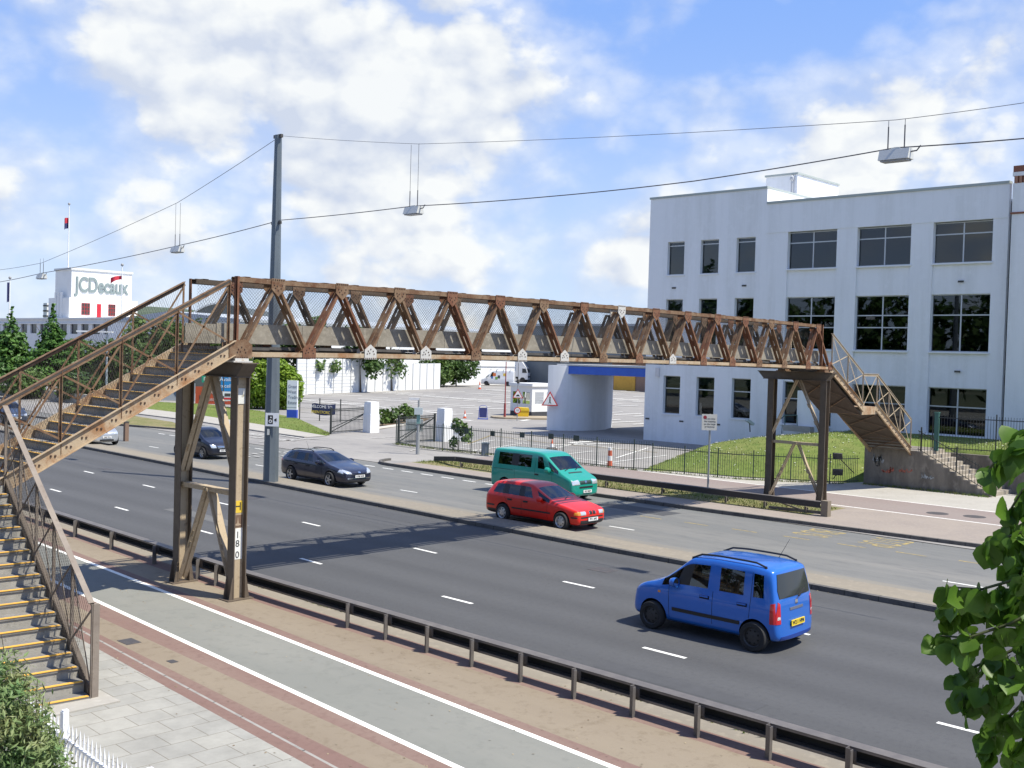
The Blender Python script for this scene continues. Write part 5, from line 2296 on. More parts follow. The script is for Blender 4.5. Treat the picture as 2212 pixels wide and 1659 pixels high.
def build_body(root, P):
    rings = []
    for s_ in P['st']:
        xs, xb, xt, wd_, wt, zb_, zl_, zt_ = s_
        zw = zl_+(zt_-zl_)*.91
        rows = [(0, zb_), (wd_*.86, zb_), (wd_*.975, zb_+.10), (wd_, zb_+(zl_-zb_)*.52), (wd_*.99, zl_-.07), (wd_*.965, zl_), (wt, zw), (wt-.075, zt_-.03), (wt*.5, zt_-.004), (0, zt_)]
        pts = []
        for y, z in rows:
            if z <= zl_:
                x = xs+(xb-xs)*((z-zb_)/max(.01, zl_-zb_))
            else:
                x = xb+(xt-xb)*((z-zl_)/max(.01, zt_-zl_))
            pts.append((x, y, z))
        ring = pts+[(x, -y, z) for x, y, z in pts[8:0:-1]]
        rings.append(ring)
    n = len(rings[0])       # 18
    vs = [p for r_ in rings for p in r_]
    fs, mi = [], []

    def rowof(j):
        return j if j < 9 else 17-j
    for i in range(len(rings)-1):
        for j in range(n):
            j2 = (j+1) % n
            fs.append((i*n+j, (i+1)*n+j, (i+1)*n+j2, i*n+j2))
            r_ = rowof(j)
            g_ = 0
            if r_ == 5 and i in P.get('side', ()):
                g_ = 1
            if r_ == 5 and i in P.get('black', ()):
                g_ = 2
            if r_ in (7, 8) and i in P.get('screen', ()):
                g_ = 1
            mi.append(g_)
    for base, flip in ((0, False), ((len(rings)-1)*n, True)):
        def L(k):
            return base+k

        def Rr(k):
            return base+(n-k) % n
        caps = [(L(0), L(1), Rr(1))]
        for k in range(1, 8):
            caps.append((L(k), L(k+1), Rr(k+1), Rr(k)))
        caps.append((L(8), L(9), Rr(8)))
        for c_ in caps:
            fs.append(c_[::-1] if flip else c_)
            mi.append(0)
    me = bpy.data.meshes.new('body')
    me.from_pydata(vs, [], fs)
    for m_ in (P['paint'], car_glass, car_black, arch_black):
        me.materials.append(m_)
    me.polygons.foreach_set('material_index', mi)
    bm = bmesh.new()
    bm.from_mesh(me)
    bmesh.ops.recalc_face_normals(bm, faces=bm.faces)
    bm.to_mesh(me)
    bm.free()
    tmp = bpy.data.objects.new('body_cage', me)
    COL.objects.link(tmp)
    md = tmp.modifiers.new('s', 'SUBSURF')
    md.levels = 2
    md.render_levels = 2
    cut = MB()
    for wx in P['wheels']:
        for sg in (1, -1):
            y1 = P['w']+.25
            y0 = P['w']-.30
            prof = [(.001, y0), (P['wr']*1.17, y0), (P['wr']*1.17, y1), (.001, y1)]
            cut.lathe((wx, 0, P['wr']+.01), (0, sg, 0), prof, 28)
    cm = cut.build('arch_cutter', [arch_black])
    for v in cm.data.polygons:
        v.use_smooth = False
    bm = bmesh.new()
    bm.from_mesh(cm.data)
    bmesh.ops.remove_doubles(bm, verts=bm.verts, dist=.002)
    bmesh.ops.recalc_face_normals(bm, faces=bm.faces)
    bm.to_mesh(cm.data)
    bm.free()
    b_ = tmp.modifiers.new('b', 'BOOLEAN')
    b_.object = cm
    b_.operation = 'DIFFERENCE'
    b_.solver = 'EXACT'
    try:
        b_.material_mode = 'TRANSFER'
    except Exception:
        pass
    dg = bpy.context.evaluated_depsgraph_get()
    res = bpy.data.meshes.new_from_object(tmp.evaluated_get(dg))
    bpy.data.objects.remove(tmp)
    bpy.data.objects.remove(cm)
    V = [v.co.copy() for v in res.vertices]
    names = [m_.name if m_ else '' for m_ in res.materials]
    parts = {}
    for p in res.polygons:
        nm = names[p.material_index] if p.material_index < len(names) else P['paint'].name
        parts.setdefault('glass' if nm == car_glass.name else 'body', []).append((tuple(p.vertices), nm))
    bvh = BVHTree.FromPolygons(V, [tuple(p.vertices) for p in res.polygons])

    def mk(name, lst, mats, thick=None):
        used = sorted({i for f, _ in lst for i in f})
        mp_ = {i: k for k, i in enumerate(used)}
        me2 = bpy.data.meshes.new(name)
        me2.from_pydata([V[i] for i in used], [], [tuple(mp_[i] for i in f) for f, _ in lst])
        for m_ in mats:
            me2.materials.append(m_)
        idx = {m_.name: k for k, m_ in enumerate(mats)}
        me2.polygons.foreach_set('material_index', [idx.get(nm, 0) for _, nm in lst])
        me2.polygons.foreach_set('use_smooth', [True]*len(lst))
        me2.set_sharp_from_angle(angle=R(38))
        o = bpy.data.objects.new(name, me2)
        COL.objects.link(o)
        o.parent = root
        return o
    body = mk('body', parts['body'], [P['paint'], car_black, arch_black])
    if 'glass' in parts:
        mk('window_glass', parts['glass'], [car_glass])
    return body, bvh


def project(bvh, axis, p, off):
    if axis in ('y+', 'y-'):
        s_ = 1 if axis == 'y+' else -1
        o, d = Vector((p[0], 4*s_, p[1])), Vector((0, -s_, 0))
    elif axis in ('x+', 'x-'):
        s_ = 1 if axis == 'x+' else -1
        o, d = Vector((6*s_, p[0], p[1])), Vector((-s_, 0, 0))
    else:
        o, d = Vector((p[0], p[1], 5)), Vector((0, 0, -1))
    h_ = bvh.ray_cast(o, d)
    if h_[0] is None:
        return None
    return h_[0]-d*off


def decal(bvh, axis, outline, off=.008, thick=.02, sub=2):
    """a shaped panel laid on the body surface, with an edge"""
    bm = bmesh.new()
    vs = [bm.verts.new((a, c, 0)) for a, c in outline]
    f = bm.faces.new(vs)
    bmesh.ops.triangulate(bm, faces=[f])
    for _ in range(sub):
        bmesh.ops.subdivide_edges(bm, edges=bm.edges[:], cuts=1, use_grid_fill=True)
        bmesh.ops.triangulate(bm, faces=bm.faces[:])
    pts, bad = [], set()
    bm.verts.index_update()
    for v in bm.verts:
        q = project(bvh, axis, (v.co.x, v.co.y), off)
        if q is None:
            bad.add(v.index)
            q = Vector((0, 0, 0))
        pts.append(q)
    fs = [tuple(v.index for v in f.verts) for f in bm.faces if not any(v.index in bad for v in f.verts)]
    bnd = [(e.verts[0].index, e.verts[1].index) for e in bm.edges if len(e.link_faces) == 1]
    bm.free()
    mb = MB()
    mb.add(pts, fs, 0, True)
    dv = {'y+': Vector((0, -1, 0)), 'y-': Vector((0, 1, 0)), 'x+': Vector((-1, 0, 0)), 'x-': Vector((1, 0, 0)), 'z': Vector((0, 0, -1))}[axis]*thick
    for a, c in bnd:
        if a in bad or c in bad:
            continue
        mb.add([pts[a], pts[c], pts[c]+dv, pts[a]+dv], [(0, 1, 2, 3)])
    return mb


def seam(bvh, axis, line, r_=.006, off=.0):
    pts = []
    for (a, c), (a2, c2) in zip(line, line[1:]):
        for k in range(6):
            q = project(bvh, axis, (a+(a2-a)*k/6, c+(c2-c)*k/6), off)
            if q is not None:
                pts.append(q)
    q = project(bvh, axis, line[-1], off)
    if q is not None:
        pts.append(q)
    return pts


def wheel(root, x, y, r_, rimm, spokes, kind, width=.19):
    s_ = 1 if y > 0 else -1
    ax = Vector((0, s_, 0))
    c = Vector((x, y-s_*width/2, r_))
    w2 = width
    ri = r_*.66
    mb = MB()
    mb.lathe(c, ax, [(ri*.9, .01), (r_*.93, .0), (r_, .03), (r_, w2-.03), (r_*.94, w2), (ri*1.03, w2+.004), (ri, w2-.01)], 28)
    wh = mb.build('wheel', tyre_mat, root)
    mb = MB()
    mb.lathe(c, ax, [(ri, w2-.012), (ri*.92, w2-.03), (ri*.9, .03)], 28)
    mb.lathe(c, ax, [(.001, w2-.02), (ri*.20, w2-.02), (ri*.25, w2-.04)], 20)
    if kind == 'spoke':
        for k in range(spokes):
            a = 2*math.pi*k/spokes
            d = Vector((math.cos(a), 0, math.sin(a)))
            mb.bar(c+ax*(w2-.03)+d*ri*.1, c+ax*(w2-.03)+d*ri*.95, ri*.24, .02, up=ax)
    else:
        mb.lathe(c, ax, [(.001, w2-.03), (ri*.5, w2-.025), (ri*.93, w2-.05)], 24)
        for k in range(spokes):
            a = 2*math.pi*(k+.5)/spokes
            d = Vector((math.cos(a), 0, math.sin(a)))
            mb.lathe(c+d*ri*.66, ax, [(.001, w2-.028), (ri*.1, w2-.028), (ri*.1, w2-.05)], 8, 1)
    mb.lathe(c, ax, [(.001, .05), (ri*.92, .05)], 20, 1)
    mb.build('rim', [rimm, arch_black], wh)
    return wh


def plate(root, c, nrm, txt, mt, w_=.52, h_=.112):
    nrm = Vector(nrm).normalized()
    rr = up.cross(nrm).normalized()
    u2 = nrm.cross(rr)
    c = Vector(c)
    pl_ = MB().obox(c+nrm*.012, rr*w_/2, u2*h_/2, nrm*.01).build('number_plate', mt, root)
    mb = MB()
    put_text(mb, txt, c+nrm*.024, rr, u2, h_*.92, .001, bold=.004, sx=.92)
    mb.build('lettering', MATS['black_lettering'], pl_)


def mirror(root, x, y, z, mt, s=1.0):
    s_ = 1 if y > 0 else -1
    mb = MB()
    mb.lathe((x+.07*s, y+s_*.11, z), (-1, 0, 0), [(.001, -.02*s), (.07*s, .0), (.10*s, .06*s), (.10*s, .13*s)], 12)
    mb.v = [Vector((v.x, y+s_*.11+(v.y-(y+s_*.11))*1.15, v.z)) for v in mb.v]
    mb.bar((x+.03, y-s_*.06, z-.06), (x+.03, y+s_*.08, z-.03), .06, .04)
    m_ = mb.build('wing_mirror', mt, root)
    g_ = MB().lathe((x+.07*s-.125*s, y+s_*.11, z), (-1, 0, 0), [(.001, 0), (.088*s, 0)], 12)
    g_.build('mirror_glass', chrome, m_)


def interior(root, P):
    mb = MB()
    zl_ = P['zl']
    hw = P['w']*.86
    for x in P['seats']:
        wide = x < P['seats'][0]-.3
        for yy in ((-.36, .36) if not wide else (-.38, .38)):
            mb.obox((x+.22, yy, zl_-.34), (.26, 0, .02), (0, .24, 0), (0, 0, .08))
            mb.obox((x-.08, yy, zl_-.02), (.05, 0, .0), (0, .23, 0), (-.07, 0, .33))
            mb.obox((x-.17, yy, zl_+.40), (.04, 0, 0), (0, .12, 0), (-.02, 0, .09))
    st_ = mb.build('seats', seat_mat, root)
    mb = MB()
    xd = P['dash']
    mb.prism([(xd-.30, -hw, zl_-.22), (xd+.35, -hw, zl_-.22), (xd+.35, -hw, zl_-.05), (xd-.05, -hw, zl_+.0), (xd-.28, -hw, zl_-.06)], (0, 2*hw, 0))
    mb.box(P['tail'], xd+.3, -hw, hw, zl_-.62, zl_-.55)
    mb.build('dashboard', car_black, root)
    mb = MB()
    rg = []
    for k in range(17):
        a = 2*math.pi*k/16
        rg.append(Vector((xd-.42, -.36+.18*math.cos(a), zl_+.02+.17*math.sin(a))))
    mb.path(rg, .016, 6)
    mb.build('steering_wheel', car_black, root)


def car(name, label, loc, rz, P):
    root = thing(name, label, P.get('cat', 'car'), loc, rz, group=P.get('group'), world=False)
    body, bvh = build_body(root, P)
    for wx in P['wheels']:
        for sg in (1, -1):
            wheel(root, wx, sg*(P['w']-.03), P['wr'], P['rim'], P.get('spokes', 5), P.get('rimkind', 'spoke'))
    interior(root, P)
    # seams, handles, strips on both sides
    for sd_, ax in ((1, 'y+'), (-1, 'y-')):
        for ln in P.get('seams', ()):
            pts = seam(bvh, ax, ln)
            if len(pts) > 1:
                MB().path(pts, .005, 5).build('door_seam', arch_black, root)
        for hx, hz in P.get('handles', ()):
            mb = decal(bvh, ax, [(hx-.11, hz-.035), (hx+.11, hz-.035), (hx+.11, hz+.03), (hx-.11, hz+.03)], .006)
            h_ = mb.build('door_handle', arch_black if not P.get('handle_mat') else P['handle_mat'], root)
            q = project(bvh, ax, (hx, hz+.012), .02)
            if q is not None:
                MB().bar(q-Vector((.09, 0, 0)), q+Vector((.09, 0, 0)), .022, .03, up=(0, 0, 1)).build('pull', P['paint'] if not P.get('handle_mat') else P['handle_mat'], h_)
        if P.get('strip'):
            x0, x1, z0, z1 = P['strip']
            decal(bvh, ax, [(x0, z0), (x1, z0), (x1, z1), (x0, z1)], .014, .03, 3).build('side_moulding', car_black, root)
        if P.get('rails'):
            x0, x1, yy, zz = P['rails']
            mb = MB()
            pts = []
            for k in range(9):
                x = x0+(x1-x0)*k/8
                q = project(bvh, 'z', (x, yy*sd_), 0)
                lift = .02 if k in (0, 8) else .06
                pts.append(Vector((x, yy*sd_, q.z+lift)))
            mb.path(pts, .02, 8)
            for k in (0, 8):
                q = project(bvh, 'z', (pts[k].x, yy*sd_), -.01)
                mb.tube(q, pts[k]+Vector((0, 0, .02)), .03, .02)
            mb.build('roof_rail', car_black, root)
        if P.get('mirror'):
            mx_, mz = P['mirror']
            q = project(bvh, ax, (mx_, mz), 0)
            if q is not None:
                mirror(root, mx_, q.y, mz+.04, P.get('mirror_mat', P['paint']), P.get('mirror_s', 1.0))
        for nm, outl, mm in P.get('side_decals', ()):
            decal(bvh, ax, outl, .008, .02, 2).build(nm, mm, root)
    for nm, ax, outl, mm in P.get('decals', ()):
        sym = ((1, -1) if not nm.startswith('=') else (1,))
        for sg in sym:
            o_ = [(a*sg, c) for a, c in outl]
            if sg < 0:
                o_ = o_[::-1]
            decal(bvh, ax, o_, .01, .03, 3).build(nm.strip('='), mm, root)
    for c, n_, tx, mm in P.get('plates', ()):
        q = project(bvh, 'x+' if n_[0] > 0 else 'x-', (c[1], c[2]), .0)
        x = q.x if q is not None else c[0]
        plate(root, (x+(.012 if n_[0] > 0 else -.012), c[1], c[2]), n_, tx, mm)
    if P.get('aerial'):
        x, y, l_ = P['aerial']
        q = project(bvh, 'z', (x, y), 0)
        MB().tube(q, q+Vector((-.45, 0, .8))*l_, .006, .003, 6).build('aerial', car_black, root)
    if P.get('wipers'):
        for y0, x0, z0, y1, x1, z1 in P['wipers']:
            MB().bar((x0, y0, z0), (x1, y1, z1), .03, .02).build('wiper', car_black, root)
    return root, bvh


# --- blue city car, seen from behind
blue = paint('blue_paint', (.016, .14, .56), .2, .30)
Pb = dict(paint=blue, w=.80, wr=.285, wheels=(1.18, -1.18), zl=.95, rim=hub_dark, rimkind='disc', spokes=8, seats=(.0, -.85), dash=.72, tail=-1.5,
          st=[(1.80, 1.74, 1.70, .60, .54, .30, .66, .72), (1.72, 1.66, 1.60, .74, .66, .20, .80, .86), (1.45, 1.40, 1.36, .785, .70, .18, .90, .97), (.95, .98, .98, .80, .715, .18, .92, 1.04),
              (.60, .62, .36, .80, .70, .18, .93, 1.60), (.50, .42, .24, .80, .70, .18, .93, 1.635), (-.20, -.20, -.21, .80, .70, .18, .935, 1.665), (-.25, -.25, -.25, .80, .70, .18, .935, 1.665),
              (-1.04, -1.04, -1.02, .80, .70, .18, .94, 1.66), (-1.10, -1.09, -1.06, .80, .70, .18, .94, 1.655), (-1.42, -1.38, -1.32, .795, .695, .19, .955, 1.635), (-1.60, -1.55, -1.44, .78, .68, .21, .97, 1.60), (-1.70, -1.64, -1.50, .72, .62, .25, 1.0, 1.56)],
          side=(3, 5, 7, 9), black=(4,), screen=(3,), seams=([(.78, .30), (.80, .98)], [(-.235, .24), (-.235, 1.0)], [(-1.06, .62), (-1.08, 1.0), (-1.08, 1.5)], [(.78, .25), (-.85, .25)]),
          handles=((-.05, .86), (-.90, .86)), strip=(.70, -.86, .46, .53), rails=(.35, -1.30, .60, 0), mirror=(.62, 1.02), aerial=(-1.0, -.45, .5),
          decals=[('tail_light', 'x-', [(.60, .58), (.74, .58), (.72, .80), (.66, 1.0), (.60, .96)], lamp_red), ('tail_light_lens', 'x-', [(.615, .66), (.70, .66), (.69, .72), (.615, .72)], lamp_white),
                  ('=tailgate_window', 'x-', [(-.60, 1.05), (.60, 1.05), (.62, 1.2), (.55, 1.50), (-.55, 1.50), (-.62, 1.2)], mat('tailgate_glass', (.03, .034, .038), .06, spec=.35)),
                  ('=tailgate_handle', 'x-', [(-.26, .80), (.26, .80), (.26, .85), (-.26, .85)], mat('grey_garnish', (.12, .13, .17), .4)),
                  ('=badge', 'x-', [(-.05, .90), (.05, .90), (.05, .98), (-.05, .98)], chrome), ('=bumper_lip', 'x-', [(-.62, .26), (.62, .26), (.6, .33), (-.6, .33)], mat('bumper_dark_trim', (.01, .04, .22), .5)),  # bumper lip in a darker blue than the body
                  ('headlight', 'x+', [(.36, .62), (.62, .62), (.64, .76), (.40, .76)], lamp_glass)],
          side_decals=(('tail_light', [(-1.62, .58), (-1.50, .58), (-1.50, .96), (-1.58, .98)], lamp_red), ('indicator', [(1.0, .78), (1.06, .78), (1.06, .82), (1.0, .82)], lamp_amber)),
          plates=(((-1.7, 0, .55), (-1, 0, .08), 'W211 HBM', plate_y),), wipers=((.0, -1.69, 1.05, -.28, -1.665, 1.16),), )
bc = G(1625, 1405)
bcar, bbvh = car('city_car', 'bright blue tall hatchback with black roof rails driving away in the near carriageway', (20.26, 12.80, 0), R(91.5), Pb)

bcar.scale = (1.06, 1.06, 1.06)
# --- red estate
redp = mat('red_paint', (.62, .014, .006), .36, 0.0, coat=.25)
Pr = dict(paint=redp, w=.85, wr=.305, wheels=(1.35, -1.35), zl=.88, rim=alloy, rimkind='disc', spokes=7, seats=(-.35, -1.15), dash=.45, tail=-2.0,
          st=[(2.06, 2.05, 2.03, .60, .56, .30, .60, .66), (2.0, 1.99, 1.96, .78, .72, .20, .66, .71), (1.72, 1.70, 1.68, .83, .76, .18, .73, .79), (1.25, 1.25, 1.25, .85, .77, .18, .81, .885), (.78, .80, .80, .85, .76, .18, .86, .955),
              (.35, .35, -.08, .85, .64, .18, .88, 1.33), (.18, .12, -.28, .85, .63, .18, .885, 1.375), (-.42, -.44, -.50, .85, .62, .18, .895, 1.39), (-.50, -.53, -.60, .85, .62, .18, .895, 1.39), (-1.22, -1.26, -1.30, .85, .62, .18, .91, 1.385), (-1.30, -1.35, -1.40, .85, .62, .18, .91, 1.38),
              (-2.02, -2.0, -1.78, .84, .61, .20, .93, 1.35), (-2.25, -2.22, -1.95, .80, .58, .22, .93, 1.31), (-2.36, -2.32, -2.06, .70, .52, .28, .90, 1.26)],
          side=(4, 6, 8, 10), black=(7, 9), screen=(4,), seams=([(.72, .30), (.70, .86)], [(-.48, .24), (-.48, .9)], [(-1.1, .55), (-1.3, .88)], [(.66, .25), (-.85, .25)], ),
          handles=((-.30, .80), (-1.05, .80)), strip=(.85, -.92, .50, .55), mirror=(.42, .92), handle_mat=car_black,
          decals=[('headlight', 'x+', [(.36, .56), (.62, .56), (.62, .68), (.36, .68)], lamp_glass), ('indicator', 'x+', [(.63, .56), (.74, .56), (.73, .67), (.63, .68)], lamp_amber),
                  ('grille', 'x+', [(.02, .57), (.14, .57), (.15, .68), (.03, .69)], car_black), ('grille_surround', 'x+', [(.155, .56), (.175, .56), (.18, .69), (.165, .69)], chrome),
                  ('=bumper_strip', 'x+', [(-.76, .455), (.76, .455), (.76, .50), (-.76, .50)], car_black), ('=lower_grille', 'x+', [(-.60, .24), (.60, .24), (.62, .38), (-.62, .38)], car_black)],
          side_decals=(('indicator', [(1.86, .565), (1.97, .565), (1.95, .66), (1.88, .66)], lamp_amber), ('bumper_strip', [(1.75, .455), (1.98, .455), (1.98, .50), (1.75, .50)], car_black), ('bumper_strip', [(-1.78, .50), (-2.3, .50), (-2.3, .56), (-1.78, .56)], car_black),
                       ('sill', [(1.0, .20), (-1.0, .20), (-1.0, .27), (1.0, .27)], car_black), ('sill', [(-1.75, .22), (-2.26, .24), (-2.28, .40), (-1.72, .40)], car_black)),
          plates=(((2.1, 0, .40), (1, 0, 0), 'P716 APG', plate_w),), wipers=((-.1, .90, .965, .45, .62, 1.02),))
for q_ in range(len(Pr['st'])):
    s_ = Pr['st'][q_]
    if s_[7] > 1.2:
        Pr['st'][q_] = s_[:7]+(s_[7]+.06,)
rc, rbvh = car('estate_car', 'red estate car with silver wheels passing under the footbridge shadow', (28.72, 25.50, 0), R(-88.5), Pr)

# --- green van
grnp = paint('green_paint', (.004, .27, .20), .0, .36)
Pv = dict(paint=grnp, cat='van', w=.92, wr=.32, wheels=(1.50, -1.42), zl=1.13, rim=hub_dark, rimkind='disc', spokes=8, seats=(.55, -.45, -1.35), dash=1.35, tail=-2.1,
          st=[(2.40, 2.38, 2.36, .66, .62, .32, .74, .80), (2.34, 2.30, 2.26, .86, .80, .22, .86, .92), (2.12, 2.06, 2.02, .91, .84, .20, .95, 1.02), (1.66, 1.62, 1.62, .92, .84, .20, 1.09, 1.19),
              (1.15, 1.18, .78, .92, .79, .20, 1.12, 1.84), (1.02, .98, .58, .92, .79, .20, 1.12, 1.895), (.40, .40, .36, .92, .79, .20, 1.13, 1.93), (.22, .22, .20, .92, .79, .20, 1.13, 1.935), (-.82, -.82, -.82, .92, .79, .20, 1.13, 1.94), (-.88, -.88, -.88, .92, .79, .20, 1.13, 1.94),
              (-2.02, -2.02, -2.0, .92, .79, .21, 1.13, 1.93), (-2.22, -2.22, -2.16, .91, .78, .22, 1.13, 1.91), (-2.36, -2.36, -2.26, .86, .74, .26, 1.12, 1.87)],
          side=(3, 5, 7, 9), black=(8,), screen=(3,), seams=([(1.30, .30), (1.28, 1.10)], [(.30, .26), (.30, 1.9)], [(-.85, .26), (-.85, 1.1)]),
          handles=((.42, .98),), mirror=(1.12, 1.18), mirror_s=1.25, strip=None, handle_mat=car_black,
          decals=[('headlight', 'x+', [(.40, .70), (.80, .70), (.82, .86), (.42, .90)], lamp_glass), ('=grille', 'x+', [(-.36, .72), (.36, .72), (.36, .86), (-.36, .86)], mat('grille_green_black', (.01, .03, .028), .5)), ('=badge', 'x+', [(-.06, .75), (.06, .75), (.06, .86), (-.06, .86)], chrome),
                  ('=lower_grille', 'x+', [(-.42, .56), (.42, .56), (.42, .63), (-.42, .63)], car_black), ('=scuttle_vent', 'z', [(1.74, -.42), (1.80, -.42), (1.80, .42), (1.74, .42)], car_black)],
          side_decals=(('sliding_track', [(-.95, 1.03), (-2.1, 1.03), (-2.1, 1.055), (-.95, 1.055)], mat('track_green', (.003, .09, .07), .5)),),
          plates=(((2.4, .05, .42), (1, 0, 0), 'N13 NUB', plate_w),), wipers=((-.5, 1.63, 1.22, .1, 1.45, 1.33), (.15, 1.63, 1.22, .62, 1.45, 1.32)))
vc, vbvh = car('passenger_van', 'green passenger van with side windows in the far lane behind the red estate', (34.40, 30.80, 0), R(-90.0), Pv)

# --- navy estate
navy = paint('navy_paint', (.020, .022, .045), .4, .30)
Pn = dict(paint=navy, w=.90, wr=.325, wheels=(1.38, -1.38), zl=.92, rim=alloy, spokes=5, seats=(-.1, -.95), dash=.75, tail=-2.0,
          st=[(2.36, 2.34, 2.32, .56, .50, .28, .58, .66), (2.26, 2.22, 2.18, .78, .70, .20, .68, .76), (1.85, 1.82, 1.78, .87, .78, .18, .78, .86), (1.35, 1.36, 1.36, .90, .79, .18, .86, .95), (1.02, 1.06, 1.06, .90, .78, .18, .89, 1.0),
              (.45, .50, -.02, .90, .66, .18, .91, 1.39), (.28, .25, -.22, .90, .65, .18, .915, 1.425), (-.30, -.32, -.40, .90, .64, .18, .93, 1.445), (-.40, -.42, -.5, .90, .64, .18, .93, 1.445), (-1.15, -1.2, -1.25, .90, .63, .18, .95, 1.435), (-1.24, -1.3, -1.36, .90, .63, .18, .955, 1.43),
              (-1.95, -1.92, -1.72, .89, .61, .20, .98, 1.39), (-2.25, -2.22, -1.95, .84, .58, .22, .98, 1.35), (-2.42, -2.38, -2.08, .72, .5, .28, .95, 1.30)],
          side=(4, 6, 8, 10), black=(7, 9), screen=(4,), seams=([(.85, .32), (.80, .90)], [(-.36, .24), (-.36, .92)], [(-1.2, .55), (-1.25, .94)]), handles=((-.18, .80), (-1.05, .82)), mirror=(.62, .96), rails=(-.2, -1.75, .56, 0), handle_mat=None,
          decals=[('headlight', 'x+', [(.40, .60), (.66, .62), (.80, .74), (.70, .80), (.46, .70)], lamp_glass), ('=grille', 'x+', [(-.40, .545), (.40, .545), (.44, .58), (-.44, .58)], car_black), ('=badge', 'x+', [(-.06, .62), (.06, .62), (.06, .70), (-.06, .70)], chrome),
                  ('=bumper_chrome', 'x+', [(-.62, .40), (.62, .40), (.64, .43), (-.64, .43)], chrome), ('=lower_grille', 'x+', [(-.58, .24), (.58, .24), (.60, .36), (-.60, .36)], car_black), ],
          side_decals=(('headlight', [(1.86, .66), (2.16, .62), (2.10, .74), (1.92, .80)], lamp_glass), ('tail_light', [(-2.1, .86), (-2.3, .82), (-2.26, .92), (-2.1, .97)], lamp_red)),
          plates=(((2.36, 0, .50), (1, 0, 0), 'KV08 NCE', plate_w),), aerial=(-1.3, 0, .4))
nc, nbvh = car('estate_car', 'dark navy estate car with chrome bumper strip beside the tall lamp pole', (29.40, 39.4, 0), R(-88.5), Pn)

# --- the three cars further off
blk_p = paint('black_blue_paint', (.012, .014, .028), .3, .3)
Pm = dict(paint=blk_p, w=.85, wr=.31, wheels=(1.3, -1.3), zl=.98, rim=alloy, spokes=6, seats=(.0, -.85), dash=.85, tail=-1.6,
          st=[(2.0, 1.98, 1.95, .58, .52, .28, .66, .74), (1.9, 1.86, 1.82, .78, .70, .20, .76, .86), (1.55, 1.5, 1.46, .84, .75, .18, .88, .98), (1.15, 1.16, 1.16, .85, .76, .18, .95, 1.07), (.55, .6, .25, .85, .68, .18, .98, 1.55), (.35, .32, .02, .85, .68, .18, .98, 1.6),
              (-.28, -.28, -.34, .85, .67, .18, .99, 1.63), (-.38, -.38, -.42, .85, .67, .18, .99, 1.63), (-1.1, -1.1, -1.12, .85, .67, .18, 1.0, 1.62), (-1.2, -1.2, -1.2, .85, .67, .18, 1.0, 1.61), (-1.6, -1.58, -1.46, .84, .65, .2, 1.0, 1.58), (-1.9, -1.86, -1.66, .8, .6, .24, .98, 1.52)],
          side=(3, 5, 7, 9), screen=(3,), black=(6,), mirror=(.72, 1.0),
          decals=[('headlight', 'x+', [(.42, .62), (.70, .62), (.74, .80), (.48, .78)], lamp_glass), ('=grille', 'x+', [(-.34, .60), (.34, .60), (.38, .66), (-.38, .66)], chrome), ('=grille_bar', 'x+', [(-.36, .68), (.36, .68), (.38, .71), (-.38, .71)], chrome), ('=lower_grille', 'x+', [(-.6, .24), (.6, .24), (.6, .36), (-.6, .36)], car_black)],
          plates=(((2, 0, .47), (1, 0, 0), 'AK07 NDE', plate_w),))
car('family_car', 'dark blue-black people carrier seen between the legs of the near trestle', (30.95, 52.4, 0), R(-90), Pm)
silv = paint('silver_paint', (.52, .54, .56), .6, .32)
Ps = dict(Pm)
Ps.update(paint=silv, decals=[('headlight', 'x+', [(.46, .66), (.74, .66), (.76, .80), (.60, .82)], lamp_glass), ('=badge', 'x+', [(-.06, .74), (.06, .74), (.06, .82), (-.06, .82)], car_black), ('=lower_grille', 'x+', [(-.42, .28), (.42, .28), (.42, .38), (-.42, .38)], car_black)],
          plates=(((2, 0, .5), (1, 0, 0), 'LN05 RXA', plate_w),))
car('family_car', 'silver family car approaching below the near staircase', (29.4, 62.5, 0), R(-90), Ps)
Pd = dict(Pm)
Pd.update(paint=paint('steel_blue_paint', (.055, .075, .12), .5, .3), plates=(((2, 0, .5), (1, 0, 0), 'EX52 HTK', plate_w),))
gx = G(22, 912)
car('family_car', 'distant steel-blue car at the left edge behind the staircase', (31.5, 80.5, 0), R(-90), Pd)


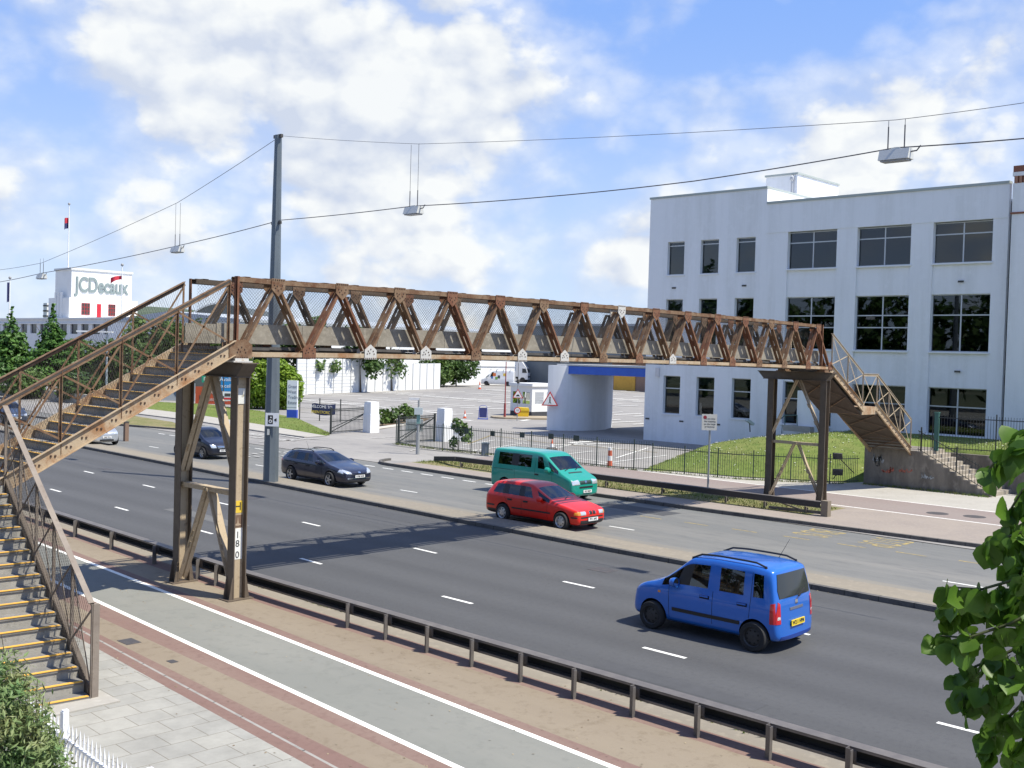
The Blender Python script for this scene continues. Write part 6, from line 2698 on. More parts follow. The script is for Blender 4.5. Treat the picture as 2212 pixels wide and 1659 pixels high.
# --- white van and truck at the back of the car park
whp = paint('white_van_paint', (.72, .73, .74), .0, .4)
Pw = dict(paint=whp, cat='van', w=.98, wr=.34, wheels=(1.75, -1.75), zl=1.25, rim=hub_dark, rimkind='disc', spokes=6, seats=(1.0,), dash=1.75, tail=.6,
          st=[(2.75, 2.72, 2.70, .70, .66, .34, .84, .90), (2.65, 2.6, 2.56, .92, .84, .24, .98, 1.06), (2.30, 2.22, 2.2, .97, .88, .22, 1.12, 1.22), (1.95, 1.92, 1.92, .98, .88, .22, 1.22, 1.34), (1.45, 1.5, 1.15, .98, .86, .22, 1.25, 2.1), (1.3, 1.3, .75, .98, .86, .22, 1.25, 2.45),
              (.62, .62, .5, .98, .88, .22, 1.26, 2.55), (.5, .5, .3, .98, .88, .22, 1.26, 2.58), (-2.5, -2.5, -2.5, .98, .88, .22, 1.26, 2.58), (-2.72, -2.72, -2.7, .97, .86, .24, 1.26, 2.56), (-2.8, -2.8, -2.78, .93, .82, .3, 1.26, 2.5)],
          side=(3, 5), screen=(3,), mirror=(1.6, 1.3), side_decals=(('lettering_patch', [(.7, 1.55), (.2, 1.55), (.2, 2.05), (.7, 2.05)], mat('patch_orange', (.62, .16, .04), .6)), ('lettering_patch', [(-.1, 1.2), (-.5, 1.2), (-.5, 1.7), (-.1, 1.7)], mat('patch_dark', (.10, .08, .05), .6)),
                                                                    ('lettering_patch', [(.3, 1.0), (-.1, 1.0), (-.1, 1.45), (.3, 1.45)], mat('patch_green', (.16, .32, .06), .6)), ('lettering_patch', [(1.0, 1.15), (.65, 1.15), (.65, 1.5), (1.0, 1.5)], mat('patch_blue', (.05, .13, .35), .6)), ('lettering_patch', [(-1.0, 1.6), (-1.5, 1.6), (-1.5, 2.05), (-1.0, 2.05)], mat('patch_yellow', (.65, .45, .06), .6))),
          plates=())
g = GC(1081, 833.5)
wv_, wb = car('delivery_van', 'white high-roofed van with coloured patches parked at the back of the car park', (g.x+.3, g.y+.9, g.z), R(125), Pw)
mb = MB()
for k in range(4):
    x = 1.2-1.1*k
    mb.bar((x, -.85, 2.62), (x, .85, 2.62), .05, .05)
    mb.bar((x, .85, 2.62), (x, .92, 2.2), .04, .04)
mb.build('roof_bars', car_black, wv_)
g = GC(1122, 826)
tr_ = thing('box_truck', 'white box lorry with blue and yellow posters parked behind the white van', 'lorry', (g.x, g.y+2, g.z), R(-58), world=False)
mb = MB()
mb.box(-5.2, 1.4, -1.25, 1.25, 1.05, 3.9)
mb.build('box_body', mat('lorry_white', (.66, .68, .70), .6), tr_)
mb = MB()
for sg in (1, -1):
    for q, (a, za, zb_) in enumerate(((-4.3, 2.9, 3.75), (-2.6, 2.9, 3.75), (-.4, 1.7, 3.2))):
        mb.box(a, a+1.3, sg*1.25, sg*1.262, za, zb_, q % 2)
        mb.box(a+.2, a+1.0, sg*1.262, sg*1.27, za+.15, zb_-.2, 1-q % 2)
mb.build('poster', [mat('poster_blue', (.03, .15, .32), .6), mat('poster_yellow', (.55, .45, .05), .6)], tr_)
mb = MB()
mb.prism([(1.5, -1.2, .55), (3.25, -1.2, .55), (3.3, -1.2, 1.75), (2.95, -1.2, 2.75), (1.5, -1.2, 2.8)], (0, 2.4, 0))
mb.prism([(1.5, -1.15, 2.81), (2.9, -1.15, 2.76), (2.1, -1.15, 3.8), (1.5, -1.15, 3.9)], (0, 2.3, 0))
cab = mb.build('cab', mat('lorry_cab_white', (.74, .75, .76), .35), tr_)
mb = MB()
mb.prism([(3.30, -1.05, 1.82), (3.30, 1.05, 1.82), (3.02, 1.0, 2.62), (3.02, -1.0, 2.62)], (.02, 0, .006))
mb.build('windscreen', mat('lorry_glass', (.03, .035, .04), .08), cab)
for sg in (1, -1):
    MB().prism([(2.2, sg*1.2, 1.8), (3.1, sg*1.2, 1.8), (2.85, sg*1.2, 2.55), (2.2, sg*1.2, 2.6)], (0, sg*.012, 0)).build('side_window', MATS['lorry_glass'], cab)
MB().box(3.27, 3.31, -1.0, 1.0, .95, 1.2).build('grille', car_black, cab)
MB().box(-5.1, 1.5, -1.1, 1.1, .7, 1.04).build('chassis', car_black, tr_)
for x in (-3.9, 2.3):
    for sg in (1, -1):
        wheel(tr_, x, sg*1.12, .48, hub_dark, 8, 'disc', .28)


# --- people in the vehicles: one skinned surface each
def seated(label, parent_root, x, y, zseat, shirt, hair, name='person'):
    """seated figure at a steering wheel, given in the car's own axes (x forward)"""
    M4 = parent_root.matrix_basis if False else Matrix.Translation(parent_root.location) @ Matrix.Rotation(parent_root.rotation_euler.z, 4, 'Z')
    J = {'pelvis': ((x, y, zseat+.10), .15), 'waist': ((x-.04, y, zseat+.28), .14), 'chest': ((x-.08, y, zseat+.47), .155), 'neck': ((x-.08, y, zseat+.62), .058), 'jaw': ((x-.055, y, zseat+.70), .075), 'head': ((x-.065, y, zseat+.80), .098), 'crown': ((x-.07, y, zseat+.87), .07),
         'shl': ((x-.08, y+.19, zseat+.53), .065), 'ell': ((x+.10, y+.27, zseat+.33), .045), 'hal': ((x+.34, y+.14, zseat+.42), .036), 'shr': ((x-.08, y-.19, zseat+.53), .065), 'elr': ((x+.10, y-.27, zseat+.33), .045), 'har': ((x+.34, y-.14, zseat+.42), .036),
         'knl': ((x+.42, y+.12, zseat+.16), .075), 'ftl': ((x+.60, y+.12, zseat-.16), .05), 'knr': ((x+.42, y-.12, zseat+.16), .075), 'ftr': ((x+.60, y-.12, zseat-.16), .05)}
    keys = list(J)
    E_ = [('pelvis', 'waist'), ('waist', 'chest'), ('chest', 'neck'), ('neck', 'jaw'), ('jaw', 'head'), ('head', 'crown'), ('chest', 'shl'), ('shl', 'ell'), ('ell', 'hal'), ('chest', 'shr'), ('shr', 'elr'), ('elr', 'har'), ('pelvis', 'knl'), ('knl', 'ftl'), ('pelvis', 'knr'), ('knr', 'ftr')]
    me = bpy.data.meshes.new('person')
    me.from_pydata([J[k][0] for k in keys], [(keys.index(a), keys.index(c)) for a, c in E_], [])
    o = bpy.data.objects.new('person_cage', me)
    COL.objects.link(o)
    sk = o.modifiers.new('skin', 'SKIN')
    for i, k in enumerate(keys):
        v = me.skin_vertices[0].data[i]
        v.radius = (J[k][1], J[k][1])
        v.use_root = (k == 'pelvis')
    ss = o.modifiers.new('sub', 'SUBSURF')
    ss.levels = 1
    ss.render_levels = 1
    dg = bpy.context.evaluated_depsgraph_get()
    res = bpy.data.meshes.new_from_object(o.evaluated_get(dg))
    bpy.data.objects.remove(o)
    base = Vector((x, y, zseat))
    vs = [v.co-base for v in res.vertices]
    nose = Vector((x+.045, y, zseat+.785))-base
    me2 = bpy.data.meshes.new(name)
    me2.from_pydata(vs, [], [tuple(p.vertices) for p in res.polygons])
    skin_m = mat('skin', (.50, .28, .19), .6)
    for m_ in (skin_m, shirt, mat('dark_trousers', (.03, .035, .05), .9)):
        me2.materials.append(m_)
    for p in me2.polygons:
        z = p.center.z
        far_arm = p.center.x > .05 and z > .30
        p.material_index = 0 if (z > .58 or far_arm) else (1 if z > .14 else 2)
        p.use_smooth = True
    bpy.data.meshes.remove(res)
    ob = bpy.data.objects.new(name, me2)
    COL.objects.link(ob)
    ob.matrix_world = M4 @ Matrix.Translation(base)
    tag(ob, label, 'person')
    # face and hair
    mb = MB()
    mb.prism([(nose.x-.02, nose.y-.016, nose.z-.02), (nose.x-.02, nose.y+.016, nose.z-.02), (nose.x-.02, nose.y, nose.z+.035)], (.028, 0, -.006))
    f_ = mb.build('nose', skin_m)
    f_.parent = ob
    mb = MB()
    for sg in (1, -1):
        mb.ball((nose.x-.018, nose.y+sg*.033, nose.z+.03), .011, 8)
    f_ = mb.build('eyes', arch_black)
    f_.parent = ob
    mb = MB()
    hc_ = Vector((-.08, 0, .83))
    prof = []
    for j in range(7):
        a = j/6*R(100)
        prof.append((max(.001, .112*math.sin(a)), .10*math.cos(a)))
    mb.lathe(hc_, (-.35, 0, 1), prof, 14)
    f_ = mb.build('hair', hair)
    f_.parent = ob
    return ob


hair_d = mat('dark_hair', (.03, .022, .016), .8)
hair_g = mat('grey_hair', (.35, .34, .32), .8)
seated('driver in a white shirt at the wheel of the red estate car', rc, -.28, -.36, .42, mat('white_shirt', (.70, .70, .70), .9), hair_d)
seated('driver in dark clothes at the wheel of the green van', vc, .62, -.40, .72, mat('navy_shirt', (.03, .035, .06), .9), hair_d)
seated('passenger in a dark top in the front of the green van', vc, .62, .40, .72, mat('grey_top', (.08, .08, .09), .9), hair_g)
seated('driver behind the windscreen of the navy estate car', nc, -.02, -.38, .44, mat('grey_shirt', (.20, .20, .21), .9), hair_d)
# ------------------------------------------------------------------ tall lamp pole, wires and hanging lamps
XW = 27.06
pole_m = mat('pole_grey', (.13, .155, .175), .5, .3, var=[(1.2, (.165, .195, .215), .42, .66, (1, 1, .3)), (9, (.10, .115, .13), .58, .8)], coord='world')
pb = Vector((XW, 40.25, .11))
tp = thing('lamp_pole', 'tall grey octagonal pole on the median carrying the overhead lamp wires', 'pole', pb)
mb = MB()
mb.tube(pb, (XW, 40.25, 4.2), .335, .30, 8, smooth=False).tube((XW, 40.25, 4.2), (XW, 40.25, 15.2), .30, .155, 8, smooth=False)
mb.build('shaft', pole_m, tp)
MB().obox((XW, 40.25, 15.15), (.06, 0, 0), (0, .28, 0), (0, 0, .07)).build('cable_bracket', dirty_steel, tp)
MB().obox((XW, 40.25, 11.4), (.05, 0, 0), (0, .34, 0), (0, 0, .06)).build('cable_bracket', dirty_steel, tp)
# camera sign
rr = Vector((.66, -.75, 0)).normalized()
nn = rr.cross(up)
c = AD(593.5, 905.5, pb.x*cy_+pb.y*sy_)
c = Vector((pb.x, pb.y, c.z))+nn*.36+rr*.10
sg = thing('camera_sign', 'white speed camera sign strapped to the tall grey pole', 'sign', c)
MB().obox(c, rr*.29, nn*.012, up*.29).build('plate', mat('sign_plate_white', (.80, .81, .82), .5), sg)
mb = MB()
o_ = c+nn*.014
mb.obox(o_-rr*.07, rr*.11, nn*.003, up*.19)
mb.build('camera_body', MATS['black_lettering'], sg)
mb = MB()
mb.lathe(o_-rr*.07-up*.07+nn*.004, nn, [(.001, .002), (.075, .002), (.075, 0)], 16)
mb.lathe(o_-rr*.05+up*.10+nn*.004, nn, [(.001, .002), (.035, .002), (.035, 0)], 12)
mb.build('camera_lens', MATS['sign_white'], sg)
mb = MB()
mb.lathe(o_-rr*.07-up*.07+nn*.007, nn, [(.001, .002), (.035, .002), (.035, 0)], 14)
mb.prism([o_+rr*.10+up*.02, o_+rr*.20+up*.07, o_+rr*.20-up*.08, o_+rr*.10-up*.03], nn*.004)
mb.build('symbol', MATS['black_lettering'], sg)
c2 = Vector((pb.x, pb.y, 2.3))+nn*.345-rr*.06
MB().obox(c2, rr*.05, nn*.01, up*.13).build('number_label', mat('label_pale', (.6, .6, .56), .6), tp)

wire_m = mat('cable_grey', (.10, .10, .11), .6)


def catenary(name, label, pts, r_):
    fine = []
    P_ = [Vector(p) for p in pts]
    for a, c in zip(P_, P_[1:]):
        n = 14
        sag = (c-a).length*.004
        for k in range(n):
            u = k/n
            q = a.lerp(c, u)
            q.z -= sag*4*u*(1-u)
            fine.append(q)
    fine.append(P_[-1])
    mb = MB()
    mb.path(fine, r_, 5)
    o = mb.build(name, wire_m, at=fine[0])
    tag(o, label, 'cable')


W = lambda px, py: AX(px, py, XW)
lumx = [(893, 455), (1935, 335), (383, 539), (90, 597)]
catenary('overhead_wire', 'thin upper steel wire from the pole top to the right over the road', [W(604, 293), W(905, 311), W(1935, 259), W(2212, 222), Vector((XW, 5, 13.6))], .008)
catenary('overhead_cable', 'dark lower lamp cable running right from the tall pole', [W(600, 476), W(893, 445), W(1180, 425), W(1500, 391), W(1935, 319), W(2212, 299), Vector((XW, 5, 11.3))], .017)
catenary('overhead_wire', 'thin upper steel wire from the pole top down to the left', [W(603, 296), W(383, 438), W(90, 568), W(0, 583), Vector((XW, 85, 10.6))], .012)
catenary('overhead_cable', 'dark lower lamp cable running left from the tall pole past the painted tower', [W(597, 478), W(383, 531), W(90, 590), W(0, 609), Vector((XW, 85, 9.0))], .018)
lum_m = mat('lamp_casing', (.56, .57, .55), .5)
labs = ['hanging white road lamp nearest the pole on its right', 'large hanging white road lamp above the office roof', 'hanging white road lamp first left of the pole', 'small hanging white road lamp at the far left']
for (px, py), lb in zip(lumx, labs):
    c = W(px, py)
    c.z -= .0
    th = thing('hanging_lamp', lb, 'lamp', c, group='lamps hung from the overhead wires')
    mb = MB()
    l2 = .40
    for sg in (0,):
        mb.prism([(c.x-.10, c.y-l2, c.z+.14), (c.x+.10, c.y-l2, c.z+.14), (c.x+.19, c.y-l2, c.z-.13), (c.x-.19, c.y-l2, c.z-.13)], (0, 2*l2, 0))
    mb.box(c.x-.05, c.x+.05, c.y-.12, c.y+.12, c.z+.14, c.z+.19)
    mb.build('casing', lum_m, th)
    mb = MB()
    mb.box(c.x-.15, c.x+.15, c.y-l2+.05, c.y+l2-.05, c.z-.17, c.z-.131)
    mb.build('lens', mat('lamp_lens_grey', (.33, .34, .36), .3), th)
    zt = {0: 13.78, 1: 12.26, 2: 12.9, 3: 10.85}[lumx.index((px, py))]
    for dy in (-.22, .22):
        MB().tube((c.x, c.y+dy, c.z+.13), (c.x, c.y+dy, c.z+.75), .018).tube((c.x, c.y+dy, c.z+.75), (c.x, c.y+dy, zt), .008).build('hanger', wire_m, th)
    MB().path([(c.x+.0, c.y-l2, c.z+.05), (c.x, c.y-l2-.15, c.z+.06), (c.x, c.y-l2-.25, c.z+.18)], .018).build('lead', wire_m, th)

# ------------------------------------------------------------------ foliage helpers
leaf_dark = leafmat('leaf_dark', (.036, .078, .016), (.075, .135, .028), .25, .8)
leaf_mid = leafmat('leaf_mid', (.06, .115, .024), (.12, .19, .045), .3, .7)
leaf_bright = leafmat('leaf_bright', (.15, .26, .02), (.25, .36, .04), .35, 1.5)
leaf_grey = leafmat('leaf_grey_green', (.13, .235, .08), (.26, .28, .12), .3, 3.0)
leaf_con = leafmat('leaf_conifer', (.04, .105, .018), (.09, .185, .035), .22, .8)
bark = mat('bark', (.10, .08, .06), .95, var=[(6, (.15, .125, .10), .42, .68, (1, 1, .3))], coord='world', bump=.5)


def foliage(ells, n, size, seed, clump=.22, nclump=28, up_bias=.5, narrow=.62, shell=.55):
    """leaf-sized faces gathered in clumps through a set of ellipsoids (centre, radii)"""
    r = random.Random(seed)
    mb = MB()
    vs, fs = [], []
    tot = sum(e[1][0]*e[1][1]*e[1][2] for e in ells)
    for c, rad in ells:
        k = max(40, int(n*rad[0]*rad[1]*rad[2]/tot))
        cl = []
        for _ in range(nclump):
            while True:
                d = Vector((r.gauss(0, 1), r.gauss(0, 1), r.gauss(0, 1)))
                if d.length > .01:
                    break
            d.normalize()
            q = shell+(1-shell)*r.random()
            cl.append((d*q, r.uniform(.6, 1.3)*clump))
        for _ in range(k):
            d, sg = cl[int(r.random()*nclump)]
            p = d+Vector((r.gauss(0, sg), r.gauss(0, sg), r.gauss(0, sg*.8)))
            if p.length > 1.12:
                continue
            w = Vector((c[0]+p.x*rad[0], c[1]+p.y*rad[1], c[2]+p.z*rad[2]))
            nrm = (p*.8+Vector((r.gauss(0, .6), r.gauss(0, .6), r.gauss(0, .6)+up_bias)))
            if nrm.length < .01:
                continue
            nrm.normalize()
            a = nrm.orthogonal()
            a = Quaternion(nrm, r.uniform(0, 6.283)) @ a
            b_ = nrm.cross(a)
            s = size*r.uniform(.6, 1.35)
            o = len(vs)
            vs += [w-a*s, w+b_*s*narrow-nrm*s*.12, w+a*s, w-b_*s*narrow-nrm*s*.12]
            fs.append((o, o+1, o+2, o+3))
    mb.add(vs, fs, 0, False)
    return mb


def trunk_mesh(base, h_, r0, lean, limbs, seed):
    r = random.Random(seed)
    mb = MB()
    base = Vector(base)
    pts, rs = [], []
    for k in range(7):
        u = k/6
        pts.append(base+Vector((lean[0]*u+.05*h_*.1*math.sin(u*5+seed), lean[1]*u+.05*h_*.1*math.cos(u*4+seed), h_*u)))
        rs.append(r0*(1-.72*u))
    mb.path(pts, rs, 8)
    for k in range(limbs):
        u = r.uniform(.35, .95)
        i = min(5, int(u*6))
        p = pts[i].lerp(pts[i+1], u*6-i)
        a = r.uniform(0, 6.283)
        L = h_*r.uniform(.25, .5)
        e = p+Vector((math.cos(a)*L*.6, math.sin(a)*L*.6, L*.8))
        m_ = p.lerp(e, .5)+Vector((0, 0, -.05*L))
        mb.path([p, m_, e], [r0*.38*(1-u*.5), r0*.25*(1-u*.5), r0*.08], 6)
    return mb


def tree(name, label, base, h_, ells, n, size, lm, r0=.15, lean=(0, 0), limbs=6, seed=1, group=None, th_=None, **kw):
    base = Vector(base)
    th = thing(name, label, 'tree' if 'tree' in name else 'bush', base, group=group)
    E = [((base.x+c[0], base.y+c[1], base.z+c[2]), rd) for c, rd in ells]
    foliage(E, n, size, seed, **kw).build('crown', lm, th)
    trunk_mesh(base-Vector((0, 0, .1)), th_ or h_*.7, r0, lean, limbs, seed).build('trunk', bark, th)
    return th


def off(right=0, dep=0):
    """offset across (screen-right) and away from the viewer, in metres"""
    return (sy_*right+cy_*dep, -cy_*right+sy_*dep)


# young street trees along the white fence
for k, (px, py, H_, rr_, nn_, lm, lab) in enumerate((
        (683, 849, 9.6, 2.3, 900, leaf_mid, 'young leafy street tree with a slim leaning trunk, leftmost by the white fence'),
        (778, 847, 9.6, 3.2, 2400, leaf_dark, 'fullest dark street tree in front of the white fence'),
        (846, 844, 9.0, 2.6, 420, leaf_mid, 'sparse thin-leaved street tree right of the full dark one by the white fence'))):
    g = GC(px, py)
    ax_, ay_ = off(.6 if k == 0 else -.3)
    es = []
    r = random.Random(40+k)
    for q in range(9):
        a = r.uniform(0, 6.283)
        hh = r.uniform(.30, .95)
        d = rr_*r.uniform(.25, .8)
        es.append(((math.cos(a)*d+ax_, math.sin(a)*d+ay_, H_*hh), (rr_*.42, rr_*.42, rr_*.42)))
    tree('street_tree', lab, g, H_, es, int(nn_*1.5), .20, lm, .17, (ax_, ay_), 9, 20+k, 'young trees along the white fence', nclump=18, clump=.40, shell=.2)
# clipped round hedge and dark trees behind the pole
g = GC(592, 884)
tree('clipped_hedge', 'bright yellow-green clipped rounded hedge behind the tall grey pole', g, 4.6, [((-1.1, 1.0, 2.35), (1.6, 1.6, 2.3)), ((.1, -.1, 2.4), (1.7, 1.7, 2.4)), ((.9, -1.0, 2.1), (1.4, 1.4, 2.0))], 15000, .12, leaf_bright, .2, seed=5, nclump=110, clump=.15, shell=.88, limbs=3)
for k, (px, py, d, H_, wid, lm, lab) in enumerate((
        (330, 862, 130, 9.5, 4.2, leaf_mid, 'broad leafy tree behind the first staircase, left of the near bridge post'),
        (400, 862, 138, 10.2, 4.5, leaf_dark, 'dark leafy tree standing behind the head of the near staircase'),
        (470, 866, 132, 8.6, 4.0, leaf_mid, 'leafy tree behind the red and grey hoardings'),
        (560, 868, 142, 9.0, 4.0, leaf_dark, 'dark tree rising behind the clipped hedge'),
        (632, 866, 140, 8.6, 3.2, leaf_dark, 'dark tree at the left end of the white warehouse'),
        (205, 866, 125, 7.2, 4.0, leaf_mid, 'rounded bushy tree between the tall pointed tree and the street lamp'),
        (265, 864, 122, 6.8, 3.5, leaf_dark, 'dark rounded tree behind the street lamp column'))):
    p = AD(px, py, d)
    b_ = Vector((p.x, p.y, zc(p.x, p.y)))
    r = random.Random(60+k)
    es = []
    for q in range(8):
        a = r.uniform(0, 6.283)
        es.append(((math.cos(a)*wid*.5, math.sin(a)*wid*.5, H_*r.uniform(.3, .8)), (wid*.55, wid*.55, H_*.24)))
    tree('leafy_tree', lab, b_, H_, es, 3000, .24, lm, .25, seed=70+k, nclump=22)
# two pointed trees at the left
for k, (px, py, d, top, lab) in enumerate(((22, 850, 118, 668, 'dark green pointed tree at the left edge of the lawn'), (112, 858, 116, 662, 'tall sharply pointed green tree in front of the grey factory'))):
    p = AD(px, py, d)
    b_ = Vector((p.x, p.y, zc(p.x, p.y)))
    H_ = AD(px, top, d).z-b_.z
    es = []
    for q in range(9):
        u = q/8
        rad = (3.7 if k == 0 else 3.3)*(1-u)**1.05+.16
        es.append(((0, 0, H_*(.22+.74*u)), (rad, rad, H_*.085)))
        if q < 6:
            for s_ in range(4):
                a = s_*1.57+q*.8
                es.append(((math.cos(a)*rad*.62, math.sin(a)*rad*.62, H_*(.20+.74*u)), (rad*.45, rad*.45, H_*.055)))
    tree('pointed_tree', lab, b_, H_, es, 14000, .17, leaf_con, .22, seed=90+k, nclump=12, up_bias=.7, group='pointed trees at the left', clump=.3)
# bushes along the low wall and behind
for k, (px, py, d, H_, wid, lm, lab) in enumerate((
        (60, 858, 112, 3.2, 3.4, leaf_mid, 'low spreading bush between the two pointed trees'),
        (165, 866, 108, 3.0, 3.0, leaf_dark, 'low dark bush right of the tall pointed tree'),
        (985, 838, 168, 5.6, 3.4, leaf_dark, 'big dark green bush at the end of the white fence'),
        (945, 838, 165, 5.2, 3.0, leaf_mid, 'big mid-green bush against the white fence'),
        (1034, 832, 190, 6.2, 3.2, leaf_dark, 'big dark bush just left of the white van'))):
    p = AD(px, py, d)
    b_ = Vector((p.x, p.y, zc(p.x, p.y)))
    r = random.Random(160+k)
    es = [((r.uniform(-.4, .4)*wid, r.uniform(-.4, .4)*wid, H_*r.uniform(.35, .68)), (wid*.6, wid*.6, H_*.36)) for q in range(6)]
    tree('big_bush', lab, b_, H_, es, 3600, .19, lm, .12, seed=170+k, nclump=30, th_=H_*.4, limbs=4)
# shrubs of the bed by the gate and weeds by the railings
for k, (px, py, H_, lab) in enumerate(((826, 921, 1.5, 'small leafy shrub nearest the left gate pier'), (846, 915, 1.35, 'small leafy shrub in the middle of the planting bed'), (874, 911, 1.5, 'small leafy shrub beside the right gate leaf'), (893, 903, .9, 'small leafy shrub at the back of the planting bed'))):
    g = GC(px, py)
    tree('small_shrub', lab, g, H_, [((0, 0, H_*.55), (.75, .75, H_*.5))], 320, .13, leaf_mid, .03, seed=200+k, nclump=14, th_=H_*.5)
g = GC(990, 973)
tree('small_shrub', 'straggly self-sown shrub growing in front of the railings', g, 1.9, [((0, 0, 1.5), (.5, .5, .5)), ((.3, -.3, .9), (.45, .45, .5)), ((-.1, .2, .5), (.35, .35, .4))], 420, .11, leaf_mid, .03, seed=211, nclump=14, th_=1.5)
g = GC(545, 882)
tree('small_shrub', 'pale low shrub on the lawn left of the grey pole', g, 1.1, [((0, 0, .6), (1.6, 1.6, .5))], 900, .10, leaf_grey, .04, seed=212, nclump=30, th_=.4)

# ------------------------------------------------------------------ white fence and warehouse
wfm = mat('fence_white', (.72, .73, .73), .6, var=[(.5, (.66, .67, .67), .4, .66)], coord='world')
wfa, wfb = GC(640, 853), GC(950, 839.5)
wfth = thing('white_fence', 'long white boarded fence along the back of the car park', 'fence', wfa)
d = (wfb-wfa)
n = 18
for k in range(n):
    a, c = wfa+d*(k/n), wfa+d*((k+1)/n)
    hh = 4.4 if k < 8 else 3.7
    if 8 <= k < 10:
        hh = 4.2
    za, zb_ = a.z, c.z
    mb = MB()
    s_ = Vector((-d.y, d.x, 0)).normalized()*.04
    aa, cc = a.lerp(c, .02), a.lerp(c, .98)
    mb.prism([aa-s_, cc-s_, cc-s_+up*hh, aa-s_+up*hh], s_*2)
    if k < 8:
        for q in range(9):
            mb.bar(aa-s_*1.4+up*(.4+.44*q), cc-s_*1.4+up*(.4+.44*q), .03, .05)
    mb.build('fence_panel', wfm, wfth)
    mb = MB()
    mb.obox(a+up*hh*.5-s_, d.normalized()*.06, s_*1.6, up*(hh*.5+.1))
    mb.build('post', mat('fence_post_grey', (.42, .43, .43), .6), wfth)
wall_w = mat('warehouse_white', (.74, .75, .75), .8, var=[(.2, (.70, .71, .71), .42, .66)], coord='world')
wh = thing('warehouse', 'large plain white warehouse behind the white fence', 'warehouse', (100, 135, 1))
pL, pR = AY(600, 701, 127), AY(1114, 722.5, 127)
ztw = (pL.z+pR.z)/2
mb = MB()
mb.box(pL.x-6, pR.x, 127, 165, -.2, ztw)
mb.build('wall', wall_w, wh)
mb = MB()
mb.box(pL.x-6.1, pR.x+.1, 126.85, 165.1, ztw, ztw+.35)
mb.build('eaves', mat('eaves_grey', (.42, .45, .47), .6), wh)
mb = MB()
mb.prism([(pL.x-6, 126.9, ztw+.36), (pL.x-6, 165, ztw+.36), (pL.x-6, 146, ztw+1.6)], (pR.x-pL.x+6, 0, 0))
mb.build('roof', mat('roof_sheet', (.40, .44, .48), .6), wh)
mb = MB()
zz = AY(1000, 790, 127).z
mb.box(pL.x+12, pR.x, 126.9, 127, zz-.1, zz+.1)
mb.build('wall_seam', mat('seam_grey', (.5, .51, .51), .7), wh)
# lean-to gable seen above the fence
ga, gb_ = AY(838, 800, 125.5), AY(940, 800, 125.5)
zt = AY(905, 779, 125.5).z
mb = MB()
mb.prism([(ga.x, 125.5, .3), (gb_.x, 125.5, .3), (gb_.x, 125.5, zt-1.6), ((ga.x+gb_.x)/2+2, 125.5, zt), (ga.x, 125.5, zt-1.6)], (0, 1.3, 0))
mb.build('gabled_porch', wall_w, wh)
# grey clad shed and brick store behind the canopy
g1, g2 = AX(1119, 704, 150), AX(1408, 704, 150)
sh_ = thing('clad_shed', 'long grey metal-clad shed behind the bridge truss', 'shed', (150, g2.y, 1))
mb = MB()
mb.box(150, 175, g2.y-6, g1.y, .5, g1.z)
mb.build('wall', mat('shed_grey', (.16, .18, .19), .6, var=[(.3, (.19, .21, .22), .4, .7, (1, 1, .2))], coord='world'), sh_)
mb = MB()
mb.box(149.8, 175.2, g2.y-6.2, g1.y+.2, g1.z, g1.z+.4)
mb.build('eaves', MATS['eaves_grey'], sh_)
y1, y0 = AX(1322, 800, 136).y, AX(1400, 800, 136).y
st_ = thing('brick_store', 'low brick store with an orange-yellow shutter behind the canopy', 'store', (136, y0, 1))
zg = zc(136, y0)
mb = MB()
mb.box(136, 146, y0-8, y1, zg-.5, zg+4.4)
mb.build('wall', mat('store_brick', (.23, .15, .115), .9, var=[(6, (.29, .20, .15), .4, .7)], coord='world'), st_)
mb = MB()
mb.box(135.6, 146.3, y0-8.3, y1+.3, zg+4.4, zg+5.2)
mb.build('roof', dirty_steel, st_)
ya, yb = AX(1372, 820, 135.9).y, AX(1326, 820, 135.9).y
MB().box(135.88, 135.99, ya, yb, zg, zg+3.7).build('shutter', mat('shutter_orange', (.60, .33, .04), .55, var=[(2, (.52, .28, .03), .42, .66)], coord='world'), st_)
yc_, yd_ = AX(1404, 812, 135.9).y, AX(1378, 812, 135.9).y
MB().box(135.9, 135.99, yc_, yd_, zg+2.5, zg+3.7).build('window', mat('store_glass', (.05, .07, .08), .1), st_)

# ------------------------------------------------------------------ hoardings, signs and banner on the left
def hoarding(name, label, cat, px0, px1, pyt, pyb, basepx, mt, ang=-46, depth=.08, legs=True):
    g = GC(*basepx)
    d = g.x*cy_+g.y*sy_
    a, c = AD(px0, pyb, d), AD(px1, pyb, d)
    t_ = AD((px0+px1)/2, pyt, d)
    b0_ = AD((px0+px1)/2, pyb, d)
    w_ = (c-a).length
    h_ = t_.z-b0_.z
    ctr = (a+c)/2
    rr = Vector((math.cos(R(ang)), math.sin(R(ang)), 0))
    f_ = rr.cross(up)
    ctr.z = (t_.z+b0_.z)/2
    th = thing(name, label, cat, (ctr.x, ctr.y, g.z))
    k = 1/max(.3, abs(rr.dot(RT)))
    MB().obox(ctr, rr*w_/2*k, f_*depth/2, up*h_/2).build('panel', mt, th)
    if legs:
        for s_ in (-.4, .4):
            q = ctr+rr*w_*k*s_
            MB().tube((q.x, q.y, g.z), (q.x, q.y, ctr.z), .07).build('leg', dirty_steel, th)
    return th, ctr, rr, f_, w_*k, h_


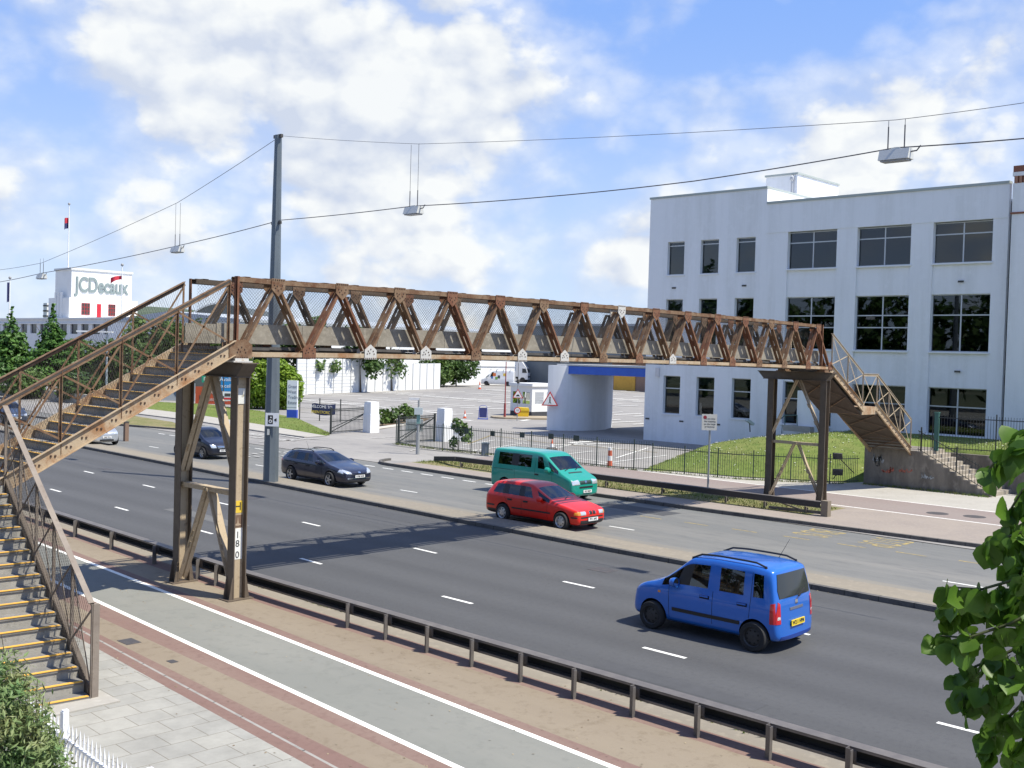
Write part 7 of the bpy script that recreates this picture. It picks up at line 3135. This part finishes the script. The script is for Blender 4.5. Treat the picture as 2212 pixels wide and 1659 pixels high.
th, c, rr, f_, w_, h_ = hoarding('advert_board', 'bright blue letting board on posts behind the near trestle', 'board', 477, 537, 778, 846, (492, 882), mat('board_blue', (.02, .24, .56), .5))
mb = MB()
for tx, zz, s_ in (('TO LET', .33, .20), ('Available now', -.12, .17), ('excellent units', -.33, .17)):
    put_text(mb, tx, c+f_*.05+up*h_*zz, rr, up, h_*s_, .004)
mb.build('lettering', mat('white_lettering', (.8, .8, .8), .6), th)
mb = MB()
put_text(mb, 'OFFICES & WAREHOUSE', c+f_*.05+up*h_*.1, rr, up, h_*.115, .004)
mb.build('lettering', mat('red_lettering', (.6, .03, .04), .6), th)
th, c, rr, f_, w_, h_ = hoarding('small_board', 'small white notice board with a dark picture on the lawn by the near trestle', 'board', 481, 502, 846, 866, (492, 884), MATS['sign_plate_white'])
mb = MB()
mb.obox(c+f_*.05+up*h_*.15, rr*w_*.3, f_*.004, up*h_*.16)
mb.build('picture', dirty_steel, th)
MB().obox(c+f_*.05-up*h_*.25, rr*w_*.4, f_*.004, up*h_*.1).build('stripe', MATS['red_lettering'], th)
th, c, rr, f_, w_, h_ = hoarding('banner', 'long orange-red banner along the edge of the lawn', 'banner', 422, 520, 836, 873, (463, 873), mat('banner_orange', (.50, .085, .03), .7, var=[(1, (.43, .07, .03), .4, .7)], coord='world'))
mb = MB()
put_text(mb, 'STORAGE', c+f_*.05+up*h_*.18, rr, up, h_*.36, .004)
put_text(mb, '0800 SPACE', c+f_*.05-up*h_*.26, rr, up, h_*.22, .004)
mb.build('lettering', mat('pale_lettering', (.62, .5, .45), .6), th)
th, c, rr, f_, w_, h_ = hoarding('banner', 'pale grey banner with a dark round emblem beside the orange banner', 'banner', 340, 421, 827, 865, (380, 866), mat('banner_grey', (.33, .36, .37), .7))
mb = MB()
mb.lathe(c+f_*.045+rr*.4, f_, [(.001, .012), (h_*.36, .012), (h_*.36, 0)], 20)
mb.build('emblem', mat('emblem_dark', (.05, .09, .14), .7), th)
mb = MB()
mb.lathe(c+f_*.06+rr*.4, f_, [(.001, .004), (h_*.12, .004), (h_*.12, 0)], 16)
mb.build('emblem_centre', MATS['banner_grey'], th)
hoarding('dark_hoarding', 'dark grey site hoarding behind the blue letting board', 'hoarding', 400, 485, 812, 850, (462, 868), mat('hoarding_dark', (.10, .11, .10), .8), legs=False)
th, c, rr, f_, w_, h_ = hoarding('exit_board', 'small green and white exit sign on the dark hoarding', 'sign', 436, 449, 812, 826, (450, 876), mat('sign_green', (.02, .33, .19), .5), legs=False)
mb = MB()
put_text(mb, 'P', c+f_*.05, rr, up, h_*.8, .004)
mb.build('lettering', MATS['white_lettering'], th)
th, c, rr, f_, w_, h_ = hoarding('estate_sign', 'dark brown estate name board with white letters by the clipped hedge', 'sign', 541, 587, 842, 868, (562, 876), mat('board_brown', (.09, .065, .055), .7))
mb = MB()
put_text(mb, 'great west', c+f_*.05+up*h_*.22, rr, up, h_*.32, .004)
put_text(mb, 'trading est', c+f_*.05-up*h_*.22, rr, up, h_*.32, .004)
mb.build('lettering', MATS['pale_lettering'], th)
# totem sign
g = GC(631, 903)
dd = g.x*cy_+g.y*sy_
zt = AD(631, 822, dd).z
zb_ = AD(631, 885, dd).z
to = thing('totem_sign', 'tall white totem sign with blue foot naming the trading estate', 'sign', g)
hw = (AD(642, 860, dd)-AD(620, 860, dd)).length/2
rr = Vector((math.cos(R(-52)), math.sin(R(-52)), 0))
f_ = rr.cross(up)
MB().obox((g.x, g.y, (zt+zb_)/2), rr*hw, f_*.16, up*(zt-zb_)/2).build('panel', mat('totem_white', (.74, .76, .80), .5), to)
MB().obox((g.x, g.y, (g.z+zb_)/2-.05), rr*hw*1.01, f_*.165, up*((zb_-g.z)/2+.05)).build('foot', mat('totem_blue', (.03, .08, .50), .5), to)
mb = MB()
for k, tx in enumerate(('Great', 'West', 'Trading', 'Estate')):
    put_text(mb, tx, Vector((g.x, g.y, zt-.52-.46*k))+f_*.165-rr*hw*.82, rr, up, .40, .004, align='LEFT', sx=.82)
mb.build('lettering', mat('grey_lettering', (.16, .17, .22), .6), to)
mb = MB()
mb.obox(Vector((g.x, g.y, zt-2.3))+f_*.163, rr*hw*.98, f_*.003, up*.015)
mb.build('divider', MATS['grey_lettering'], to)
# post and wire fence with a tied banner
fp = [GC(646, 905), GC(670, 908), GC(735, 925), GC(822, 916)]
wf = thing('wire_fence', 'thin post and wire fence behind the lawn beside the totem', 'fence', fp[0])
q = [GC(647, 906), GC(690, 909), GC(735, 912), GC(790, 918)]
for k, p in enumerate(q):
    MB().tube(p, p+up*1.9, .045).build('post', blk, wf)
mb = MB()
for a, c in zip(q, q[1:]):
    for zz in (.2, .6, 1.0, 1.4, 1.8):
        mb.bar(a+up*zz, c+up*zz, .014, .014)
mb.build('wire', blk, wf)
g = GC(700, 909)
dd = g.x*cy_+g.y*sy_
a, c = AD(674, 880, dd), AD(725, 884, dd)
bn = thing('banner', 'navy welcome banner tied to the wire fence near the gate', 'banner', g)
mb = MB()
nb = 14
vs, fs = [], []
for k in range(nb+1):
    u = k/nb
    p = a.lerp(c, u)
    bow = math.sin(u*math.pi)
    hh = (AD(674, 866, dd).z-AD(674, 889, dd).z)*(1.0 if u > .12 else .72+.28*u/.12)
    zc_ = p.z
    o_ = yd*(-.08-.14*bow)
    vs += [p+o_+up*(hh*.5-.12*bow), p+o_+up*(-hh*.5-.14*bow)]
for k in range(nb):
    fs.append((2*k, 2*k+1, 2*k+3, 2*k+2))
n0 = len(vs)
vs += [v+yd*.02 for v in vs]
fs += [tuple(n0+i for i in f)[::-1] for f in fs]
mb.add(vs, fs, 0, True)
mb.build('sheet', mat('banner_navy', (.018, .028, .085), .6), bn)
mb = MB()
ctr = a.lerp(c, .40)-yd*.24
dirn = (c-a).normalized()
put_text(mb, 'WELCOME TO', ctr+up*.12, dirn, up, .34, .004, sx=.85)
mb.build('lettering', MATS['white_lettering'], bn)
mb = MB()
put_text(mb, 'BRENTFORD', ctr-up*.34, dirn, up, .34, .004, sx=.85)
mb.build('lettering', mat('yellow_lettering', (.65, .5, .05), .6), bn)

# ------------------------------------------------------------------ factory with the lettered tower
grey_wall = mat('factory_render', (.66, .66, .65), .85, var=[(.2, (.60, .60, .60), .42, .66)], coord='world')
DF = 186
c1 = AD(252, 689, DF)
fa = thing('factory', 'long low grey-white factory with a row of dark windows behind the pointed trees', 'factory', (c1.x, c1.y, 0))
ztop = c1.z
mb = MB()
X0 = c1.x
mb.box(X0, X0+45, c1.y, c1.y+.3, -.5, ztop)
mb.box(X0+.01, X0+45, c1.y+.3, c1.y+95, ztop-.5, ztop-.2)
zw0, zw1 = AX(215, 722, X0).z, AX(215, 700, X0).z
mb.box(X0, X0+.4, c1.y+.3, c1.y+95, -.5, zw0)
mb.box(X0, X0+.4, c1.y+.3, c1.y+95, zw1, ztop)
pit = 4.4
for k in range(22):
    y = c1.y+.3+pit*k
    mb.box(X0-.0, X0+.4, y, y+1.5, zw0, zw1)
mb.build('wall', grey_wall, fa)
mb = MB()
mb.box(X0-.25, X0+45.2, c1.y-.2, c1.y+95, ztop, ztop+.3)
mb.box(X0-.2, X0-.01, c1.y-.0, c1.y+95, zw1+.0, zw1+.25)
mb.build('parapet_band', grey_wall, fa)
for k in range(21):
    y = c1.y+.3+pit*k+1.5
    MB().box(X0+.28, X0+.36, y, y+pit-1.5, zw0, zw1).build('window', mat('factory_glass', (.035, .035, .045), .1), fa)
MB().box(X0+8, X0+8.3, c1.y+1, c1.y+94, -.5, ztop-.6).build('interior', room_mat, fa)
for k in range(9):
    x = X0+3.2+4.4*k
    for zz in (ztop-4.2, ztop-8.2):
        f2_ = MB().box(x, x+2.9, c1.y-.04, c1.y+.02, zz, zz+2.4).build('side_window', mat('factory_blind', (.50, .52, .50), .5), fa)
        MB().box(x+1.4, x+1.5, c1.y-.07, c1.y-.041, zz, zz+2.4).box(x, x+2.9, c1.y-.07, c1.y-.041, zz+1.2, zz+1.28).build('glazing_bar', mat('red_frame', (.5, .03, .03), .5), f2_)
# tower
tb = G(153, 690.5, ztop)
tt = AX(153, 582.5, tb.x)
xr = AY(285, 591, tb.y).x
yl_ = AX(120, 586, tb.x).y
tw = thing('sign_tower', 'white square tower with big grey raised lettering above the grey factory', 'tower', (tb.x, tb.y, ztop))
zs = ztop+(tt.z-ztop)*.44
mb = MB()
mb.box(tb.x, xr, tb.y, yl_, zs-.5, tt.z)
mb.box(tb.x-.7, xr+.9, tb.y-.7, yl_+1.2, ztop-1, zs)
for k in range(3):
    yy = tb.y+(yl_-tb.y)*(.35+.16*k)
    mb.box(tb.x-.95, tb.x-.7, yy-.35, yy+.35, ztop-.5, zs+1.0)
mb.build('wall', mat('tower_white', (.79, .79, .77), .8, var=[(.3, (.74, .74, .72), .42, .66)], coord='world'), tw)
mb = MB()
mb.box(tb.x-.2, xr+.2, tb.y-.2, yl_+.2, tt.z, tt.z+.4)
mb.build('coping', mat('tower_coping', (.62, .63, .62), .8), tw)
mb = MB()
lc = AY(219, 619, tb.y-.06)
put_text(mb, 'JCDecaux', (lc.x, tb.y-.05, lc.z), (1, 0, 0), (0, 0, 1), 3.9, .12, bold=.09, sx=.80)
# fit lettering to the measured width
xa, xb = AY(160, 619, tb.y).x, AY(277, 625, tb.y).x
x0_, x1_ = min(v.x for v in mb.v), max(v.x for v in mb.v)
for v in mb.v:
    v.x = xa+(v.x-x0_)/(x1_-x0_)*(xb-xa)
mb.build('lettering', mat('letter_grey', (.22, .27, .27), .6), tw)
for px0, px1, pyt, pyb, mm in ((176, 194, 655.5, 679.5, 'w'), (209, 218.5, 657, 685, 'd'), (234, 249, 658.5, 682, 'w')):
    p0, p1 = AY(px0, pyb, tb.y-.72), AY(px1, pyt, tb.y-.72)
    if mm == 'w':
        f2_ = MB().box(p0.x, p1.x, tb.y-.74, tb.y-.69, p0.z, p1.z).build('window', mat('tower_glass', (.06, .05, .05), .2), tw)
        mb = MB()
        for u in (0, .33, .66, 1):
            x = p0.x+(p1.x-p0.x)*u
            mb.box(x-.03, x+.03, tb.y-.78, tb.y-.741, p0.z, p1.z)
            z = p0.z+(p1.z-p0.z)*u
            mb.box(p0.x, p1.x, tb.y-.785, tb.y-.742, z-.03, z+.03)
        mb.build('glazing_bar', MATS['red_frame'], f2_)
    else:
        MB().box(p0.x, p1.x, tb.y-.76, tb.y-.69, p0.z-.6, p1.z).build('door', mat('door_red', (.48, .015, .03), .5), tw)
flag_u = mat('flag_red', (.50, .03, .05), .7)
flag_n = mat('flag_navy', (.03, .035, .12), .7)
pole_w = mat('flagpole_white', (.75, .75, .75), .5)


def flagpole(label, base, ztop_, flag=None, r0=.12):
    base = Vector(base)
    th = thing('flagpole', label, 'flagpole', base)
    t_ = Vector((base.x, base.y, ztop_))
    MB().tube(base, t_, r0, r0*.6, 8).build('pole', pole_w, th)
    MB().ball(t_+up*.15, .25, 10).build('finial', mat('finial_grey', (.3, .3, .3), .5), th)
    if flag:
        wv, hv, zz, ms, dirf = flag
        mb = MB()
        n = 8
        vs, fs, mi = [], [], []
        for k in range(n+1):
            u = k/n
            o_ = dirf*(wv*u)+dirf.cross(up)*(.25*math.sin(u*7))
            vs += [t_+up*(zz-wv*.25*u*u)+o_, t_+up*(zz-hv*.5-wv*.35*u*u)+o_, t_+up*(zz-hv-wv*.45*u*u)+o_]
        for k in range(n):
            mb.add([vs[3*k], vs[3*k+1], vs[3*k+4], vs[3*k+3]], [(0, 1, 2, 3)], 0, True)
            mb.add([vs[3*k+1], vs[3*k+2], vs[3*k+5], vs[3*k+4]], [(0, 1, 2, 3)], 1, True)
        mb.build('flag', ms, th)


q = AY(147, 582, (tb.y+yl_)/2)
flagpole('white flagpole with a drooping flag on top of the lettered tower', (q.x, (tb.y+yl_)/2, tt.z), AY(147.5, 442, (tb.y+yl_)/2).z, (.9, 2.0, -2.4, [flag_u, flag_n], Vector((-.7, .7, 0))))
q = AD(262, 690, 180)
flagpole('flagpole with a red flag standing in front of the lettered tower', (q.x, q.y, 8.0), AD(262, 574, 180).z, (1.8, .6, -1.65, [flag_u, flag_u], Vector((-.85, .5, 0)).normalized()))
q = AD(20, 700, 180)
flagpole('flagpole with a furled navy flag at the far left', (q.x, q.y, 8.0), AD(21, 602, 180).z, (.5, 3.2, -.6, [flag_n, flag_n], Vector((-.7, .7, 0))))
# distant tower block and arched shed
q = AD(106, 690, 420)
tbk = thing('tower_block', 'distant pale tower block peeping left of the lettered tower', 'tower block', (q.x, q.y, 0))
zt = AD(106, 655, 420).z
MB().box(q.x-1.6, q.x+1.6, q.y-1.6, q.y+1.6, 0, zt).build('wall', grey_wall, tbk)
for k in range(6):
    zz = zt-1-2.0*k
    MB().box(q.x-1.75, q.x+1.7, q.y-1.75, q.y+1.7, zz-.25, zz+.25).build('balcony_band', dirty_steel, tbk)
ca = AD(478, 690, 210)
lft, rgt, tz = AD(412, 690, 210), AD(548, 690, 210), AD(480, 656, 210).z
bs = AD(548, 688, 210).z
ar = thing('arched_shed', 'dark grey barrel-roofed shed behind the trees at the bridge head', 'shed', (ca.x, ca.y, 0))
mb = MB()
e1 = (rgt-lft)
hw = e1.length/2
e1.normalize()
prof = [ca-e1*hw-up*ca.z]
prof[0].z = 0
for k in range(17):
    u = -1+2*k/16
    p = ca+e1*hw*u
    p.z = bs+(tz-bs)*(1-u*u)
    prof.append(p)
p = ca+e1*hw
p.z = 0
prof.append(p)
mb.prism(prof, yd*40)
mb.build('hall', mat('shed_dark_green', (.075, .09, .09), .6), ar)
mb = MB()
for a, c in zip(prof[1:-1], prof[2:-1]):
    mb.bar(a-yd*.2+up*.15, c-yd*.2+up*.15, .4, .25)
mb.build('roof_edge', MATS['eaves_grey'], ar)
# street lamp and low wall on the left
g = GC(229, 872)
dd = g.x*cy_+g.y*sy_
sl = thing('street_lamp', 'white T-headed street lamp in front of the factory', 'street lamp', g)
zt = AD(229, 717, dd).z
MB().tube(g, (g.x, g.y, zt), .12, .08, 10).build('column', mat('lamp_column', (.33, .38, .42), .5, .3), sl)
l_, r_ = AD(166, 716, dd), AD(244, 716, dd)
mb = MB()
mb.bar((l_.x, l_.y, zt), (r_.x, r_.y, zt), .35, .16)
mb.build('head', mat('lamp_head_white', (.74, .75, .75), .4), sl)
wl_ = thing('low_wall', 'low pale stone wall along the lawn beneath the pointed trees', 'wall', GC(60, 858))
mb = MB()
q = [GC(-60, 846), GC(0, 851.5), GC(100, 862), GC(190, 874), GC(250, 882)]
for a, c in zip(q, q[1:]):
    mb.bar(a, c, .4, 1.0, off=(0, .45))
mb.build('wall', mat('pale_stone', (.40, .38, .33), .9, var=[(.8, (.33, .31, .27), .42, .66), (4, (.46, .44, .39), .5, .75)], coord='world'), wl_)
# short post on the median near the silver car
g = G(272, 953)
mp_ = thing('marker_post', 'short brown marker post on the median by the silver car', 'post', (g.x, g.y, .1))
MB().box(g.x-.12, g.x+.12, g.y-.12, g.y+.12, .0, 1.15).build('shaft', mat('post_brown', (.20, .13, .09), .8), mp_)
MB().box(g.x-.14, g.x+.14, g.y-.14, g.y+.14, 1.15, 1.22).build('cap', dirty_steel, mp_)

# ------------------------------------------------------------------ near left corner : railings and bush
ga, gb_ = G(86, 1531, 1.0), G(257, 1654, 1.0)
ga.z = gb_.z = .1
dirn = (gb_-ga).normalized()
a0, a1 = ga-dirn*.6, gb_+dirn*1.6
pf_ = thing('picket_fence', 'white metal picket fence beside the bush in the near corner', 'fence', a0)
wm = mat('picket_white', (.76, .77, .79), .5, var=[(6, (.62, .62, .62), .6, .8)], coord='world')
sdv = Vector((-dirn.y, dirn.x, 0))
L = (a1-a0).length
n = int(L/.125)
for k in range(n+1):
    p = a0+dirn*(.125*k)
    mb = MB()
    if k % 20 == 12:
        mb.obox(p+up*.56, dirn*.035, sdv*.035, up*.56)
        mb.obox(p+up*1.0-sdv*.04, dirn*.05, sdv*.004, up*.10)
        mb.build('post', wm, pf_)
    else:
        mb.obox(p+up*.44, dirn*.010, sdv*.010, up*.42)
        mb.add([p+up*.86-dirn*.014-sdv*.012, p+up*.86+dirn*.014-sdv*.012, p+up*.86+dirn*.014+sdv*.012, p+up*.86-dirn*.014+sdv*.012, p+up*1.0], [(0, 1, 4), (1, 2, 4), (2, 3, 4), (3, 0, 4)])
        mb.build('picket', wm, pf_)
mb = MB()
for zz in (.76, .22):
    mb.bar(a0+up*zz, a1+up*zz, .04, .03)
mb.build('rail', wm, pf_)
bc_ = AD(15, 1560, 10.6)
bb = Vector((bc_.x, bc_.y, .1))
bush = thing('near_bush', 'fine-leaved grey-green bush in the near left corner behind the picket fence', 'bush', bb)
E = []
r = random.Random(77)
for px, py, rad in ((5, 1475, .30), (20, 1540, .38), (55, 1600, .34), (20, 1640, .48), (85, 1660, .32), (-40, 1560, .5), (40, 1500, .22), (-20, 1440, .25), (70, 1545, .2), (105, 1640, .2), (30, 1720, .5), (90, 1740, .4)):
    p = AD(px, py, 10.6+r.uniform(-.2, .3))
    E.append(((p.x, p.y, p.z), (rad, rad, rad*1.05)))
foliage(E, 15000, .032, 78, nclump=40, clump=.22, narrow=.28, up_bias=.3, shell=.5).build('crown', leaf_grey, bush)
mb = MB()
for k in range(26):
    e = E[k % len(E)][0]
    t_ = Vector(e)+Vector((r.gauss(0, .12), r.gauss(0, .12), r.uniform(-.05, .3)))
    b0_ = bb+Vector((r.gauss(0, .15), r.gauss(0, .15), 0))
    m_ = b0_.lerp(t_, .5)+Vector((r.gauss(0, .05), r.gauss(0, .05), .1))
    mb.path([b0_, m_, t_], [.016, .01, .004], 5)
mb.build('stem', bark, bush)

# ------------------------------------------------------------------ branch of large leaves at the right edge
lf = leafmat('big_leaf', (.055, .13, .014), (.12, .23, .025), .42, 6.0, .42)


def big_leaf(mb, p, tip, nrm, size, r):
    """lobed, folded leaf hanging from p towards tip"""
    ax = tip.normalized()
    sd_ = ax.cross(nrm).normalized()
    n2 = sd_.cross(ax)
    out = [(0, 0), (.10, .26), (.26, .46), (.50, .50), (.68, .40), (.82, .26), (1.0, .0)]
    fold = r.uniform(.12, .4)
    curl = r.uniform(-.10, .30)
    vs, mid = [], []
    for u, v in out:
        v2 = v*(1+r.uniform(-.12, .12))
        cz = -curl*u*u
        mid.append(p+ax*u*size+n2*cz*size)
        vs.append((p+ax*u*size+sd_*v2*size+n2*(cz+fold*v2)*size, p+ax*u*size-sd_*v2*size+n2*(cz+fold*v2)*size))
    V, F = [], []
    for m_, (a, c) in zip(mid, vs):
        V += [m_, a, c]
    for k in range(len(mid)-1):
        i, j = 3*k, 3*k+3
        F += [(i, j, j+1, i+1), (i, i+2, j+2, j)]
    mb.add(V, F, 0, True)


tr3 = thing('broadleaf_tree', 'leafy branch of a broad-leaved tree hanging into the right edge close to the viewer', 'tree', (AD(2480, 1300, 4.2).x, AD(2480, 1300, 4.2).y, .1))
r = random.Random(303)
twigs = MB()
leaves = MB()
trunkp = AD(2640, 1500, 4.8)
trk = [Vector((trunkp.x, trunkp.y, .1)), Vector((trunkp.x+.05, trunkp.y, 2.5)), Vector((trunkp.x-.05, trunkp.y+.05, 5.0)), Vector((trunkp.x+.1, trunkp.y-.08, 6.3)), Vector((trunkp.x+.22, trunkp.y-.2, 7.2))]
tm = MB()
tm.path(trk, [.15, .11, .075, .04, .012], 10)
tm.build('trunk', bark, tr3)
limbs = [
    # pixel paths of hanging twigs (x, y), depth
    ([(2420, 900), (2260, 950), (2190, 985), (2150, 1010), (2132, 1030)], 4.0, 16),
    ([(2420, 880), (2260, 925), (2205, 950)], 4.1, 12),
    ([(2430, 960), (2290, 1030), (2210, 1070), (2185, 1110), (2180, 1160)], 4.2, 20),
    ([(2430, 1060), (2280, 1130), (2215, 1160), (2165, 1175), (2150, 1190)], 4.0, 22),
    ([(2430, 1110), (2290, 1180), (2220, 1215), (2175, 1245)], 4.3, 24),
    ([(2430, 1180), (2280, 1230), (2190, 1265), (2120, 1285), (2050, 1280)], 4.0, 30),
    ([(2430, 1210), (2270, 1270), (2170, 1300), (2080, 1320), (2025, 1325)], 4.2, 34),
    ([(2430, 1250), (2280, 1310), (2180, 1360), (2090, 1390), (2030, 1385)], 4.1, 34),
    ([(2430, 1300), (2270, 1370), (2180, 1420), (2110, 1450), (2065, 1470)], 4.3, 34),
    ([(2430, 1330), (2290, 1420), (2200, 1470), (2130, 1500), (2075, 1515)], 4.1, 34),
    ([(2430, 1420), (2290, 1480), (2210, 1530), (2150, 1590), (2130, 1630)], 4.2, 30),
    ([(2430, 1480), (2280, 1560), (2215, 1610), (2185, 1640)], 4.0, 24),
    ([(2430, 1380), (2300, 1420), (2230, 1450), (2180, 1440)], 4.5, 30),
    ([(2430, 1230), (2300, 1300), (2230, 1340), (2190, 1330)], 4.5, 30),
    ([(2430, 1000), (2300, 1090), (2240, 1130), (2215, 1180)], 4.4, 16),
]
for pth, dep, nl in limbs:
    P3 = [AD(px, py-12, dep+.06*i) for i, (px, py) in enumerate(pth)]
    P3[0] = P3[0].lerp(Vector((trunkp.x, trunkp.y, P3[0].z-.1)), .35)
    st0_ = Vector((trunkp.x, trunkp.y, P3[0].z-.22))
    md_ = st0_.lerp(P3[0], .5)+Vector((r.gauss(0, .03), r.gauss(0, .03), .10))
    twigs.path([st0_, md_]+P3, [.014, .011]+[.009*(1-.75*i/len(P3)) for i in range(len(P3))], 5)
    for k in range(nl):
        p = st0_.lerp(P3[0], r.uniform(.1, 1))+Vector((r.gauss(0, .06), r.gauss(0, .06), r.gauss(0, .06)+.05))
        big_leaf(leaves, p, Vector((r.gauss(0, .5), r.gauss(0, .5), -1)), Vector((r.gauss(0, .6), r.gauss(0, .6), .6)), r.uniform(.05, .1), r)
    for k in range(int(nl*1.8)):
        u = r.random()**.8*(len(P3)-1)
        i = min(len(P3)-2, int(u))
        p = P3[i].lerp(P3[i+1], u-i)+Vector((r.gauss(0, .018), r.gauss(0, .018), r.gauss(0, .018)))
        tip = Vector((r.gauss(0, .45), r.gauss(0, .45), -1.0+r.gauss(0, .45)))-RT*.15
        nrm = Vector((r.gauss(0, .5), r.gauss(0, .5), .5+r.gauss(0, .3)))-FW*.55
        s_ = r.choice((.045, .06, .07, .08, .09, .1))*r.uniform(.85, 1.1)
        st_ = p+Vector((r.gauss(0, .01), r.gauss(0, .01), -.015))
        if k % 3 == 0:
            twigs.tube(p, st_, .0018, n=4)
        big_leaf(leaves, st_, tip, nrm, s_, r)
# the rest of the crown, on the side away from the road
for q in range(34):
    hz_ = 2.6+4.3*(q+.5)/34
    a0_ = r.uniform(-1.2, 1.2)
    dv = (RT*math.cos(a0_)+Vector((cy_, sy_, 0))*math.sin(a0_)*.9)
    L_ = r.uniform(.5, 1.25)*(1 if hz_ < 5.6 else .6)
    p0 = Vector((trunkp.x, trunkp.y, hz_))
    P3 = [p0+dv*(L_*u)+Vector((r.gauss(0, .03), r.gauss(0, .03), .35*L_*u-.45*L_*u*u)) for u in (0, .25, .5, .75, 1.0)]
    twigs.path(P3, [.012*(1-.85*i/4) for i in range(5)], 5)
    for k in range(34):
        u = r.uniform(.15, 1)*4
        i = min(3, int(u))
        p = P3[i].lerp(P3[i+1], u-i)+Vector((r.gauss(0, .07), r.gauss(0, .07), r.gauss(0, .07)))
        tip = Vector((r.gauss(0, .5), r.gauss(0, .5), -1.0+r.gauss(0, .45)))
        big_leaf(leaves, p, tip, Vector((r.gauss(0, .6), r.gauss(0, .6), .6)), r.uniform(.05, .1), r)
twigs.build('twig', mat('green_twig', (.07, .085, .03), .8), tr3)
leaves.build('foliage', lf, tr3, sharp=75)
# trees on the viewer's side of the road, standing behind the viewpoint; the office windows mirror them
r = random.Random(9)
E = []
for k in range(46):
    y = -45+4.2*k
    hh = r.uniform(14, 19.5)
    E.append(((-22+r.uniform(-4, 4), y, hh*.62), (4.0, 4.4, hh*.5)))
mb = foliage(E, 22000, .55, 10, nclump=30, clump=.2, shell=.6)
for e in E:
    mb.tube((e[0][0], e[0][1], 0), (e[0][0], e[0][1], e[0][2]), .3, .15, 6)
o = mb.build('tree_belt', leaf_dark, kind='stuff')
